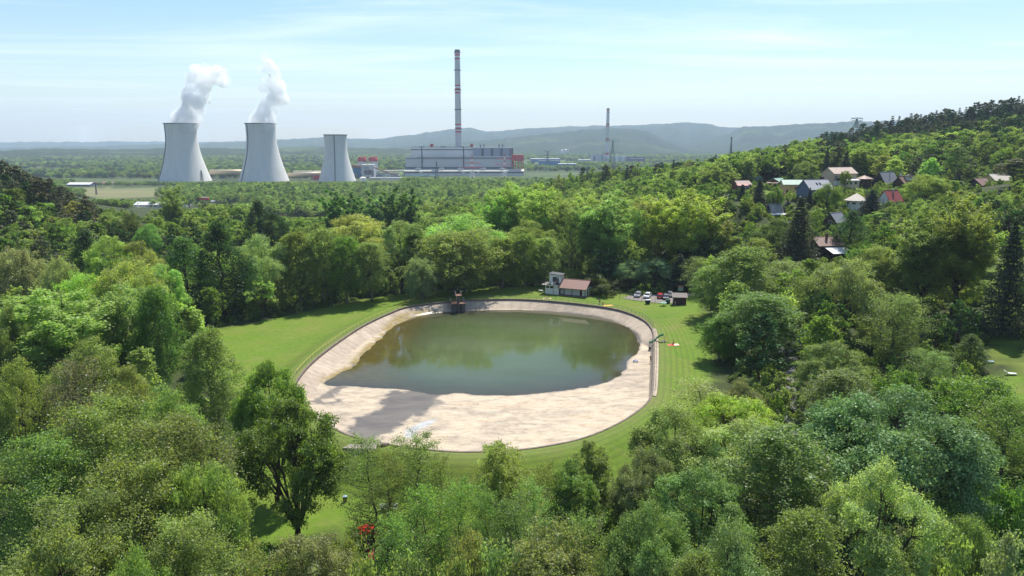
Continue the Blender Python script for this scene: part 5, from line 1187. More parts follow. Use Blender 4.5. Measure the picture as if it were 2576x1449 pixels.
for i, x in enumerate((-1.8, .4, 3.4)): f = MB().bb(x - .8, x + .8, -7.28, -7.203, 1.2, 2.6).build('window', FRAME, o); MB().bb(x - .68, x + .68, -7.31, -7.283, 1.3, 2.5).build('pane', PANE, f)
b = MB(); b.bb(-6.9, -2.9, -5.9, -4.12, 3.2, 3.35); b.bb(-6.9, -2.9, -5.9, -5.82, 3.36, 4.3); b.build('balcony', DARKWOOD, o); b = MB(); b.bb(-6.6, -2.9, -5.7, -4.12, -2, 3.19); b.build('entrance', WHITE, o)
for x, z in ((-5.4, 4.2), (-3.6, 4.2), (-.9, 4.0), (1.9, 4.2)): window(o, 'f', x, z, 1.2, 1.4, 13.4, 8.2)
for x in (-2.5, 1.2, 5.1): MB().bb(x - .1, x + .1, -7.5, -7.3, -3, 3.1).build('post', FRAME, o)
chimney(rf, 1.2, .8, 8, 9.6)
def pyramid_house(name, label, u, v, Y, rz, s, h, rh, wallm, roofm, windows=True, chim=False):
    p = P(u / K, v / K, Y); z = max(min(p[2], tz1(p[0], p[1]) + 2), tz1(p[0], p[1]) - .2); o = empty(name, (p[0], p[1], z), R(rz)); n = 8
    q = [(s * math.cos(2 * math.pi * (i + .5) / n), s * math.sin(2 * math.pi * (i + .5) / n)) for i in range(n)]
    b = MB(); b.prism(q, -2.5, h); b.build('wall', wallm, o)
    b = MB(); qq = [(1.28 * x, 1.28 * y, h - .1) for x, y in q]; q2 = [(1.28 * x, 1.28 * y, h - .28) for x, y in q]; b.add(qq + q2 + [(0, 0, h + rh), (0, 0, h - .28)], [(i, (i + 1) % n, 16) for i in range(n)] + [(n + i, n + (i + 1) % n, (i + 1) % n, i) for i in range(n)] + [(n + (i + 1) % n, n + i, 17) for i in range(n)]); rf = b.build('roof', roofm, o)
    if windows:
        for i in range(n):
            th = 2 * math.pi * (i + 1) / n; rr = s * math.cos(math.pi / n); f = MB().box((rr * math.cos(th) + .03 * math.cos(th), rr * math.sin(th) + .03 * math.sin(th), h * .62), (.06, 1.5, 1.0), th).build('window', FRAME, o); MB().box(((rr + .075) * math.cos(th), (rr + .075) * math.sin(th), h * .62), (.02, 1.25, .78), th).build('pane', PANE, f)
    if chim: chimney(rf, s * .8, -s * .75, h - 1.5, h + rh * .75, .8)
    return tag(o, label, 'house', 'houses on the hillside')
pyramid_house('gazebo', 'low brown hipped gazebo between beige house and dark chalet', 864, 181.5, 356, 10, 3.3, 2.1, 1.5, DARKWOOD, R_BROWN, False)
pyramid_house('pavilion_house', 'pavilion house with light beige pyramid roof and brick chimney', 855.5, 208, 292, 8, 3.6, 3.2, 2.7, WHITE, R_BEIGE, True, True)
o, rf = house('chalet', 'dark wooden chalet with steep grey roof above a white basement', 885, 187.5, 342, 24, 9.0, 7.6, 2.2, 5.2, DARKWOOD, R_GREY, WHITE, 3.4)
b = MB(); b.bb(-7.8, -4.55, -3.8, 3.8, -.25, 0); b.build('deck', BROWNWOOD, o); railing(o, -7.7, -4.6, -3.7, 3.7, 0, BROWNWOOD)
for y in (-3.4, 3.2): MB().bb(-7.5, -7.25, y - .12, y + .12, -3.2, -.253).build('post', DARKWOOD, o)
window(o, 'l', -1.6, .6, 1.2, 1.3, 9, 7.6, BROWNWOOD); window(o, 'l', 1.6, .6, 1.2, 1.3, 9, 7.6, BROWNWOOD); window(o, 'f', -1, .5, 1.4, 1.2, 9, 7.6, BROWNWOOD); window(o, 'l', 0, 3.4, 1.1, 1.1, 9, 7.6, BROWNWOOD); chimney(rf, 1.0, -1.2, 5.6, 7.9, .35, STEEL)
o, rf = house('cottage', 'cottage with long brown roof and flat dormer right of the chalet', 905, 189, 335, 24, 9.4, 8.6, 1.6, 4.2, BROWNWOOD, R_BROWN)
b = MB(); b.bb(-1.6, 4.4, -2.6, 1.6, 4.2, 5.9); dm = b.build('dormer', WHITE, rf); b = MB(); b.bb(-2.2, 5.0, -3.3, 1.8, 5.903, 6.15); b.build('dormer_roof', DARKWOOD, dm); chimney(rf, -1.4, 1.9, 4.5, 7.0, .7, WHITE); chimney(rf, 3.6, 1.9, 4.5, 6.6, .7, WHITE); window(o, 'f', 0, .3, 1.4, 1.1, 9.4, 8.6)
o, rf = house('cottage', 'half timbered cottage with a vivid red roof half hidden by a spruce', 889.5, 204.5, 290, 18, 6.4, 6.6, 1.8, 4.0, WHITE, R_RED); chimney(rf, .4, -.9, 4.2, 6.3, .5, STEEL)
for y in (-2.2, 0, 2.2): MB().bb(-3.26, -3.204, y - .1, y + .1, 0, 2.6).build('beam', DARKWOOD, o)
o, rf = house('gabled_house', 'yellow house with pale beige roof near the right edge', 996.5, 186.5, 332, 12, 9.6, 7.6, 3.0, 2.6, YELLOW, R_BEIGE); window(o, 'f', 2.4, .9, 1.5, 1.3, 9.6, 7.6); window(o, 'f', -2.6, .9, 1.2, 1.2, 9.6, 7.6); chimney(rf, -1, .5, 5, 6.6)
o, rf = house('cottage', 'low dark gabled cottage with brown roof left of the yellow house', 978.5, 189, 327, 30, 8.2, 6.6, 1.9, 2.6, DARKWOOD, R_BROWN); window(o, 'f', 1, .6, 1.2, 1.0, 8.2, 6.6)
o, rf = house('cabin', 'small dark cabin with reddish brown roof above the valley trees', 744.5, 218.5, 266, 30, 5.0, 4.4, 2.2, 1.5, DARKWOOD, R_BROWN); window(o, 'f', 0, .8, 1.6, 1.0, 5, 4.4); window(o, 'l', 0, .8, 1.2, 1.0, 5, 4.4)
o, rf = house('chalet', 'steep grey roofed chalet with white porch roof', 773.5, 217, 270, 20, 5.4, 5.4, 1.4, 3.9, DARKWOOD, R_GREY)
b = MB(); b.prismx([(-4.8, 1.3), (-2.72, 1.7), (-2.72, 1.82), (-4.8, 1.42)], -4.6, 3.9); b.build('porch_roof', R_WHITE, o); window(o, 'l', 0, 1.6, 1.3, 1.2, 5.4, 5.4)
for x in (-4.2, 3.4): MB().bb(x - .1, x + .1, -4.6, -4.4, -2, 1.36).build('post', DARKWOOD, o)
o, rf = house('cabin', 'small gabled cabin with bluish grey roof above the yew', 834.5, 227, 250, 32, 5.2, 4.8, 2.0, 2.7, BROWNWOOD, R_GREY); window(o, 'l', 0, 1.2, 1.4, 1.2, 5.2, 4.8)
o, rf = house('farmhouse', 'big dark brown house with glaring white canopy and two brick chimneys', 824, 257.5, 200, 12, 8.4, 6.4, 4.3, 2.1, DARKWOOD, R_BROWN)
b = MB(); b.prismx([(-8.0, 2.3), (-3.22, 3.7), (-3.22, 3.83), (-8.0, 2.43)], -2.6, 4.7); b.build('canopy', R_WHITE, o); chimney(rf, -.4, -1.0, 5, 7.6, .55); chimney(rf, 3.2, -.6, 5, 7.3, .7)
for x in (-2.2, 4.2): MB().bb(x - .1, x + .1, -7.7, -7.5, -2.5, 2.36).build('post', DARKWOOD, o)
for y in (-1.6, .8): window(o, 'l', y, 2.4, 1.1, 1.2, 8.6, 6.4, BROWNWOOD)
window(o, 'f', -3.2, 2.6, 1.2, 1.2, 8.6, 6.4, BROWNWOOD); door(o, 'f', 0, 1, 2, 8.6, 6.4)
o, rf = house('shed', 'dark red shed peeping out between green trees', 725.5, 232.5, 240, -20, 3.0, 3.4, 2.4, 1.0, REDWOOD, REDWOOD); door(o, 'f', 0, 1, 1.9, 3.0, 3.4)
o, rf = house('shed', 'pale grey roofed shed among garden shrubs', 722, 200.5, 312, 10, 5.5, 4.0, 1.7, 1.0, CONC, R_LIGHT); window(o, 'f', 0, .6, 1.0, .8, 5.5, 4.0)

# ------------------------------------------------------------------ power station
def px3(x, y, Y): return P(x * .85833, y * .85833, Y)           # coordinates of the full photograph
def pxdim(x0, x1, y0, y1, Y):
    a, b_ = px3(x0, y1, Y), px3(x1, y0, Y); return a[0], b_[0], a[2], b_[2]
TOWERC = mat('tower_concrete', (0.62, 0.61, 0.575), .85, .07, .05, spec=.15, streak=(.12, .12, .008))
DARKMETAL = hm('dark_metal', (0.07, 0.075, 0.085)); SCREEN = hm('louvre_panels', (0.27, 0.31, 0.36), streak=(.6, .6, .05)); REDP = hm('red_paint', (0.50, 0.045, 0.05), var=.1); WHITEP = hm('white_paint', (0.70, 0.70, 0.69), var=.06); SHAFT = mat('chimney_concrete', (0.55, 0.54, 0.525), .85, .1, .05, streak=(.2, .2, .01))
def cooling_tower(label, cx, topw, basew, ytop, ybase, sphi, Y=1450):
    c = px3(cx, ybase, Y); m = Y * .34133 / FPX; zt = px3(cx, ytop, Y)[2] - c[2]; r0, r1 = basew / 2 * m, topw / 2 * m
    o = empty('cooling_tower', (c[0], Y, c[2])); tag(o, label, 'cooling tower', 'cooling towers of the power station')
    zth = zt * .80; rth = r1 * .975; bq = zth / math.sqrt((r0 / rth) ** 2 - 1); rf_ = lambda z: rth * math.sqrt(1 + ((z - zth) / bq) ** 2) if z < zth else rth + (r1 - rth) * ((z - zth) / (zt - zth)) ** 2
    zs = np.linspace(0, zt, 42); prof = [(rf_(z), z) for z in zs] + [(rf_(z) - 1.0, z) for z in zs[::-1]]
    b = MB(); b.lathe(prof, 96, caps=False); b.build('shell', TOWERC, o, smooth=True)
    b = MB(); b.lathe([(r1 + .05, zt - 1.6), (r1 + 1.5, zt - 1.4), (r1 + 1.5, zt - .1), (r1 + .05, zt - .1)], 96, caps=False); b.build('rim_walkway', DARKMETAL, o)
    ph = math.asin(sphi); b = MB()
    pts = [((rf_(z) + .7) * math.sin(ph), -(rf_(z) + .7) * math.cos(ph), z) for z in zs]; b.tube(pts, .75, 5)
    for i in range(0, 40, 2): b.box(pts[i], (2.0, 1.2, .5), ph)
    b.build('ladder', DARKMETAL, o)
    b = MB()
    for i in range(36):
        a = 2 * math.pi * i / 36; a2 = a + math.pi / 36; b.tube([(r0 * .99 * math.cos(a), r0 * .99 * math.sin(a), .4), ((r0 + 3) * math.cos(a2), (r0 + 3) * math.sin(a2), -11)], .5, 5); b.tube([(r0 * .99 * math.cos(a), r0 * .99 * math.sin(a), .4), ((r0 + 3) * math.cos(2 * a - a2), (r0 + 3) * math.sin(2 * a - a2), -11)], .5, 5)
    b.build('columns', TOWERC, o)
    b = MB(); n = 48; rs_ = r0 + 13
    for i in range(n):
        a = 2 * math.pi * (i + .5) / n; b.box((rs_ * math.cos(a), rs_ * math.sin(a), -5.6), (.5, 2 * math.pi * rs_ / n * .96, 10.6), a); b.box(((rs_ + .5) * math.cos(a - math.pi / n), (rs_ + .5) * math.sin(a - math.pi / n), -5.4), (.7, .6, 11.4), a - math.pi / n, 1)
    b.build('louvre_screen', [SCREEN, WHITEP], o)
    return o, zt, r1
cooling_tower('left cooling tower with a bent plume of steam', 542.5, 87, 146, 361, 530, -.75)
cooling_tower('middle cooling tower with a tall upright plume of steam', 774, 84, 141, 361, 530, -.67)
cooling_tower('smallest cooling tower, without steam, next to the blue boiler hall', 988.5, 64, 107, 394, 530, .11)
def steam_mat(name, dens):
    m, nt, out = nt_new(name); pv = N(nt, 'ShaderNodeVolumePrincipled'); pv.inputs['Color'].default_value = (1, 1, 1, 1); pv.inputs['Anisotropy'].default_value = .1
    geo = N(nt, 'ShaderNodeTexCoord').outputs['Object']; f = noise(nt, geo, .045, 6, .62, .6)
    mr = N(nt, 'ShaderNodeMapRange'); mr.inputs[1].default_value = .41; mr.inputs[2].default_value = .66; mr.inputs[3].default_value = dens * .04; mr.inputs[4].default_value = dens; L(nt, f, mr.inputs[0]); L(nt, mr.outputs[0], pv.inputs['Density'])
    L(nt, pv.outputs[0], out.inputs['Volume']); return m
from mathutils import noise as mnoise
def steam(label, puffs, seed, dens, Y=1450):
    bm = bmesh.new(); r = random.Random(seed); sc = Y * K / FPX
    for x, y, q in puffs:
        for k in range(3):
            q *= 1.06 if k else 1.2; p = P(x + r.uniform(-.35, .35) * q * (k > 0), y + r.uniform(-.35, .35) * q * (k > 0), Y); rad_ = q * sc * (1 if k == 0 else r.uniform(.5, .75))
            bmesh.ops.create_icosphere(bm, subdivisions=2, radius=rad_, matrix=Matrix.Translation(Vector(p) + Vector((0, r.uniform(-.4, .4) * rad_ * 1.2, 0))))
    me = bpy.data.meshes.new('tmp'); bm.to_mesh(me); bm.free(); t = bpy.data.objects.new('tmp', me); COL.objects.link(t)
    md = t.modifiers.new('r', 'REMESH'); md.mode = 'VOXEL'; md.voxel_size = 2.2
    dg = bpy.context.evaluated_depsgraph_get(); m2 = bpy.data.meshes.new_from_object(t.evaluated_get(dg)); bpy.data.objects.remove(t)
    for v in m2.vertices:
        q = v.co; n_ = Vector(v.normal)
        d = 3.6 * mnoise.fractal(q * .035 + Vector((seed, 0, 0)), 1.0, 2.0, 4) + 1.7 * mnoise.fractal(q * .12 + Vector((0, seed, 0)), 1.0, 2.0, 3)
        v.co = q + n_ * d
    bm = bmesh.new(); bm.from_mesh(m2); left = set(bm.verts); best = set()
    while left:
        st = [left.pop()]; isl = set(st)
        while st:
            for e_ in st.pop().link_edges:
                for w_ in e_.verts:
                    if w_ in left: left.discard(w_); isl.add(w_); st.append(w_)
        if len(isl) > len(best): best = isl
    bmesh.ops.delete(bm, geom=[v for v in bm.verts if v not in best], context='VERTS'); bmesh.ops.recalc_face_normals(bm, faces=bm.faces); bm.to_mesh(m2); bm.free()
    m2.materials.clear(); m2.materials.append(steam_mat(f'steam_{seed}', dens)); m2.name = 'steam'
    return tag(obj('steam', m2), label, kind='stuff')
steam('dense white steam plume bending to the right above the left cooling tower', [(467, 306, 30), (452, 298, 16), (482, 292, 20), (466, 286, 22), (484, 272, 22), (470, 268, 18), (490, 254, 22), (478, 244, 20), (500, 234, 22), (488, 222, 20), (506, 212, 22), (490, 202, 18), (512, 192, 20), (498, 180, 16), (514, 172, 12), (528, 194, 17), (545, 190, 18), (557, 197, 15), (562, 187, 11), (570, 203, 11), (560, 210, 11)], 3, .20)
steam('ragged upright steam plume above the middle cooling tower', [(664, 308, 27), (650, 302, 12), (672, 292, 20), (664, 282, 16), (680, 272, 19), (668, 262, 16), (690, 254, 19), (706, 246, 16), (716, 249, 12), (695, 234, 18), (680, 228, 15), (663, 222, 10), (701, 216, 13), (682, 209, 14), (664, 200, 9), (690, 196, 13), (673, 186, 12), (658, 178, 10), (689, 177, 11), (668, 166, 10), (677, 157, 10), (669, 147, 10), (672, 139, 9)], 8, .15)

def tall_chimney(label, x0, x1, ytop, ybase, w0, w1, bands, rings, Y, mx):
    c = px3((x0 + x1) / 2, ybase, Y); m = Y * .34133 / FPX; H = px3(x0, ytop, Y)[2] - c[2]; o = empty('factory_chimney', (c[0], Y, c[2])); tag(o, label, 'chimney')
    rad_ = lambda z: (w0 + (w1 - w0) * (z / H) ** .8) / 2 * m
    cuts = sorted({0.0, H} | {float(px3(x0, y, Y)[2] - c[2]) for a in bands for y in a[:2]} | set(np.linspace(0, H, 14))); b = MB(); n = 40; V = []; F = []; M = []
    for z in cuts: V += [(rad_(z) * math.cos(2 * math.pi * k / n), rad_(z) * math.sin(2 * math.pi * k / n), z) for k in range(n)]
    for i in range(len(cuts) - 1):
        zm = (cuts[i] + cuts[i + 1]) / 2; mi = 0
        for a0, a1, col in bands:
            if px3(x0, a1, Y)[2] - c[2] < zm < px3(x0, a0, Y)[2] - c[2]: mi = col
        for k in range(n): F.append((i * n + k, i * n + (k + 1) % n, (i + 1) * n + (k + 1) % n, (i + 1) * n + k)); M.append(mi)
    b.v = V; b.f = F; b.m = M; b.build('shaft', [SHAFT, REDP, WHITEP, DARKMETAL], o, smooth=True)
    for y in rings:
        z = px3(x0, y, Y)[2] - c[2]; q = rad_(z); MB().lathe([(q + .02, z - .7), (q + 1.6, z - .5), (q + 1.6, z + .9), (q + .02, z + .9)], 40, caps=False).build('gallery', DARKMETAL, o)
    b = MB(); b.lathe([(rad_(H) - 1.2, H - 6), (rad_(H) - 1.2, H + 1.5), (rad_(H) - .1, H + 1.5), (rad_(H) - .1, H - .02)], 40, caps=False); b.build('flue_mouth', DARKMETAL, o); return o
q = 2.899; zy = lambda y: 100 + y / q
tall_chimney('very tall red and white banded chimney behind the main boiler hall', 1335, 1354.5, zy(138), zy(1240), 20.5, 15, [(zy(138), zy(157), 3), (zy(157), zy(170), 0), (zy(170), zy(185), 1), (zy(185), zy(201), 2), (zy(201), zy(215), 1), (zy(430), zy(443), 1), (zy(443), zy(460), 2), (zy(460), zy(474), 1), (zy(474), zy(490), 2), (zy(490), zy(505), 1), (zy(762), zy(776), 1), (zy(776), zy(792), 2), (zy(792), zy(806), 1), (zy(806), zy(822), 2), (zy(822), zy(836), 1)], [zy(157), zy(307), zy(476), zy(641), zy(808)], 1800, 0)
q3 = 3.623; zq = lambda y: 250 + y / q3
tall_chimney('slimmer distant red and white chimney beside the green pylon', 1771, 1784, zq(248), zq(860), 13.2, 8.2, [(zq(248), zq(258), 3), (zq(262), zq(272), 1), (zq(272), zq(280), 2), (zq(280), zq(290), 1), (zq(405), zq(416), 1), (zq(416), zq(428), 2), (zq(428), zq(440), 1), (zq(560), zq(572), 1), (zq(572), zq(582), 2), (zq(582), zq(594), 1), (zq(718), zq(738), 1), (zq(738), zq(770), 2)], [zq(420), zq(575)], 2660, 0)
# main boiler and turbine hall (front of the building at Y = 1690)
bo = px3(1170 + 1240 / 6.605, 420 + 700 / 6.605, 1690); mm = 1690 * .34133 / FPX / 6.605
hall = empty('boiler_hall', (bo[0], 1690, bo[2])); tag(hall, 'huge grey boiler and turbine hall of the power station', 'power station')
PANEL = mat('pale_cladding', (0.56, 0.57, 0.56), .6, .06, .03, streak=(.02, .02, .6)); PANEL2 = mat('mid_cladding', (0.44, 0.45, 0.48), .6, .07, .03, streak=(.02, .02, .6)); SLATE = mat('slate_blue_cladding', (0.23, 0.265, 0.33), .6, .08, .03, streak=(.3, .3, .02)); BAND = hm('dark_band', (0.075, 0.08, 0.10)); CREAM = hm('cream_roof', (0.62, 0.58, 0.48), var=.1)
def hb(part, mtl, x0, x1, y0, y1, d0, d1, parent=hall): return MB().bb((x0 - 1240) * mm, (x1 - 1240) * mm, d0, d1, (700 - y1) * mm, (700 - y0) * mm).build(part, mtl, parent)
up = hb('upper_block', PANEL, 195, 1415, 95, 470, 46, 110); hb('window_band', BAND, 197, 1413, 133, 151, 45.6, 45.99, up); hb('parapet', BAND, 195, 1415, 90, 94.9, 46, 110, up)
bl = hb('blue_block', SLATE, 1416, 2195, 100, 470, 40, 104)
for x0, x1 in ((1572, 1620), (1757, 1808), (1940, 1990), (2122, 2146), (2160, 2191)): hb('window', BAND, x0, x1, 120, 272, 39.5, 39.99, bl)
for x in (1552, 1618, 1918, 1982):
    v_ = hb('vent_pipe', DARKMETAL, x - 8, x + 8, 62, 99.9, 60, 62, bl); hb('vent_cap', DARKMETAL, x - 20, x + 20, 46, 61.9, 59, 63, v_)
for x0, x1 in ((335, 440), (755, 885), (1125, 1230)): hb('roof_ventilator', BAND, x0, x1, 79, 89.9, 60, 76, up)
for x in (260, 520, 680, 935, 1040, 1300): hb('mast', DARKMETAL, x - 3, x + 3, 66, 89.9, 60, 60.8, up)
for x0, x1 in ((565, 627), (1354, 1411)): hb('lift_tower', REDP, x0, x1, 31, 89.8, 52, 60, up)
md_ = hb('middle_block', PANEL2, 112, 2160, 262, 505, 24, 39.4)
for y0, y1, x0, x1 in ((282, 291, 335, 2158), (305, 318, 114, 2158)): hb('cornice', BAND, x0, x1, y0, y1, 23.5, 23.99, md_)
hb('dark_strip', BAND, 104, 2160, 470, 505, 22.8, 23.4, md_)  # dark strip along the foot of the middle block
for x in (432, 1237):
    hb('stair_shaft', BAND, x - 10, x + 10, 96, 468, 21.9, 22.7); 
    for y in (150, 255, 345): hb('landing', DARKMETAL, x - 16, x + 16, y, y + 14, 21.2, 21.88)
lo = hb('lower_hall', WHITE, 90, 2405, 540, 700, 0, 22.5)
MB().prismx([(-.3, (700 - 540) * mm), (22.5, (700 - 506) * mm), (22.5, (700 - 540) * mm + .01)], (95 - 1240) * mm, (2400 - 1240) * mm).build('shed_roof', CREAM, hall)
for x0, x1 in ((103, 400), (455, 1210), (1268, 1500), (1545, 2010), (2070, 2392)): hb('window_strip', BAND, x0, x1, 552, 580, -.45, -.01, lo)
hb('base_band', BAND, 90, 2405, 636, 664, -.6, -.02, lo)
for x in (425, 1235, 1530, 2040): hb('pilaster', PANEL, x - 14, x + 14, 541, 635, -.7, -.02, lo)
for x0, x1 in ((318, 420), (760, 868), (1128, 1245), (1553, 1675), (1932, 2030)):
    v_ = hb('roof_monitor', PANEL2, x0, x1, 487, 528, 8, 16); hb('monitor_cap', CREAM, x0 + 20, x1 - 12, 480, 486.9, 7, 17, v_)
rb = hb('loading_gallery', REDP, 2168, 2393, 238, 352, 10, 34)
for x in (2185, 2235, 2300, 2345, 2385): hb('leg', REDP, x - 6, x + 6, 352.1, 505, 20, 21.6)
hb('lift_shaft', BAND, 2162, 2205, 352.2, 505, 22, 34.2)
def pb(parent, part, mtl, x0, x1, y0, y1, Y, d, ref):
    a, b_, z0, z1 = pxdim(x0, x1, y0, y1, Y); return MB().bb(a - ref[0], b_ - ref[0], Y - ref[1], Y - ref[1] + d, z0 - ref[2], z1 - ref[2]).build(part, mtl, parent)
def block(name, label, cat, x0, x1, y0, y1, Y, d, wall, roof=None, bands=(), group=None, ext=3.0):
    a, b_, z0, z1 = pxdim(x0, x1, y0, y1, Y); o = empty(name, ((a + b_) / 2, Y, z0)); w = b_ - a; h = z1 - z0
    MB().bb(-w / 2, w / 2, 0, d, -ext, h).build('wall', wall, o); b = MB(); b.bb(-w / 2 - .4, w / 2 + .4, -.4, d + .4, h + .003, h + .5); b.bb(-w * .1, w * .04, d * .3, d * .5, h + .503, h + 1.6); b.build('roof', roof or R_WHITE, o)
    for f0, f1, g0, g1, mtl, nm in bands: MB().bb(-w / 2 + f0 * w, -w / 2 + f1 * w, -.25, -.004, g0 * h, g1 * h).build(nm, mtl, o)
    return tag(o, label, cat, group)
zx7 = lambda x: 1020 + x / 14.31; zy7 = lambda y: 440 + y / 14.31
BLUEP = hm('blue_cladding', (0.045, 0.16, 0.34), var=.1); TANP = hm('tan_insulated_pipe', (0.50, 0.41, 0.27), var=.15, rough=.5, metallic=.2); PURPLE = hm('mauve_steelwork', (0.16, 0.13, 0.18))
block('blue_building', 'bright blue hall right beside the smallest cooling tower', 'building', zx7(205), zx7(750), zy7(745), zy7(1190), 1590, 40, BLUEP, DARKMETAL, [(.6, .68, .55, .62, WHITEP, 'sign'), (0, 1, .0, .05, DARKMETAL, 'base_band')])
bk = block('absorber_building', 'grey block with steelwork in front of the red capped silos', 'building', zx7(560), zx7(1060), zy7(612), zy7(1075), 1580, 30, PANEL2, CREAM, [(.3, .8, .1, .55, PURPLE, 'steelwork'), (.22, .34, .2, .45, DARKMETAL, 'duct'), (.62, .72, 0, .6, PANEL, 'silo'), (.82, .98, .0, .5, PURPLE, 'frame'), (.25, .6, .62, .8, SLATE, 'cladding')])
for sx0, sx1, lab in ((430, 780, 'left of the two red capped concrete silos'), (890, 1245, 'right of the two red capped concrete silos')):
    a, b_, z0, z1 = pxdim(zx7(sx0), zx7(sx1), zy7(470), zy7(1240), 1690); r_ = (b_ - a) / 2; o = empty('silo', ((a + b_) / 2, 1690, z0)); zt = pxdim(zx7(sx0), zx7(sx1), zy7(290), zy7(470), 1690)[3] - z0; h = z1 - z0
    MB().lathe([(r_ * .93, -3), (r_ * .93, h)], 32).build('wall', PANEL, o, smooth=False); MB().lathe([(r_, h + .003), (r_, h + (zt - h) * .45), (r_ * .82, zt), (.01, zt + .6)], 24).build('roof', REDP, o); tag(o, lab, 'silo', 'silos of the power station')
def pipe(label, pts, r_, mtl, legs=True, cat='pipeline'):
    o = empty('pipeline', tuple(pts[0])); q = [Vector(p) - Vector(pts[0]) for p in pts]; MB().tube(q, r_, 14).build('pipe', mtl, o, smooth=True)
    if legs:
        ln = (q[-1] - q[0]).length; k = max(2, int(ln / 22))
        for i in range(k + 1):
            p = q[0].lerp(q[-1], i / k); MB().bb(p.x - .7, p.x + .7, p.y - .7, p.y + .7, p.z - 12, p.z - r_ + .1).build('support', DARKMETAL, o)
    return tag(o, label, cat)
Z1x = lambda x: 400 + x / q; Z1y = lambda y: 100 + y / q
pipe('thick tan flue pipe between left and middle cooling tower', [px3(Z1x(625), Z1y(1172), 1490), px3(Z1x(935), Z1y(1172), 1490)], 5.0, TANP)
pipe('thick tan flue pipe between middle and smallest cooling tower', [px3(Z1x(1285), Z1y(1196), 1490), px3(Z1x(1590), Z1y(1186), 1490)], 4.2, TANP)
pipe('thin upper pipe running behind the thick flue pipe', [px3(Z1x(1330), Z1y(1169), 1530), px3(Z1x(1585), Z1y(1168), 1530)], 1.9, CREAM, False)
block('red_shed', 'small red building tucked against the smallest cooling tower', 'building', Z1x(1500), Z1x(1570), Z1y(1200), Z1y(1242), 1480, 14, REDP, BAND, [(.1, .9, .3, .5, BAND, 'window_strip')])
pipe('long cream conveyor bridge between the silos and the boiler hall', [px3(zx7(1060), zy7(890), 1640), px3(zx7(2350), zy7(862), 1640)], 2.1, CREAM)
pipe('sloping red brown conveyor leading up to the absorber block', [px3(zx7(1060), zy7(722), 1570), px3(zx7(2160), zy7(1108), 1570)], 1.2, hm('rust_paint', (.24, .10, .08)), False)
pipe('brown horizontal drum beside the smallest cooling tower', [px3(zx7(160), zy7(676), 1570), px3(zx7(515), zy7(676), 1570)], 3.6, hm('brown_metal', (.20, .13, .11)), False, 'tank')
a, b_, z0, z1 = pxdim(zx7(497), zx7(755), zy7(1160), zy7(1340), 1470); o = empty('storage_tank', ((a + b_) / 2, 1470, z0)); r_ = (b_ - a) / 2; MB().lathe([(r_, -4), (r_, z1 - z0)], 28).build('shell', WHITEP, o); MB().lathe([(r_ + .2, z1 - z0 + .003), (r_ * .7, z1 - z0 + 1.6), (.01, z1 - z0 + 2.4)], 28).build('roof', CREAM, o); tag(o, 'white domed storage tank right of the smallest cooling tower', 'tank')
block('service_building', 'long low pale building in front of the conveyors', 'building', zx7(890), zx7(2230), zy7(1160), zy7(1330), 1520, 12, PANEL, R_WHITE, [(.0, .35, .55, .8, BAND, 'window_strip'), (.45, .62, .1, .9, WHITE, 'annex')])
block('service_building', 'grey low building with white annexes beneath the sloping conveyor', 'building', zx7(1150), zx7(2100), zy7(965), zy7(1150), 1610, 16, PANEL2, DARKMETAL, [(.42, .52, .2, .9, WHITE, 'annex'), (.56, .64, .2, .9, CREAM, 'annex'), (.02, .3, .3, .7, SLATE, 'cladding')])
TEALP = hm('teal_paint', (.12, .33, .36)); a = px3(1170 + 50 / 6.605, 420 + 625 / 6.605, 1660); b_ = px3(1170 + 720 / 6.605, 420 + 632 / 6.605, 1660); c_ = px3(1170 + 50 / 6.605, 420 + 720 / 6.605, 1660)
pipe('teal pipe bridge along the foot of the boiler hall', [c_, a, b_], .9, TEALP, False)
# lattice masts
def pylon(label, x, ytop, ybase, Y, w, arms, mtls, t=.38, n=9, horns=False, name='pylon'):
    c = px3(x, ybase, Y); H = px3(x, ytop, Y)[2] - c[2]; o = empty(name, (c[0], Y, c[2])); tag(o, label, 'pylon')
    b = MB(); hw = lambda z: w / 2 * (1 - .82 * min(1, z / (H * .8)) ** .8)
    lv = [H * (i / n) for i in range(n + 1)]
    for i in range(n):
        z0, z1 = lv[i], lv[i + 1]; mi = (i % 2) if len(mtls) > 1 and i > n // 2 - 1 else len(mtls) - 1
        for sx_, sy_ in ((1, 1), (1, -1), (-1, 1), (-1, -1)): b.tube([(sx_ * hw(z0), sy_ * hw(z0), z0), (sx_ * hw(z1), sy_ * hw(z1), z1)], t, 4, mi)
        for s in (-1, 1):
            b.tube([(-hw(z0), s * hw(z0), z0), (hw(z1), s * hw(z1), z1)], t * .6, 3, mi); b.tube([(hw(z0), s * hw(z0), z0), (-hw(z1), s * hw(z1), z1)], t * .6, 3, mi); b.tube([(s * hw(z0), -hw(z0), z0), (s * hw(z1), hw(z1), z1)], t * .6, 3, mi)
    b.build('lattice', mtls, o)
    for f, half in arms:
        z = H * f; a = MB(); a.tube([(-half, 0, z), (0, 0, z + 1.8), (half, 0, z)], t * .8, 4); a.tube([(-half, 0, z - .1), (half, 0, z - .1)], t * .8, 4)
        for s in (-1, 1): a.tube([(s * half * .96, 0, z - .2), (s * half * .96, 0, z - 3.6)], t * .5, 4)
        a.build('cross_arm', [mtls[0]], o)
    if horns:
        a = MB()
        for s in (-1, 1): a.tube([(0, 0, H * .93), (s * w * .9, 0, H * 1.06)], t * .8, 4)
        a.build('horns', [mtls[0]], o)
    return o
Z6x = lambda x: 1170 + x / 6.605; Z6y = lambda y: 420 + y / 6.605
pylon('red and white pylon before the middle of the boiler hall', Z6x(1411), Z6y(250), Z6y(700), 1600, 13, [(.70, 18), (.50, 23)], [REDP, WHITEP], .45)
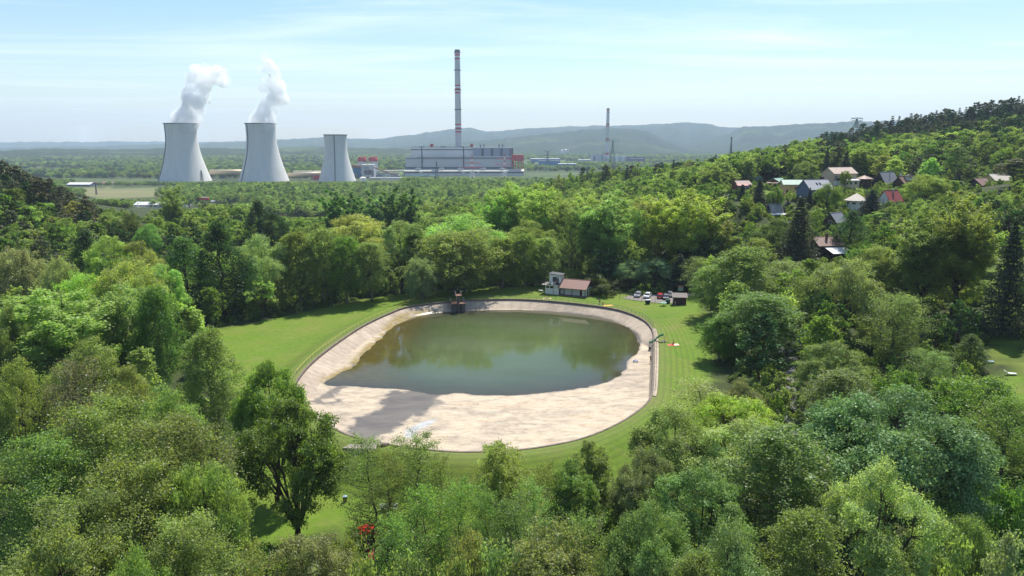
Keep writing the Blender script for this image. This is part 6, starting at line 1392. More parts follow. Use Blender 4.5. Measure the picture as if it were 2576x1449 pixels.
pylon('red and white pylon before the red loading gallery', Z6x(2037), Z6y(205), Z6y(700), 1580, 13, [(.80, 18), (.58, 23)], [REDP, WHITEP], .45)
pylon('thin dark mast before the left part of the boiler hall', Z6x(727), Z6y(355), Z6y(790), 1350, 9, [(.72, 4)], [DARKMETAL], .32)
GREENM = hm('green_grey_steel', (.16, .22, .21))
pylon('wide grey pylon with horned top between boiler hall and distant chimney', 1540 + 392 / 6.133, 400 + 255 / 6.133, 400 + 640 / 6.133, 1500, 11, [(.78, 19)], [GREENM], .42, 9, True)
pylon('green pylon with flat top beside the distant chimney', 1540 + 1556 / 6.133, 400 + 72 / 6.133, 400 + 480 / 6.133, 1000, 8, [(.985, 8), (.46, 14)], [GREENM], .2)
pylon('small dark pole pylon above the dry field', 150 + 622 / 4.684, 500 + 160 / 4.684, 500 + 330 / 4.684, 900, 1.8, [(.9, 3)], [DARKMETAL], .2, 7)
pylon('grey radio mast before the foot of the left cooling tower', 400 + 556 / q, Z1y(1155), Z1y(1260), 1330, 6, [(.62, 3), (.8, 2.4)], [DARKMETAL], .35, 7, False, 'radio_mast')
pylon('slim grey mast rising behind the right hillside wood', 1600 + 1960 / q3, 250 + 545 / q3, 250 + 720 / q3, 900, 2.4, [(.9, 1.2)], [DARKMETAL], .2, 7, False, 'radio_mast')
pylon('pylon head showing over the pine ridge', 2100 + 1075 / 2.634, 250 + 255 / 2.634, 250 + 330 / 2.634, 1150, 9, [(.98, 9), (.74, 8)], [GREENM], .4, 7, True)
# distant works and sheds
Z4x = lambda x: 1540 + x / 6.133; Z4y = lambda y: 400 + y / 6.133
block('power_station_hall', 'grey hall left of the distant chimney', 'building', Z4x(1200), Z4x(1420), Z4y(322), Z4y(500), 2640, 60, PANEL2, DARKMETAL, [(.1, .22, .3, .8, BAND, 'window_strip'), (.72, .9, .2, .9, SLATE, 'cladding'), (0, 1, 0, .2, BLUEP, 'base_band')])
block('power_station_hall', 'mauve hall with green domes right of the distant chimney', 'building', Z4x(1590), Z4x(1815), Z4y(355), Z4y(500), 2620, 50, PANEL2, R_GREEN, [(.1, .3, .3, .95, WHITEP, 'panel'), (.62, .85, .3, .95, WHITEP, 'panel')])
block('conveyor_building', 'long dark gallery on the horizon side of the distant works', 'building', Z4x(1830), Z4x(2150), Z4y(366), Z4y(405), 2600, 20, PURPLE, DARKMETAL, [(.1, .9, .2, .5, PANEL, 'panel')], None, 14)
block('warehouse', 'very long white roofed warehouse beyond the horned pylon', 'building', Z4x(95), Z4x(620), Z4y(402), Z4y(440), 2500, 60, BLUEP, R_WHITE, [(0, 1, .4, .6, PANEL2, 'window_strip')])
block('factory_hall', 'blue factory block under the horned pylon', 'building', Z4x(240), Z4x(620), Z4y(440), Z4y(600), 2300, 50, BLUEP, BAND, [(0, 1, .45, .52, PANEL2, 'window_strip'), (0, .7, .15, .3, PANEL, 'panel')])
block('factory_hall', 'white roofed blue factory nearest the hillside pines', 'building', Z4x(600), Z4x(920), Z4y(492), Z4y(600), 2200, 45, BLUEP, R_WHITE, [(0, .4, .0, .6, LIGHTBLUE, 'panel'), (.6, .95, .2, .5, PANEL, 'panel')])
block('warehouse', 'white shed strip left of the distant grey hall', 'building', Z4x(955), Z4x(1180), Z4y(418), Z4y(432), 2700, 50, PANEL, R_WHITE)
SWx = lambda x: 150 + x / 4.684; SWy = lambda y: 500 + y / 4.684
def longshed(label, x0, x1, y0, y1, Y, d, rh, wall, roof, wins):
    a, b_, z0, z1 = pxdim(x0, x1, y0, y1, Y); w = b_ - a; h = z1 - z0; o = empty('warehouse', ((a + b_) / 2, Y + d / 2, z0)); MB().prismx([(-d / 2, -2), (d / 2, -2), (d / 2, h), (0, h + rh), (-d / 2, h)], -w / 2, w / 2).build('wall', wall, o); gable_roof(o, w, d, h, rh, roof, .6)
    for f, ww in wins: window(o, 'f', -w / 2 + f * w, h * .25, ww, h * .5, w, d, REDWOOD if ww > 2.5 else FRAME)
    return tag(o, label, 'building')
longshed('long white warehouse with pale roof standing by the lorry yard', SWx(1140), SWx(1800), SWy(468), SWy(503), 817, 16, 2.6, WHITE, R_WHITE, [(.14, 1.6), (.2, 1.6), (.28, 1.6), (.34, 2.8), (.44, 3.4), (.6, 1.6), (.7, 2.8), (.8, 1.6)])
longshed('low bluish barn with white roof beyond the dry field', SWx(215), SWx(530), SWy(190), SWy(216), 1270, 22, 3, BLUEGREY, R_WHITE, [(.2, 3), (.5, 3), (.8, 3)])
longshed('low rust roofed barn beyond the dry field', SWx(500), SWx(835), SWy(178), SWy(192), 1330, 22, 3, CONC, R_BROWN, [(.3, 3), (.7, 3)])
longshed('small flat hut right of the lorry', SWx(2190), SWx(2290), SWy(422), SWy(440), 880, 8, .8, CONC, R_LIGHT, [(.5, 1.4)])
for i, (x, y, s, c) in enumerate(((655, 262, 9, 0), (690, 258, 8, 1), (720, 255, 10, 0), (760, 250, 8, 1), (20, 385, 12, 1), (70, 380, 10, 0))):     # far village on the slope
    p = px3(Z4x(x), Z4y(y), 4300); o = empty('far_house', (p[0], 4300, p[2]), R(20 * i)); w = s * 1.6; MB().prismx([(-s / 2, -14), (s / 2, -14), (s / 2, 5), (0, 9), (-s / 2, 5)], -w / 2, w / 2).build('wall', WHITE, o); gable_roof(o, w, s, 5, 4, R_RED if c else R_WHITE, .5)
    tag(o, ('tiny red roofed house in the far village on the slope' if c else 'tiny white house in the far village on the slope'), 'house', 'far village houses')
# ------------------------------------------------------------------ round the pool
def g3(x, y, z=0.0): return Vector(G(x * .85833, y * .85833, z))          # photograph coordinates -> point on height z
DECK = hm('terrace_slab', (0.20, 0.13, 0.11), var=.25); REDBROWN = mat('poolside_roof', (0.235, 0.125, 0.095), .65, .14, .8, streak=(2.5, .25, .25)); GABLE = hm('oxblood_boards', (0.075, 0.022, 0.024), var=.2, streak=(4, 4, .3)); WGREY = mat('whitewash', (0.64, 0.655, 0.63), .85, .10, .6, streak=(.8, .8, .25))
A, B, C_ = g3(1597.2, 861), g3(1714.5, 871.3), g3(1737, 858.5)
rz = math.atan2(B.y - A.y, B.x - A.x); Lw = (B - A).length; Dp = min(7.0, max(4.5, (C_ - B).length))
pb_ = empty('lifeguard_building', (A.x, A.y, 0.0), rz); tag(pb_, 'white poolside building with upper lookout room and brown roofed wing', 'building')
MB().bb(0, 4.4, 0, 4.6, -.3, 2.85).build('ground_floor', WGREY, pb_)
MB().bb(-1.0, 4.5, -.75, 4.7, 2.853, 3.0).build('terrace', CONC, pb_)
MB().bb(.75, 4.4, 1.5, 4.55, 3.003, 5.9).build('lookout_room', WGREY, pb_)
b = MB(); b.add([(.5, 1.2, 6.05), (4.75, 1.2, 5.75), (4.75, 4.8, 5.75), (.5, 4.8, 6.05), (.5, 1.2, 6.2), (4.75, 1.2, 5.9), (4.75, 4.8, 5.9), (.5, 4.8, 6.2)], [(0, 3, 2, 1), (4, 5, 6, 7), (0, 1, 5, 4), (1, 2, 6, 5), (2, 3, 7, 6), (3, 0, 4, 7)]); b.build('flat_roof', DARKMETAL, pb_)
f = MB().bb(1.9, 3.75, 1.44, 1.495, 3.7, 5.15).build('window', DARKWOOD, pb_); MB().bb(2.0, 2.78, 1.41, 1.437, 3.8, 5.05).build('pane', PANE, f); MB().bb(2.86, 3.65, 1.41, 1.437, 3.8, 5.05).build('pane', PANE, f); MB().bb(3.2, 3.5, 1.38, 1.407, 4.75, 5.0).build('notice', FRAME, f)
for x0, x1 in ((.3, 1.3), (1.55, 2.6)):
    f = MB().bb(x0, x1, -.05, -.003, 1.9, 2.5).build('window', DARKMETAL, pb_); MB().bb(x0 + .07, x1 - .07, -.075, -.053, 1.97, 2.43).build('pane', PANE, f)
b = MB()
for z in (3.3, 3.62, 3.95): b.bb(-.9, 2.0, -.72, -.64, z, z + .13)
for x in (-.9, .1, 1.1, 2.0, 3.0, 4.3): b.bb(x - .04, x + .04, -.72, -.65, 3.003, 4.1)
b.bb(2.9, 4.4, -.715, -.65, 3.95, 4.05); b.build('balcony_railing', DARKWOOD, pb_)
MB().bb(2.05, 2.85, -.70, -.64, 3.05, 3.95).build('banner', WHITEP, pb_); MB().bb(3.3, 4.2, .2, .7, 3.003, 3.75).build('bench', DARKWOOD, pb_)
MB().tube([(2.75, -.4, -.3), (2.75, -.4, 4.6)], .04, 6).build('flagpole', DARKMETAL, pb_)
X0, X1 = 4.55, Lw + .1; yw0, yw1 = 1.5, 1.5 + Dp * .8; e0 = -.25; ym_ = (e0 + yw1) / 2
MB().bb(X0 - .1, X1 + .3, -.2, yw1 + .2, -.4, .06).build('porch_floor', DECK, pb_)
wg = MB().bb(X0, X1 - .1, yw0, yw1, .063, 2.6).build('wing_wall', WGREY, pb_)
b = MB(); b.prismx([(e0 + .1, 2.45), (yw1 - .05, 2.62), (ym_, 4.3)], X0 + .02, X1 - .05); b.build('gable', GABLE, pb_)
for sg, (ya, za) in enumerate(((e0 - .35, 2.28), (yw1 + .35, 2.40))):
    b = MB(); b.prismx([(ya, za), (ym_, 4.42), (ym_, 4.53), (ya, za + .12)], X0 - .35, X1 + .35); b.build('roof', REDBROWN, pb_)
MB().bb(X0 - .38, X1 + .38, ym_ - .1, ym_ + .1, 4.531, 4.6).build('ridge_cap', REDBROWN, pb_)
for x in (X0 + .05, (X0 + X1) / 2 - .1, X1 - .12): MB().bb(x - .09, x + .09, e0 + .05, e0 + .22, .063, 2.44).build('post', GABLE, pb_)
for x0, x1 in ((X0 + .9, X0 + 1.15), (X1 - 2.35, X1 - 1.6)):
    o = MB().bb(x0, x1, yw0 - .05, yw0 - .003, .07, 2.15).build('door', GABLE, pb_); MB().bb(x1 - .16, x1 - .1, yw0 - .1, yw0 - .053, 1.05, 1.1).build('handle', STEEL, o)
o = MB().bb(X1 - .098, X1 - .05, yw0 + .1, yw0 + .9, .07, 2.3).build('door', GABLE, pb_); MB().bb(X1 - .048, X1, yw0 + .72, yw0 + .8, 1.05, 1.1).build('handle', STEEL, o)
f = MB().bb(X1 - .098, X1 - .05, yw0 + 2.3, yw0 + 2.7, 1.6, 2.15).build('window', DARKMETAL, pb_); MB().bb(X1 - .048, X1 - .03, yw0 + 2.36, yw0 + 2.64, 1.66, 2.09).build('pane', PANE, f)
b = MB(); b.bb(-3.6, -.1, .2, 3.2, -.2, .05); tag(b.build('paved_patch', DECK, None, (A.x, A.y, .0), rz=rz), kind='structure')
def table_set(label, loc, rz_, m1, m2):
    o = empty('garden_table', loc, rz_); MB().bb(-.7, .7, -.4, .4, .68, .74).build('top', m1, o); 
    for x in (-.55, .55): MB().bb(x - .05, x + .05, -.3, .3, 0, .677).build('leg', m2, o)
    return tag(o, label, 'table')
p = Matrix.Rotation(rz, 3, 'Z') @ Vector((-1.9, 1.2, 0)); table_set('white table on the paved patch left of the lifeguard building', (A.x + p.x, A.y + p.y, .05), rz, WHITEP, STEEL)

# diving tower
dt = g3(1342, 886.5, .35); dv = empty('diving_tower', (dt.x, dt.y, 0), math.atan2(PC[1] - dt.y, PC[0] - dt.x) + math.pi / 2); tag(dv, 'concrete diving tower with rusty platform standing in the water at the far bank', 'diving tower')
DCON = hm('damp_concrete', (0.105, 0.095, 0.09), var=.4, streak=(3, 3, .3)); RUST = hm('rusty_steel', (0.17, 0.085, 0.055), var=.35, scale=2.5)
for x in (-1.25, 1.25): MB().bb(x - .55, x + .55, -1.3, .9, -4.2, .12).build('pillar', DCON, dv)
MB().bb(-.28, .28, -1.55, -.9, -4.2, .12).build('pillar', DCON, dv)
MB().bb(-2.0, 2.0, -1.6, 3.6, .123, .33).build('platform', RUST, dv, bevel=.02)
MB().bb(-.32, .32, -.9, -.3, .333, 2.6).build('column', DCON, dv)
MB().bb(-.85, .85, -2.0, .5, 2.603, 2.75).build('springboard_deck', RUST, dv, bevel=.02)
for s in (-1, 1):
    b = MB(); x = s * .75
    for y in (-1.2, -.4, .4): b.tube([(x, y, 2.753), (x, y, 3.65)], .035, 6)
    b.tube([(x, -1.2, 3.65), (x, .4, 3.65)], .035, 6); b.tube([(x, -1.2, 3.2), (x, .4, 3.2)], .03, 6); b.build('handrail', STEEL, dv)
b = MB()
for s in (-.28, .28): b.tube([(s, 1.5, .333), (s, .53, 2.7)], .035, 5)
for i in range(7): b.tube([(-.28, 1.5 - .97 * (i + .5) / 7, .333 + 2.37 * (i + .5) / 7), (.28, 1.5 - .97 * (i + .5) / 7, .333 + 2.37 * (i + .5) / 7)], .03, 5)
b.build('ladder', STEEL, dv)
for s in (-1, 1):
    b = MB(); b.tube([(s * 1.85, 3.4, .333), (s * 1.85, 3.4, 1.4), (s * 1.85, .5, 1.4), (s * 1.85, .5, .333)], .04, 6); b.tube([(s * 1.85, 1.9, .333), (s * 1.85, 1.9, 1.4)], .04, 6); b.build('railing', STEEL, dv)

# railings round the basin
def rim_at(t, off): x = np.interp(t % (2 * math.pi), np.r_[ANG, 2 * math.pi], np.r_[RR, RR[0]]); return Vector((PC[0] + math.cos(t) * (x + off), PC[1] + math.sin(t) * (x + off), 0))
def ang_of(x, y): p = G(x, y); return math.atan2(p[1] - PC[1], p[0] - PC[0]) % (2 * math.pi)
def rim_rail(label, t0, t1, n, off, h, mrail, mpost, rails):
    pts = [rim_at(t0 + (t1 - t0) * i / n, off) for i in range(n + 1)]
    for p in pts: p.z = tz1(p.x, p.y) - .02
    o = empty('pool_railing', pts[0]); tag(o, label, 'railing', 'railings round the pool'); q_ = [p - pts[0] for p in pts]
    for p in q_: MB().tube([p, p + Vector((0, 0, h))], .026, 5).build('post', mpost, o)
    for f in rails: MB().tube([p + Vector((0, 0, h * f)) for p in q_], .03, 5).build('rail', mrail, o)
YEL = hm('yellow_paint', (0.62, 0.50, 0.06), var=.1)
rim_rail('yellow tube railing along the left bank of the pool', ang_of(1120, 758), ang_of(752, 940), 34, .95, .85, YEL, DARKMETAL, (1.0,))
rim_rail('thin grey railing along the far bank in front of the lifeguard building', ang_of(1635, 822), ang_of(1180, 754), 34, .75, 1.0, DARKMETAL, DARKMETAL, (1.0, .5))
rim_rail('low wooden rail along the right bank beside the slide', ang_of(1642, 985) - 2 * math.pi, ang_of(1644, 830), 20, .55, .8, hm('weathered_wood', (.25, .19, .13), var=.3), BROWNWOOD, (1.0,))
t0, t1 = ang_of(1638, 995) - 2 * math.pi, ang_of(1640, 828); V = []; n = 60
for i in range(n + 1):
    t = t0 + (t1 - t0) * i / n
    for o_, z in ((.20, .05), (.20, .13), (.95, .13), (.95, -.05)): p = rim_at(t, o_); V.append((p.x, p.y, z))
F = [(i * 4 + k, i * 4 + k + 1, i * 4 + k + 5, i * 4 + k + 4) for i in range(n) for k in range(3)]
tag(MB().add(V, F).build('pool_coping', hm('pale_coping', (.36, .29, .21), var=.3, scale=.5)), kind='structure')
# ramp and wing wall at the near left corner
rp = [g3(1003, 1313, .02), g3(1036, 1297, .02), g3(1072, 1291, .03), g3(1140, 1297, .03), g3(1095, 1318, .02)]
for q_ in rp: q_.z = tz1(q_.x, q_.y) + .06
b = MB(); b.prism([(p.x, p.y) for p in rp], -.9, .07); tag(b.build('ramp', hm('ramp_concrete', (.25, .21, .18), var=.2)), kind='structure')
w0, w1 = g3(1105, 1306, .4), g3(1140, 1296, .4); wq = empty('wing_wall', (w0.x, w0.y, 0)); d_ = w1 - w0; d_.z = 0; nrm = Vector((-d_.y, d_.x, 0)).normalized() * .2
b = MB(); b.add([(-nrm.x, -nrm.y, -1.5), tuple(Vector((d_.x, d_.y, -1.5)) - nrm), tuple(Vector((d_.x, d_.y, -1.5)) + nrm), (nrm.x, nrm.y, -1.5), (-nrm.x, -nrm.y, .55), tuple(Vector((d_.x, d_.y, .12)) - nrm), tuple(Vector((d_.x, d_.y, .12)) + nrm), (nrm.x, nrm.y, .55)], [(0, 3, 2, 1), (4, 5, 6, 7), (0, 1, 5, 4), (1, 2, 6, 5), (2, 3, 7, 6), (3, 0, 4, 7)]); b.build('slab', RUST, wq); b = MB(); b.tube([Vector((0, 0, .6)), Vector((d_.x, d_.y, .17))], .05, 5); b.build('edge_rail', DARKMETAL, wq); tag(wq, 'rusty brown wedge shaped wall beside the ramp at the near left corner of the pool', 'wall')

# slide
gf = g3(1946.5, 1001, 0); ft = g3(1900.8, 1022.5, -1.95); sl = empty('pool_slide', (gf.x, gf.y, 0)); tag(sl, 'green pool slide with yellow ladder reaching over the right bank', 'slide')
GREENP = hm('green_gloss', (0.018, 0.20, 0.085), rough=.35, var=.08); e = Vector((ft.x - gf.x, ft.y - gf.y, -.55)); s0 = Vector((-.25, 0, 1.45)); path = []
for i in range(17):
    t = i / 16; hz_ = 1 - (t * t * (3 - 2 * t)) * .86 - .14 * t + .05 * math.sin(t * 6.28) ; path.append(Vector((s0.x + (e.x - s0.x) * t, s0.y + (e.y - s0.y) * t, e.z + (s0.z - e.z) * hz_)))
V, F = [], []; dr = Vector((e.x - s0.x, e.y - s0.y, 0)).normalized(); sd_ = Vector((-dr.y, dr.x, 0)); sec = [(-.42, .34), (-.36, .06), (-.16, -.03), (.16, -.03), (.36, .06), (.42, .34), (.36, .34), (.30, .10), (.13, .03), (-.13, .03), (-.30, .10), (-.36, .34)]
for p in path:
    for a, z in sec: V.append(p + sd_ * a + Vector((0, 0, z)))
k = len(sec)
for i in range(len(path) - 1): F += [(i * k + j, i * k + (j + 1) % k, (i + 1) * k + (j + 1) % k, (i + 1) * k + j) for j in range(k)]
F += [tuple(range(k))[::-1], tuple((len(path) - 1) * k + j for j in range(k))]; MB().add(V, F).build('chute', GREENP, sl, smooth=True)
b = MB()
for s in (-.4, .4):
    q0 = sd_ * s; b.tube([q0 - dr * .9, q0 - dr * .3 + Vector((0, 0, 1.4)), q0 - dr * .3 + Vector((0, 0, 2.1)), q0 + dr * .2 + Vector((0, 0, 1.75))], .035, 6)
for i in range(5): f_ = (i + .6) / 5; b.tube([sd_ * -.4 - dr * (.9 - .6 * f_) + Vector((0, 0, 1.4 * f_)), sd_ * .4 - dr * (.9 - .6 * f_) + Vector((0, 0, 1.4 * f_))], .035, 5)
b.build('ladder', YEL, sl)
b = MB()
for s in (-.35, .35): b.tube([sd_ * s - dr * .1, sd_ * s - dr * .1 + Vector((0, 0, 1.4))], .05, 6)
b.bb(-.7, .3, -.6, .6, -.04, .06); b.build('frame', DARKMETAL, sl)
b = MB(); b.tube([e - dr * .2 + Vector((0, 0, -1.45)), e - dr * .2], .06, 6); b.build('front_support', STEEL, sl); MB().box(tuple(e - dr * .2 + Vector((0, 0, -1.2))), (.45, .45, .5)).build('footing', BLACK, sl)

# ------------------------------------------------------------------ people
SKIN = mat('skin', (0.42, 0.245, 0.165), .55, .06, 4); HAIR = hm('dark_hair', (0.025, 0.017, 0.012)); 
def person(label, loc, rz_, J, trunks, hair=HAIR, top=None, scale=1.0, cat='person'):
    """one skinned body from joints J (metres, facing -y)"""
    S = {k: Vector(v) for k, v in J.items()}; V = []; Rd = []; E = []; idx = {}
    def add(n, p, r): idx[n] = len(V); V.append(tuple(p)); Rd.append(r); return idx[n]
    def ed(a, b_): E.append((idx[a], idx[b_]))
    add('pelvis', S['pelvis'], .125); add('waist', S['pelvis'].lerp(S['chest'], .45), .105); add('chest', S['chest'], .135); add('neck', S['neck'], .055); add('head', S['head'], .088); add('crown', S['head'] + (S['head'] - S['neck']).normalized() * .10, .075)
    fwd = S['face']; add('nose', S['head'] + fwd * .105 - (S['head'] - S['neck']).normalized() * .01, .014)
    for a, b_ in (('pelvis', 'waist'), ('waist', 'chest'), ('chest', 'neck'), ('neck', 'head'), ('head', 'crown'), ('head', 'nose')): ed(a, b_)
    for s in 'lr':
        for n, r in (('sh', .06), ('el', .042), ('wr', .029), ('ha', .033)): add(n + s, S[n + s], r)
        for a, b_ in (('chest', 'sh' + s), ('sh' + s, 'el' + s), ('el' + s, 'wr' + s), ('wr' + s, 'ha' + s)): ed(a, b_)
        hd = (S['ha' + s] - S['wr' + s]).normalized(); sd2 = hd.cross(fwd).normalized() if abs(hd.dot(fwd)) < .9 else hd.cross(Vector((0, 0, 1))).normalized()
        for i, (o_, ln) in enumerate(((-.030, .060), (-.010, .075), (.010, .072), (.030, .058))):
            k1 = add(f'f{i}{s}', S['ha' + s] + sd2 * o_ + hd * .035, .0095); add(f'g{i}{s}', S['ha' + s] + sd2 * o_ * 1.1 + hd * (.035 + ln * .6) + fwd * .012, .008); add(f'h{i}{s}', S['ha' + s] + sd2 * o_ * 1.1 + hd * (.03 + ln) + fwd * .03, .007); ed('ha' + s, f'f{i}{s}'); ed(f'f{i}{s}', f'g{i}{s}'); ed(f'g{i}{s}', f'h{i}{s}')
        add('t' + s, S['ha' + s] - sd2 * .045 + fwd * .015, .011); add('u' + s, S['ha' + s] - sd2 * .055 + fwd * .03 + hd * .03, .009); ed('ha' + s, 't' + s); ed('t' + s, 'u' + s)
        for n, r in (('hi', .088), ('kn', .058), ('an', .038), ('to', .034)): add(n + s, S[n + s], r)
        for a, b_ in (('pelvis', 'hi' + s), ('hi' + s, 'kn' + s), ('kn' + s, 'an' + s), ('an' + s, 'to' + s)): ed(a, b_)
    def grow(V, E, Rd, m, name, parent):
        me = bpy.data.meshes.new('tmp'); me.from_pydata(V, E, []); t = bpy.data.objects.new('tmp', me); COL.objects.link(t); md = t.modifiers.new('s', 'SKIN'); t.modifiers.new('b', 'SUBSURF').levels = 2
        for i, d in enumerate(me.skin_vertices[0].data): d.radius = (Rd[i], Rd[i]); d.use_root = i == 0
        dg = bpy.context.evaluated_depsgraph_get(); m2 = bpy.data.meshes.new_from_object(t.evaluated_get(dg)); bpy.data.objects.remove(t); m2.name = name; m2.materials.clear(); m2.materials.append(m); m2.polygons.foreach_set('use_smooth', [True] * len(m2.polygons)); return obj(name, m2, parent)
    o = empty('person', loc, rz_, (scale,) * 3); tag(o, label, cat, 'bathers at the pool')
    grow(V, E, Rd, SKIN, 'body', o)
    up_ = (S['head'] - S['neck']).normalized(); hb_ = bmesh.new(); bmesh.ops.create_icosphere(hb_, subdivisions=3, radius=1.0); qt = up_.to_track_quat('Z', 'Y').to_matrix()
    for v in hb_.verts:
        c = v.co.copy(); w_ = Vector((c.x * .094, c.y * .094, max(c.z, -.35) * .112)); v.co = S['head'] + up_ * .045 - fwd * .026 + qt @ w_
    hm_ = bpy.data.meshes.new('hair'); hb_.to_mesh(hm_); hb_.free(); hm_.materials.append(hair); hm_.polygons.foreach_set('use_smooth', [True] * len(hm_.polygons)); obj('hair', hm_, o)
    for s in (-1, 1): MB().lathe([(.001, -.011), (.011, 0), (.001, .011)], 6, tuple(S['head'] + fwd * .087 + up_.cross(fwd) * .032 * s + up_ * .018)).build('eye', BLACK, o)
    P_ = S['pelvis']; grow([tuple(P_), tuple(P_.lerp(S['chest'], .22)), tuple(S['hil']), tuple(S['hir']), tuple(S['hil'].lerp(S['knl'], .38)), tuple(S['hir'].lerp(S['knr'], .38))], [(0, 1), (0, 2), (0, 3), (2, 4), (3, 5)], [.142, .128, .104, .104, .094, .094], trunks, 'shorts', o)
    if top: grow([tuple(P_.lerp(S['chest'], .25)), tuple(S['chest']), tuple(S['chest'].lerp(S['neck'], .5)), tuple(S['shl']), tuple(S['shr']), tuple(S['shl'].lerp(S['ell'], .45)), tuple(S['shr'].lerp(S['elr'], .45))], [(0, 1), (1, 2), (1, 3), (1, 4), (3, 5), (4, 6)], [.128, .152, .09, .075, .075, .064, .064], top, 'shirt', o)
    return o
STAND = dict(pelvis=(0, 0, .95), chest=(0, 0, 1.28), neck=(0, .01, 1.47), head=(0, -.02, 1.60), face=(0, -1, 0), shl=(.18, 0, 1.38), ell=(.24, .03, 1.10), wrl=(.25, -.04, .86), hal=(.25, -.06, .78), shr=(-.18, 0, 1.38), elr=(-.25, .03, 1.10), wrr=(-.26, -.05, .86), har=(-.26, -.07, .78), hil=(.09, 0, .88), knl=(.11, -.02, .48), anl=(.12, .02, .07), tol=(.13, -.14, .03), hir=(-.09, 0, .88), knr=(-.11, -.02, .48), anr=(-.12, .02, .07), tor=(-.13, -.14, .03))
LEAN = dict(STAND, ell=(.34, -.12, 1.16), wrl=(.48, -.22, 1.10), hal=(.55, -.24, 1.10))
SIT = dict(pelvis=(0, 0, .12), chest=(0, -.02, .46), neck=(0, -.03, .66), head=(0, -.06, .79), face=(0, -1, 0), shl=(.18, -.02, .57), ell=(.24, .05, .32), wrl=(.22, -.20, .36), hal=(.18, -.28, .38), shr=(-.18, -.02, .57), elr=(-.25, .10, .32), wrr=(-.27, .16, .10), har=(-.28, .2, .05), hil=(.09, -.02, .11), knl=(.13, -.34, .40), anl=(.12, -.52, .06), tol=(.12, -.66, .04), hir=(-.09, -.02, .11), knr=(-.14, -.42, .22), anr=(-.15, -.80, .07), tor=(-.15, -.88, .12))
LIE = dict(pelvis=(0, 0, .12), chest=(0, .34, .13), neck=(0, .53, .14), head=(0, .67, .16), face=(0, 0, 1), shl=(.18, .43, .12), ell=(.28, .20, .08), wrl=(.27, -.04, .06), hal=(.27, -.12, .06), shr=(-.18, .43, .12), elr=(-.28, .2, .08), wrr=(-.27, -.04, .06), har=(-.27, -.12, .06), hil=(.09, -.07, .11), knl=(.12, -.47, .12), anl=(.11, -.88, .06), tol=(.13, -.93, .17), hir=(-.09, -.07, .11), knr=(-.12, -.47, .12), anr=(-.11, -.88, .06), tor=(-.13, -.93, .17))
SHORTB = hm('navy_trunks', (.03, .04, .10)); SHORTR = hm('red_trunks', (.40, .05, .04)); SHORTK = hm('dark_trunks', (.03, .03, .03)); TOPK = hm('dark_shirt', (.06, .05, .055))
def cloth(label, x, y, w, d, rz_, m1, m2=None, z=None, name='towel'):
    p = g3(x, y, 0); zz = tz1(p.x, p.y) if z is None else z; nx, ny = 14, 10; V = []; F = []; M = []
    for j in range(ny + 1):
        for i in range(nx + 1): a = (i / nx - .5) * w; b_ = (j / ny - .5) * d; V.append((a, b_, .035 + .018 * math.sin(a * 4 + b_ * 3) + .012 * math.sin(b_ * 7)))
    for j in range(ny):
        for i in range(nx): F.append((j * (nx + 1) + i, j * (nx + 1) + i + 1, (j + 1) * (nx + 1) + i + 1, (j + 1) * (nx + 1) + i)); M.append(1 if m2 and i > nx * .55 else 0)
    b = MB(); b.v = V; b.f = F; b.m = M; o = b.build(name, [m1, m2] if m2 else [m1], None, (p.x, p.y, zz), smooth=True, rz=rz_); md = o.modifiers.new('t', 'SOLIDIFY'); md.thickness = .02; return tag(o, label, 'towel')
REDCL = hm('red_cotton', (.62, .10, .08), var=.08); CREAMCL = hm('cream_cotton', (.72, .58, .38), var=.06); ORANGECL = hm('orange_cotton', (.75, .42, .07), var=.06)
def at3(x, y, z=None): p = g3(x, y, 0); return (p.x, p.y, tz1(p.x, p.y) if z is None else z)
person('standing bather in dark trunks on the far bank near the orange towel', at3(1756.5, 891.5), .3, STAND, SHORTK)
person('bather sitting on the far bank next to the orange towel', at3(1766, 891.5), .2, SIT, SHORTB)
cloth('orange towel spread on the far bank beside two bathers', 1782, 895, 2.6, 1.5, .1, ORANGECL)
cloth('cream towel under the sunbather in front of the lifeguard building', 1602, 874.5, 2.6, 1.3, .1, CREAMCL)
lp = at3(1602, 874.5); person('sunbather lying on a cream towel in front of the lifeguard building', (lp[0], lp[1], lp[2] + .06), R(95), LIE, SHORTR)
cloth('red and cream blanket on the mown lawn right of the slide', 1972, 1009.5, 2.7, 1.6, .12, REDCL, CREAMCL)
sp = at3(1973, 1008.5); person('bather sitting on the red and cream blanket', (sp[0], sp[1], sp[2] + .05), R(-70), SIT, SHORTR)
fz = -1.93; pq = g3(1905.5, 1062.5, fz); person('bather standing on the dry pool floor and holding the right bank rail', (pq.x, pq.y, fz), R(150), dict(LEAN, ell=(-.05 + .34, .0, 1.20)), SHORTK, HAIR, TOPK)
pq = g3(1909.5, 1063.5, fz); o = empty('sports_bag', (pq.x, pq.y, fz + .02)); MB().lathe([(.05, 0), (.26, .03), (.30, .2), (.22, .42), (.05, .48)], 12).build('body', BLACK, o, smooth=True); MB().tube([(-.2, 0, .4), (-.1, 0, .62), (.1, 0, .62), (.2, 0, .4)], .025, 6).build('strap', BLACK, o); MB().box((.05, -.28, .25), (.3, .05, .22)).build('pocket', WHITEP, o); tag(o, 'dark bag with pale pocket on the pool floor behind the standing bather', 'bag')
pq = g3(1861.5, 1058.6, -2.0); b = MB(); nn, mm_ = 24, 10
for i in range(nn):
    for j in range(mm_): a = 2 * math.pi * i / nn; t = 2 * math.pi * j / mm_; b.v.append(((.42 + .14 * math.cos(t)) * math.cos(a), (.42 + .14 * math.cos(t)) * math.sin(a), .14 + .14 * math.sin(t)))
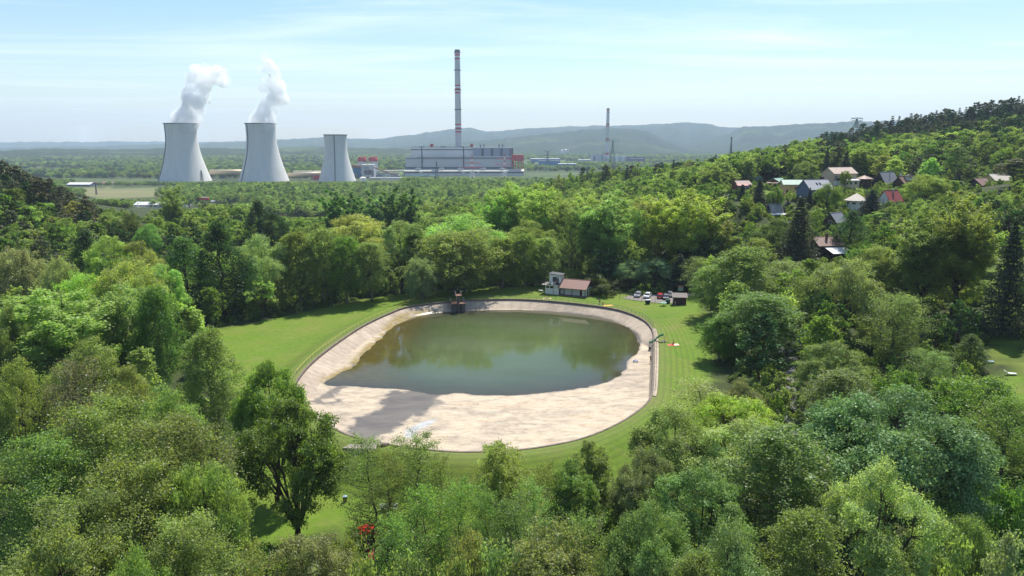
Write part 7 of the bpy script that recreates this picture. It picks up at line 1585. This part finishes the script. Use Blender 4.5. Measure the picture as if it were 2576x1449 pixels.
for i in range(nn):
    for j in range(mm_): b.f.append((i * mm_ + j, i * mm_ + (j + 1) % mm_, ((i + 1) % nn) * mm_ + (j + 1) % mm_, ((i + 1) % nn) * mm_ + j)); b.m.append(0 if (i // 4) % 2 else 1)
o = b.build('swim_ring', [hm('blue_vinyl', (.05, .10, .32), rough=.3), WHITEP], None, (pq.x, pq.y, -2.0), smooth=True); tag(o, 'blue and white swim ring lying on the dry pool floor', 'swim ring')

# ------------------------------------------------------------------ parking, bins, hut
TYRE = hm('tyre_rubber', (.02, .02, .02)); RIMM = hm('wheel_rim', (.40, .40, .41), metallic=.7, rough=.35); LAMP = hm('lamp_glass', (.65, .65, .66), rough=.12); TAIL = hm('tail_lamp', (.35, .02, .02), rough=.2)
def paint(n, c): 
    m = mat(n, c, .28, .04, 1.0, metallic=.15, spec=.6); return m
def car(label, loc, rz_, m, wagon=0.0):
    o = empty('parked_car', loc, rz_); tag(o, label, 'car', 'cars parked behind the lawn')
    b = MB(); b.prismy([(-2.05, .32), (2.05, .32), (2.12, .55), (2.08, .82), (1.25, .93), (-1.95 - .05 * wagon, .98), (-2.12, .85), (-2.12, .5)], -.86, .86); b.build('body', m, o, bevel=.07, smooth=False)
    r0 = -1.45 - .45 * wagon
    def frus(x0, x1, X0_, X1_, z0, z1, h0, h1): return [(x0, -h0, z0), (x1, -h0, z0), (x1, h0, z0), (x0, h0, z0), (X0_, -h1, z1), (X1_, -h1, z1), (X1_, h1, z1), (X0_, h1, z1)]
    FB = [(0, 3, 2, 1), (4, 5, 6, 7), (0, 1, 5, 4), (1, 2, 6, 5), (2, 3, 7, 6), (3, 0, 4, 7)]
    MB().add(frus(-1.9 - .1 * wagon, 1.15, r0, .35, .93, 1.42, .80, .62), FB).build('windows', PANE, o, bevel=.03)
    MB().add(frus(r0 - .06, .42, r0 + .02, .30, 1.40, 1.47, .65, .58), FB).build('roof', m, o, bevel=.02)
    for s in (-1, 1):
        MB().tube([(.37, s * .635, 1.42), (1.17, s * .815, .95)], .035, 5).build('pillar', m, o); MB().tube([(r0 - .02, s * .635, 1.42), (-1.88 - .1 * wagon, s * .815, .95)], .05, 5).build('pillar', m, o)
        MB().bb(.75, .95, s * .98 - .1, s * .98 + .1, .95, 1.09).build('mirror', m, o)
        MB().bb(2.06, 2.13, s * .62 - .2, s * .62 + .2, .62, .78).build('headlight', LAMP, o); MB().bb(-2.16, -2.09, s * .68 - .15, s * .68 + .15, .62, .86).build('tail_light', TAIL, o)
        for x in (-1.28, 1.3):
            w = MB().tube([(x, s * .70, .32), (x, s * .88, .32)], .32, 18).build('wheel', TYRE, o); MB().tube([(x, s * .875, .32), (x, s * .895, .32)], .20, 14).build('rim', RIMM, w)
    MB().bb(2.105, 2.15, -.26, .26, .42, .53).build('number_plate', WHITEP, o); MB().bb(-2.16, -2.115, -.26, .26, .5, .61).build('number_plate', WHITEP, o)
    return o
car('silver grey car parked left of the glinting silver car', at3(1869, 867), R(-112), paint('silver_grey_paint', (.30, .30, .32)))
car('bright silver car with sun glinting on its windscreen', at3(1897, 870), R(-112), paint('silver_paint', (.62, .62, .63)))
car('red hatchback parked left of the dark blue car', at3(1934.5, 872), R(75), paint('red_car_paint', (.48, .03, .035)), 1)
car('dark blue car parked between red hatchback and wooden hut', at3(1950.5, 875), R(-100), paint('dark_blue_paint', (.035, .045, .08)))
car('black car half hidden behind the wooden hut', at3(1963, 869), R(-100), paint('black_paint_car', (.018, .018, .02)), 1)
h0 = at3(1990, 893.5); o = empty('wooden_hut', h0, R(-8)); tag(o, 'dark brown wooden hut with sloping grey roof right of the parked cars', 'hut')
MB().add([(-1.75, -1.3, -.2), (1.75, -1.3, -.2), (1.75, 1.5, -.2), (-1.75, 1.5, -.2), (-1.75, -1.3, 2.25), (1.75, -1.3, 2.25), (1.75, 1.5, 2.75), (-1.75, 1.5, 2.75)], [(0, 3, 2, 1), (4, 5, 6, 7), (0, 1, 5, 4), (1, 2, 6, 5), (2, 3, 7, 6), (3, 0, 4, 7)]).build('wall', GABLE, o)
MB().prismx([(-1.75, 2.2), (1.8, 2.84), (1.8, 2.94), (-1.75, 2.30)], -2.15, 2.15).build('roof', hm('felt_roof', (.15, .125, .115), var=.2), o)
window(o, 'l', .1, 1.0, .9, .9, 3.5, 2.6, FRAME); door(o, 'f', .3, .95, 1.95, 3.5, 2.6, DARKWOOD); MB().bb(-1.3, -1.18, -1.55, -1.43, -.1, 1.1).build('post', WHITEP, o)
def bin_(label, loc, rz_, m, lid, s=1.0):
    o = empty('waste_container', loc, rz_, (s, s, s)); MB().add([(-.55, -.42, .14), (.55, -.42, .14), (.55, .42, .14), (-.55, .42, .14), (-.65, -.5, 1.15), (.65, -.5, 1.15), (.65, .5, 1.15), (-.65, .5, 1.15)], [(0, 3, 2, 1), (4, 5, 6, 7), (0, 1, 5, 4), (1, 2, 6, 5), (2, 3, 7, 6), (3, 0, 4, 7)]).build('body', m, o, bevel=.03)
    MB().prismx([(-.55, 1.153), (.55, 1.153), (.5, 1.28), (0, 1.36), (-.5, 1.28)], -.7, .7).build('lid', lid, o)
    for x in (-.45, .45):
        for y in (-.32, .32): MB().tube([(x - .03, y, .09), (x + .03, y, .09)], .09, 10).build('wheel', TYRE, o)
    return tag(o, label, 'waste container')
bin_('black waste container with pale lid on the lawn in front of the silver car', at3(1897.5, 888), R(10), BLACK, hm('pale_plastic', (.6, .6, .6)))
bin_('green waste container left of the wooden hut', at3(1956.5, 889), R(5), hm('green_plastic', (.03, .10, .06)), hm('green_plastic', (.03, .10, .06)), .9)
o = empty('garden_table', at3(1943.8, 895)); MB().lathe([(.05, 0), (.05, .85)], 8).build('leg', DARKMETAL, o); MB().lathe([(.95, .853), (.98, .90), (.3, 1.02), (.01, 1.04)], 20).build('top', hm('mint_plastic', (.16, .33, .27)), o); tag(o, 'round mint green table on one leg in front of the green waste container', 'table')
fp = [(1815, 873), (1834, 871), (1857, 877), (1880, 880), (1919, 886), (1961, 892)]; P0 = Vector(at3(*fp[0])); o = empty('wire_fence', P0); tag(o, 'thin dark wire fence between lawn and parked cars', 'fence')
pts = [Vector(at3(*a)) - P0 for a in fp]
for p in pts: MB().tube([p, p + Vector((0, 0, 1.5))], .05, 6).build('post', DARKMETAL, o)
b = MB(); [b.tube([p + Vector((0, 0, z)) for p in pts], .012, 3) for z in (.3, .6, .9, 1.2, 1.45)]; b.build('wires', DARKMETAL, o)
sg = Vector(at3(1993, 866)); o = empty('notice_board', sg); [MB().bb(x - .05, x + .05, -.05, .05, 0, 2.6).build('post', DARKWOOD, o) for x in (-.6, .6)]; MB().bb(-.75, .75, -.09, -.052, 1.1, 2.2).build('panel', hm('pale_green_board', (.25, .38, .30)), o); MB().bb(-.75, .75, -.09, -.052, 2.21, 2.7).build('header', hm('faded_red_board', (.36, .13, .11)), o); tag(o, 'pale green notice board with reddish header behind the wooden hut', 'notice board')
# white hut on the left
hp = g3(516, 980, -3); o = empty('pump_hut', (hp.x, hp.y, tz1(hp.x, hp.y)), R(-38)); tag(o, 'white hut with sloping top at the left edge of the meadow', 'hut')
MB().prismy([(-1.9, -.3), (1.6, -.3), (1.6, 3.6), (-1.9, 2.4)], -1.5, 1.5).build('wall', WGREY, o); MB().prismy([(-2.1, 2.35), (1.8, 3.69), (1.8, 3.79), (-2.1, 2.45)], -1.7, 1.7).build('roof', CONC, o); door(o, 'r', -.2, .9, 1.9, 3.2, 3.0)
# play tower, bench, bin below the near bank
pt = Vector(at3(1074, 1503)); zf = lambda p: tz1(p.x, p.y)
o = empty('play_tower', (pt.x, pt.y, zf(pt)), R(20)); tag(o, 'red play tower with slide seen through the thin alders', 'play tower'); REDG = hm('red_plastic', (.68, .022, .022), rough=.4, var=.05)
for x in (-.7, .7):
    for y in (-.7, .7): MB().bb(x - .06, x + .06, y - .06, y + .06, -.2, 2.9).build('post', BROWNWOOD, o)
MB().bb(-.8, .8, -.8, .8, 1.3, 1.4).build('deck', BROWNWOOD, o); MB().add([(-1, -1, 2.75), (1, -1, 2.75), (1, 1, 2.75), (-1, 1, 2.75), (0, 0, 3.6)], [(0, 3, 2, 1), (0, 1, 4), (1, 2, 4), (2, 3, 4), (3, 0, 4)]).build('roof', REDG, o)
b = MB()
V, F = [], []
for i in range(11):
    t = i / 10; yy = -.8 - 2.6 * t; zz = 1.42 - 1.2 * (t ** .9) + .08 * math.sin(t * 3.1)
    for a, z in ((-.36, .28), (-.33, .02), (.33, .02), (.36, .28), (.32, .28), (.29, .06), (-.29, .06), (-.32, .28)): V.append((a, yy, zz + z))
for i in range(10): F += [(i * 8 + j, i * 8 + (j + 1) % 8, (i + 1) * 8 + (j + 1) % 8, (i + 1) * 8 + j) for j in range(8)]
MB().add(V, F + [tuple(range(8))[::-1], tuple(80 + j for j in range(8))]).build('slide', REDG, o); MB().bb(-.8, -.74, -.7, .7, 1.45, 2.2).build('panel', REDG, o); MB().bb(.74, .8, -.7, .7, 1.45, 2.2).build('panel', YEL, o)
bp_ = Vector(at3(1136, 1410)); o = empty('park_bench', (bp_.x, bp_.y, zf(bp_)), R(4)); tag(o, 'pale bench on the grass behind the thin alders', 'bench')
for i in range(4): MB().bb(-1.25, 1.25, -.28 + i * .14, -.17 + i * .14, .44, .49).build('seat_board', WHITEP, o)
for z in (.62, .80): MB().bb(-1.25, 1.25, .30, .35, z, z + .13).build('back_board', WHITEP, o)
for x in (-1, 1): b = MB(); b.bb(x - .05, x + .05, -.25, -.15, 0, .437); b.bb(x - .05, x + .05, .36, .42, 0, .95); b.bb(x - .05, x + .05, -.149, .359, .35, .437); b.build('leg', CONC, o)
bq = Vector(at3(1007, 1384)); o = empty('litter_bin', (bq.x, bq.y, zf(bq))); MB().lathe([(.02, .1), (.26, .1), (.3, .8), (.02, .8)], 14).build('drum', BLACK, o); MB().lathe([(.32, .803), (.32, .86), (.02, 1.02)], 14).build('lid', LIGHTBLUE, o); tag(o, 'small dark litter bin with pale lid near the lower left lawn', 'litter bin')
# garden furniture on the right
def lounger(label, loc, rz_, m):
    o = empty('sun_lounger', loc, rz_); MB().bb(-.35, .35, -1.0, .35, .32, .42).build('mattress', m, o, bevel=.03)
    b = MB(); b.prismx([(.36, .33), (.95, .78), (.90, .86), (.31, .42)], -.35, .35); b.build('backrest', m, o)
    for x in (-.3, .3):
        for y in (-.9, .3): MB().bb(x - .03, x + .03, y - .03, y + .03, 0, .317).build('leg', STEEL, o)
    return tag(o, label, 'sun lounger', 'sun loungers in the gardens')
gp = Vector(at3(2962, 1072)); gp = Vector(g3(2962, 1072, tz1(gp.x, gp.y))); lounger('white sun lounger on the sunny lawn at the garden edge', (gp.x, gp.y, zf(gp)), R(70), WHITEP)
gp = Vector(at3(2900, 1022)); gp = Vector(g3(2900, 1022, tz1(gp.x, gp.y))); lounger('pale blue sun lounger in the shade beneath garden trees', (gp.x, gp.y, zf(gp)), R(80), LIGHTBLUE)
gp = Vector(at3(2805, 1258)); gp = Vector(g3(2805, 1258, tz1(gp.x, gp.y)))
for i, (dx, lab) in enumerate(((0, 'left of two reddish wooden deck chairs on the shaded garden lawn'), (.95, 'right of two reddish wooden deck chairs on the shaded garden lawn'))):
    o = empty('deck_chair', (gp.x + dx, gp.y + .2 * i, zf(gp)), R(20)); DC = hm('reddish_slats', (.34, .15, .10), var=.2)
    MB().prismx([(-.45, .42), (.25, .30), (.25, .34), (-.45, .46)], -.3, .3).build('seat', DC, o); MB().prismx([(.26, .30), (.62, 1.05), (.57, 1.07), (.21, .34)], -.3, .3).build('backrest', DC, o)
    for x in (-.36, .36): b = MB(); b.tube([(x, -.5, .0), (x, .45, .75)], .03, 5); b.tube([(x, .55, 0), (x, -.45, .6)], .03, 5); b.build('frame', DC, o)
    tag(o, lab, 'chair', 'garden deck chairs')
gp = g3(2856, 826, 12); table_set('white garden table glinting beneath the tall poplars', (gp.x, gp.y, tz1(gp.x, gp.y)), R(15), WHITEP, STEEL)
# lorry
lp_ = px3(SWx(2068), SWy(412), 880); o = empty('lorry', (lp_[0], 880, tz1(lp_[0], 880) if abs(tz1(lp_[0], 880) - lp_[2]) < 3 else lp_[2])); tag(o, 'lorry with white cab and long red trailer on the yard', 'lorry')
MB().bb(-5.2, 8.3, -1.25, 1.25, 1.1, 4.0).build('trailer', REDP, o); MB().bb(-5.2, 8.3, -1.27, 1.27, 4.003, 4.12).build('trailer_roof', WHITEP, o); b = MB(); b.prismy([(-8.2, .6), (-5.9, .6), (-5.9, 3.6), (-7.3, 3.7), (-8.1, 2.3)], -1.2, 1.2); cab = b.build('cab', WHITEP, o, bevel=.08)
MB().add([(-8.12, -1.05, 2.35), (-8.12, 1.05, 2.35), (-7.42, 1.0, 3.5), (-7.42, -1.0, 3.5), (-8.06, -1.05, 2.3), (-8.06, 1.05, 2.3), (-7.36, 1, 3.45), (-7.36, -1, 3.45)], [(0, 1, 2, 3), (7, 6, 5, 4), (0, 4, 5, 1), (1, 5, 6, 2), (2, 6, 7, 3), (3, 7, 4, 0)]).build('windscreen', PANE, cab)
for x in (-7.3, -4.0, 4.6, 5.9, 7.2):
    for s in (-1, 1): w = MB().tube([(x, s * .95, .5), (x, s * 1.22, .5)], .5, 16).build('wheel', TYRE, o)
# ------------------------------------------------------------------ lane, yard and tracks
def ribbon(name, pts, width, m, lift=.05):
    q_ = np.array([(p.x, p.y) for p in pts]); t = np.linspace(0, 1, len(q_)); tt = np.linspace(0, 1, 90); sx_ = np.interp(tt, t, q_[:, 0]); sy_ = np.interp(tt, t, q_[:, 1])
    k = np.ones(9) / 9; sx_ = np.convolve(np.pad(sx_, 4, 'edge'), k, 'valid'); sy_ = np.convolve(np.pad(sy_, 4, 'edge'), k, 'valid'); dx, dy = np.gradient(sx_), np.gradient(sy_); ll = np.hypot(dx, dy); nx_, ny_ = -dy / ll, dx / ll; V = []
    for o_ in (-.5, -.25, 0, .25, .5): X = sx_ + nx_ * width * o_; Y = sy_ + ny_ * width * o_; V.append(np.stack([X, Y, tz(X, Y) + lift], 1))
    V = np.stack(V, 1); i = np.arange(89)[:, None]; j = np.arange(4)[None]; F = np.stack([i * 5 + j, (i + 1) * 5 + j, (i + 1) * 5 + j + 1, i * 5 + j + 1], -1).reshape(-1, 4)
    return tag(obj(name, np_mesh(name, V.reshape(-1, 3), F, [m], True)), kind='structure')
ASPH = mat('worn_asphalt', (0.135, 0.13, 0.135), .9, .18, .5); GRAV = mat('gravel_track', (0.20, 0.18, 0.155), .95, .3, 1.2)
def gt(x, y, z0=2.0):
    p = g3(x, y, z0)
    for _ in range(6): p = g3(x, y, tz1(p.x, p.y))
    return p
ribbon('lane', [gt(2340, 1330), gt(2336, 1255), gt(2312, 1190), gt(2290, 1140), gt(2285, 1090), gt(2318, 1010), gt(2345, 950), gt(2330, 925), gt(2240, 890), gt(2140, 868), gt(2060, 858), gt(1985, 866), gt(1900, 868), gt(1850, 862)], 4.6, ASPH)
ribbon('gravel_yard', [gt(1838, 868), gt(1880, 874), gt(1940, 881), gt(2010, 878)], 7.5, GRAV, .09)
ribbon('asphalt_yard', [gt(345, 711, -4), gt(380, 706, -4), gt(405, 703, -4)], 13, ASPH)
ribbon('lorry_yard', [Vector(px3(SWx(1150), SWy(508), 812)), Vector(px3(SWx(1500), SWy(500), 830)), Vector(px3(SWx(1950), SWy(425), 875)), Vector(px3(SWx(2300), SWy(430), 880))], 15, mat('pale_concrete_yard', (.34, .31, .27), .9, .15, .2), .12)
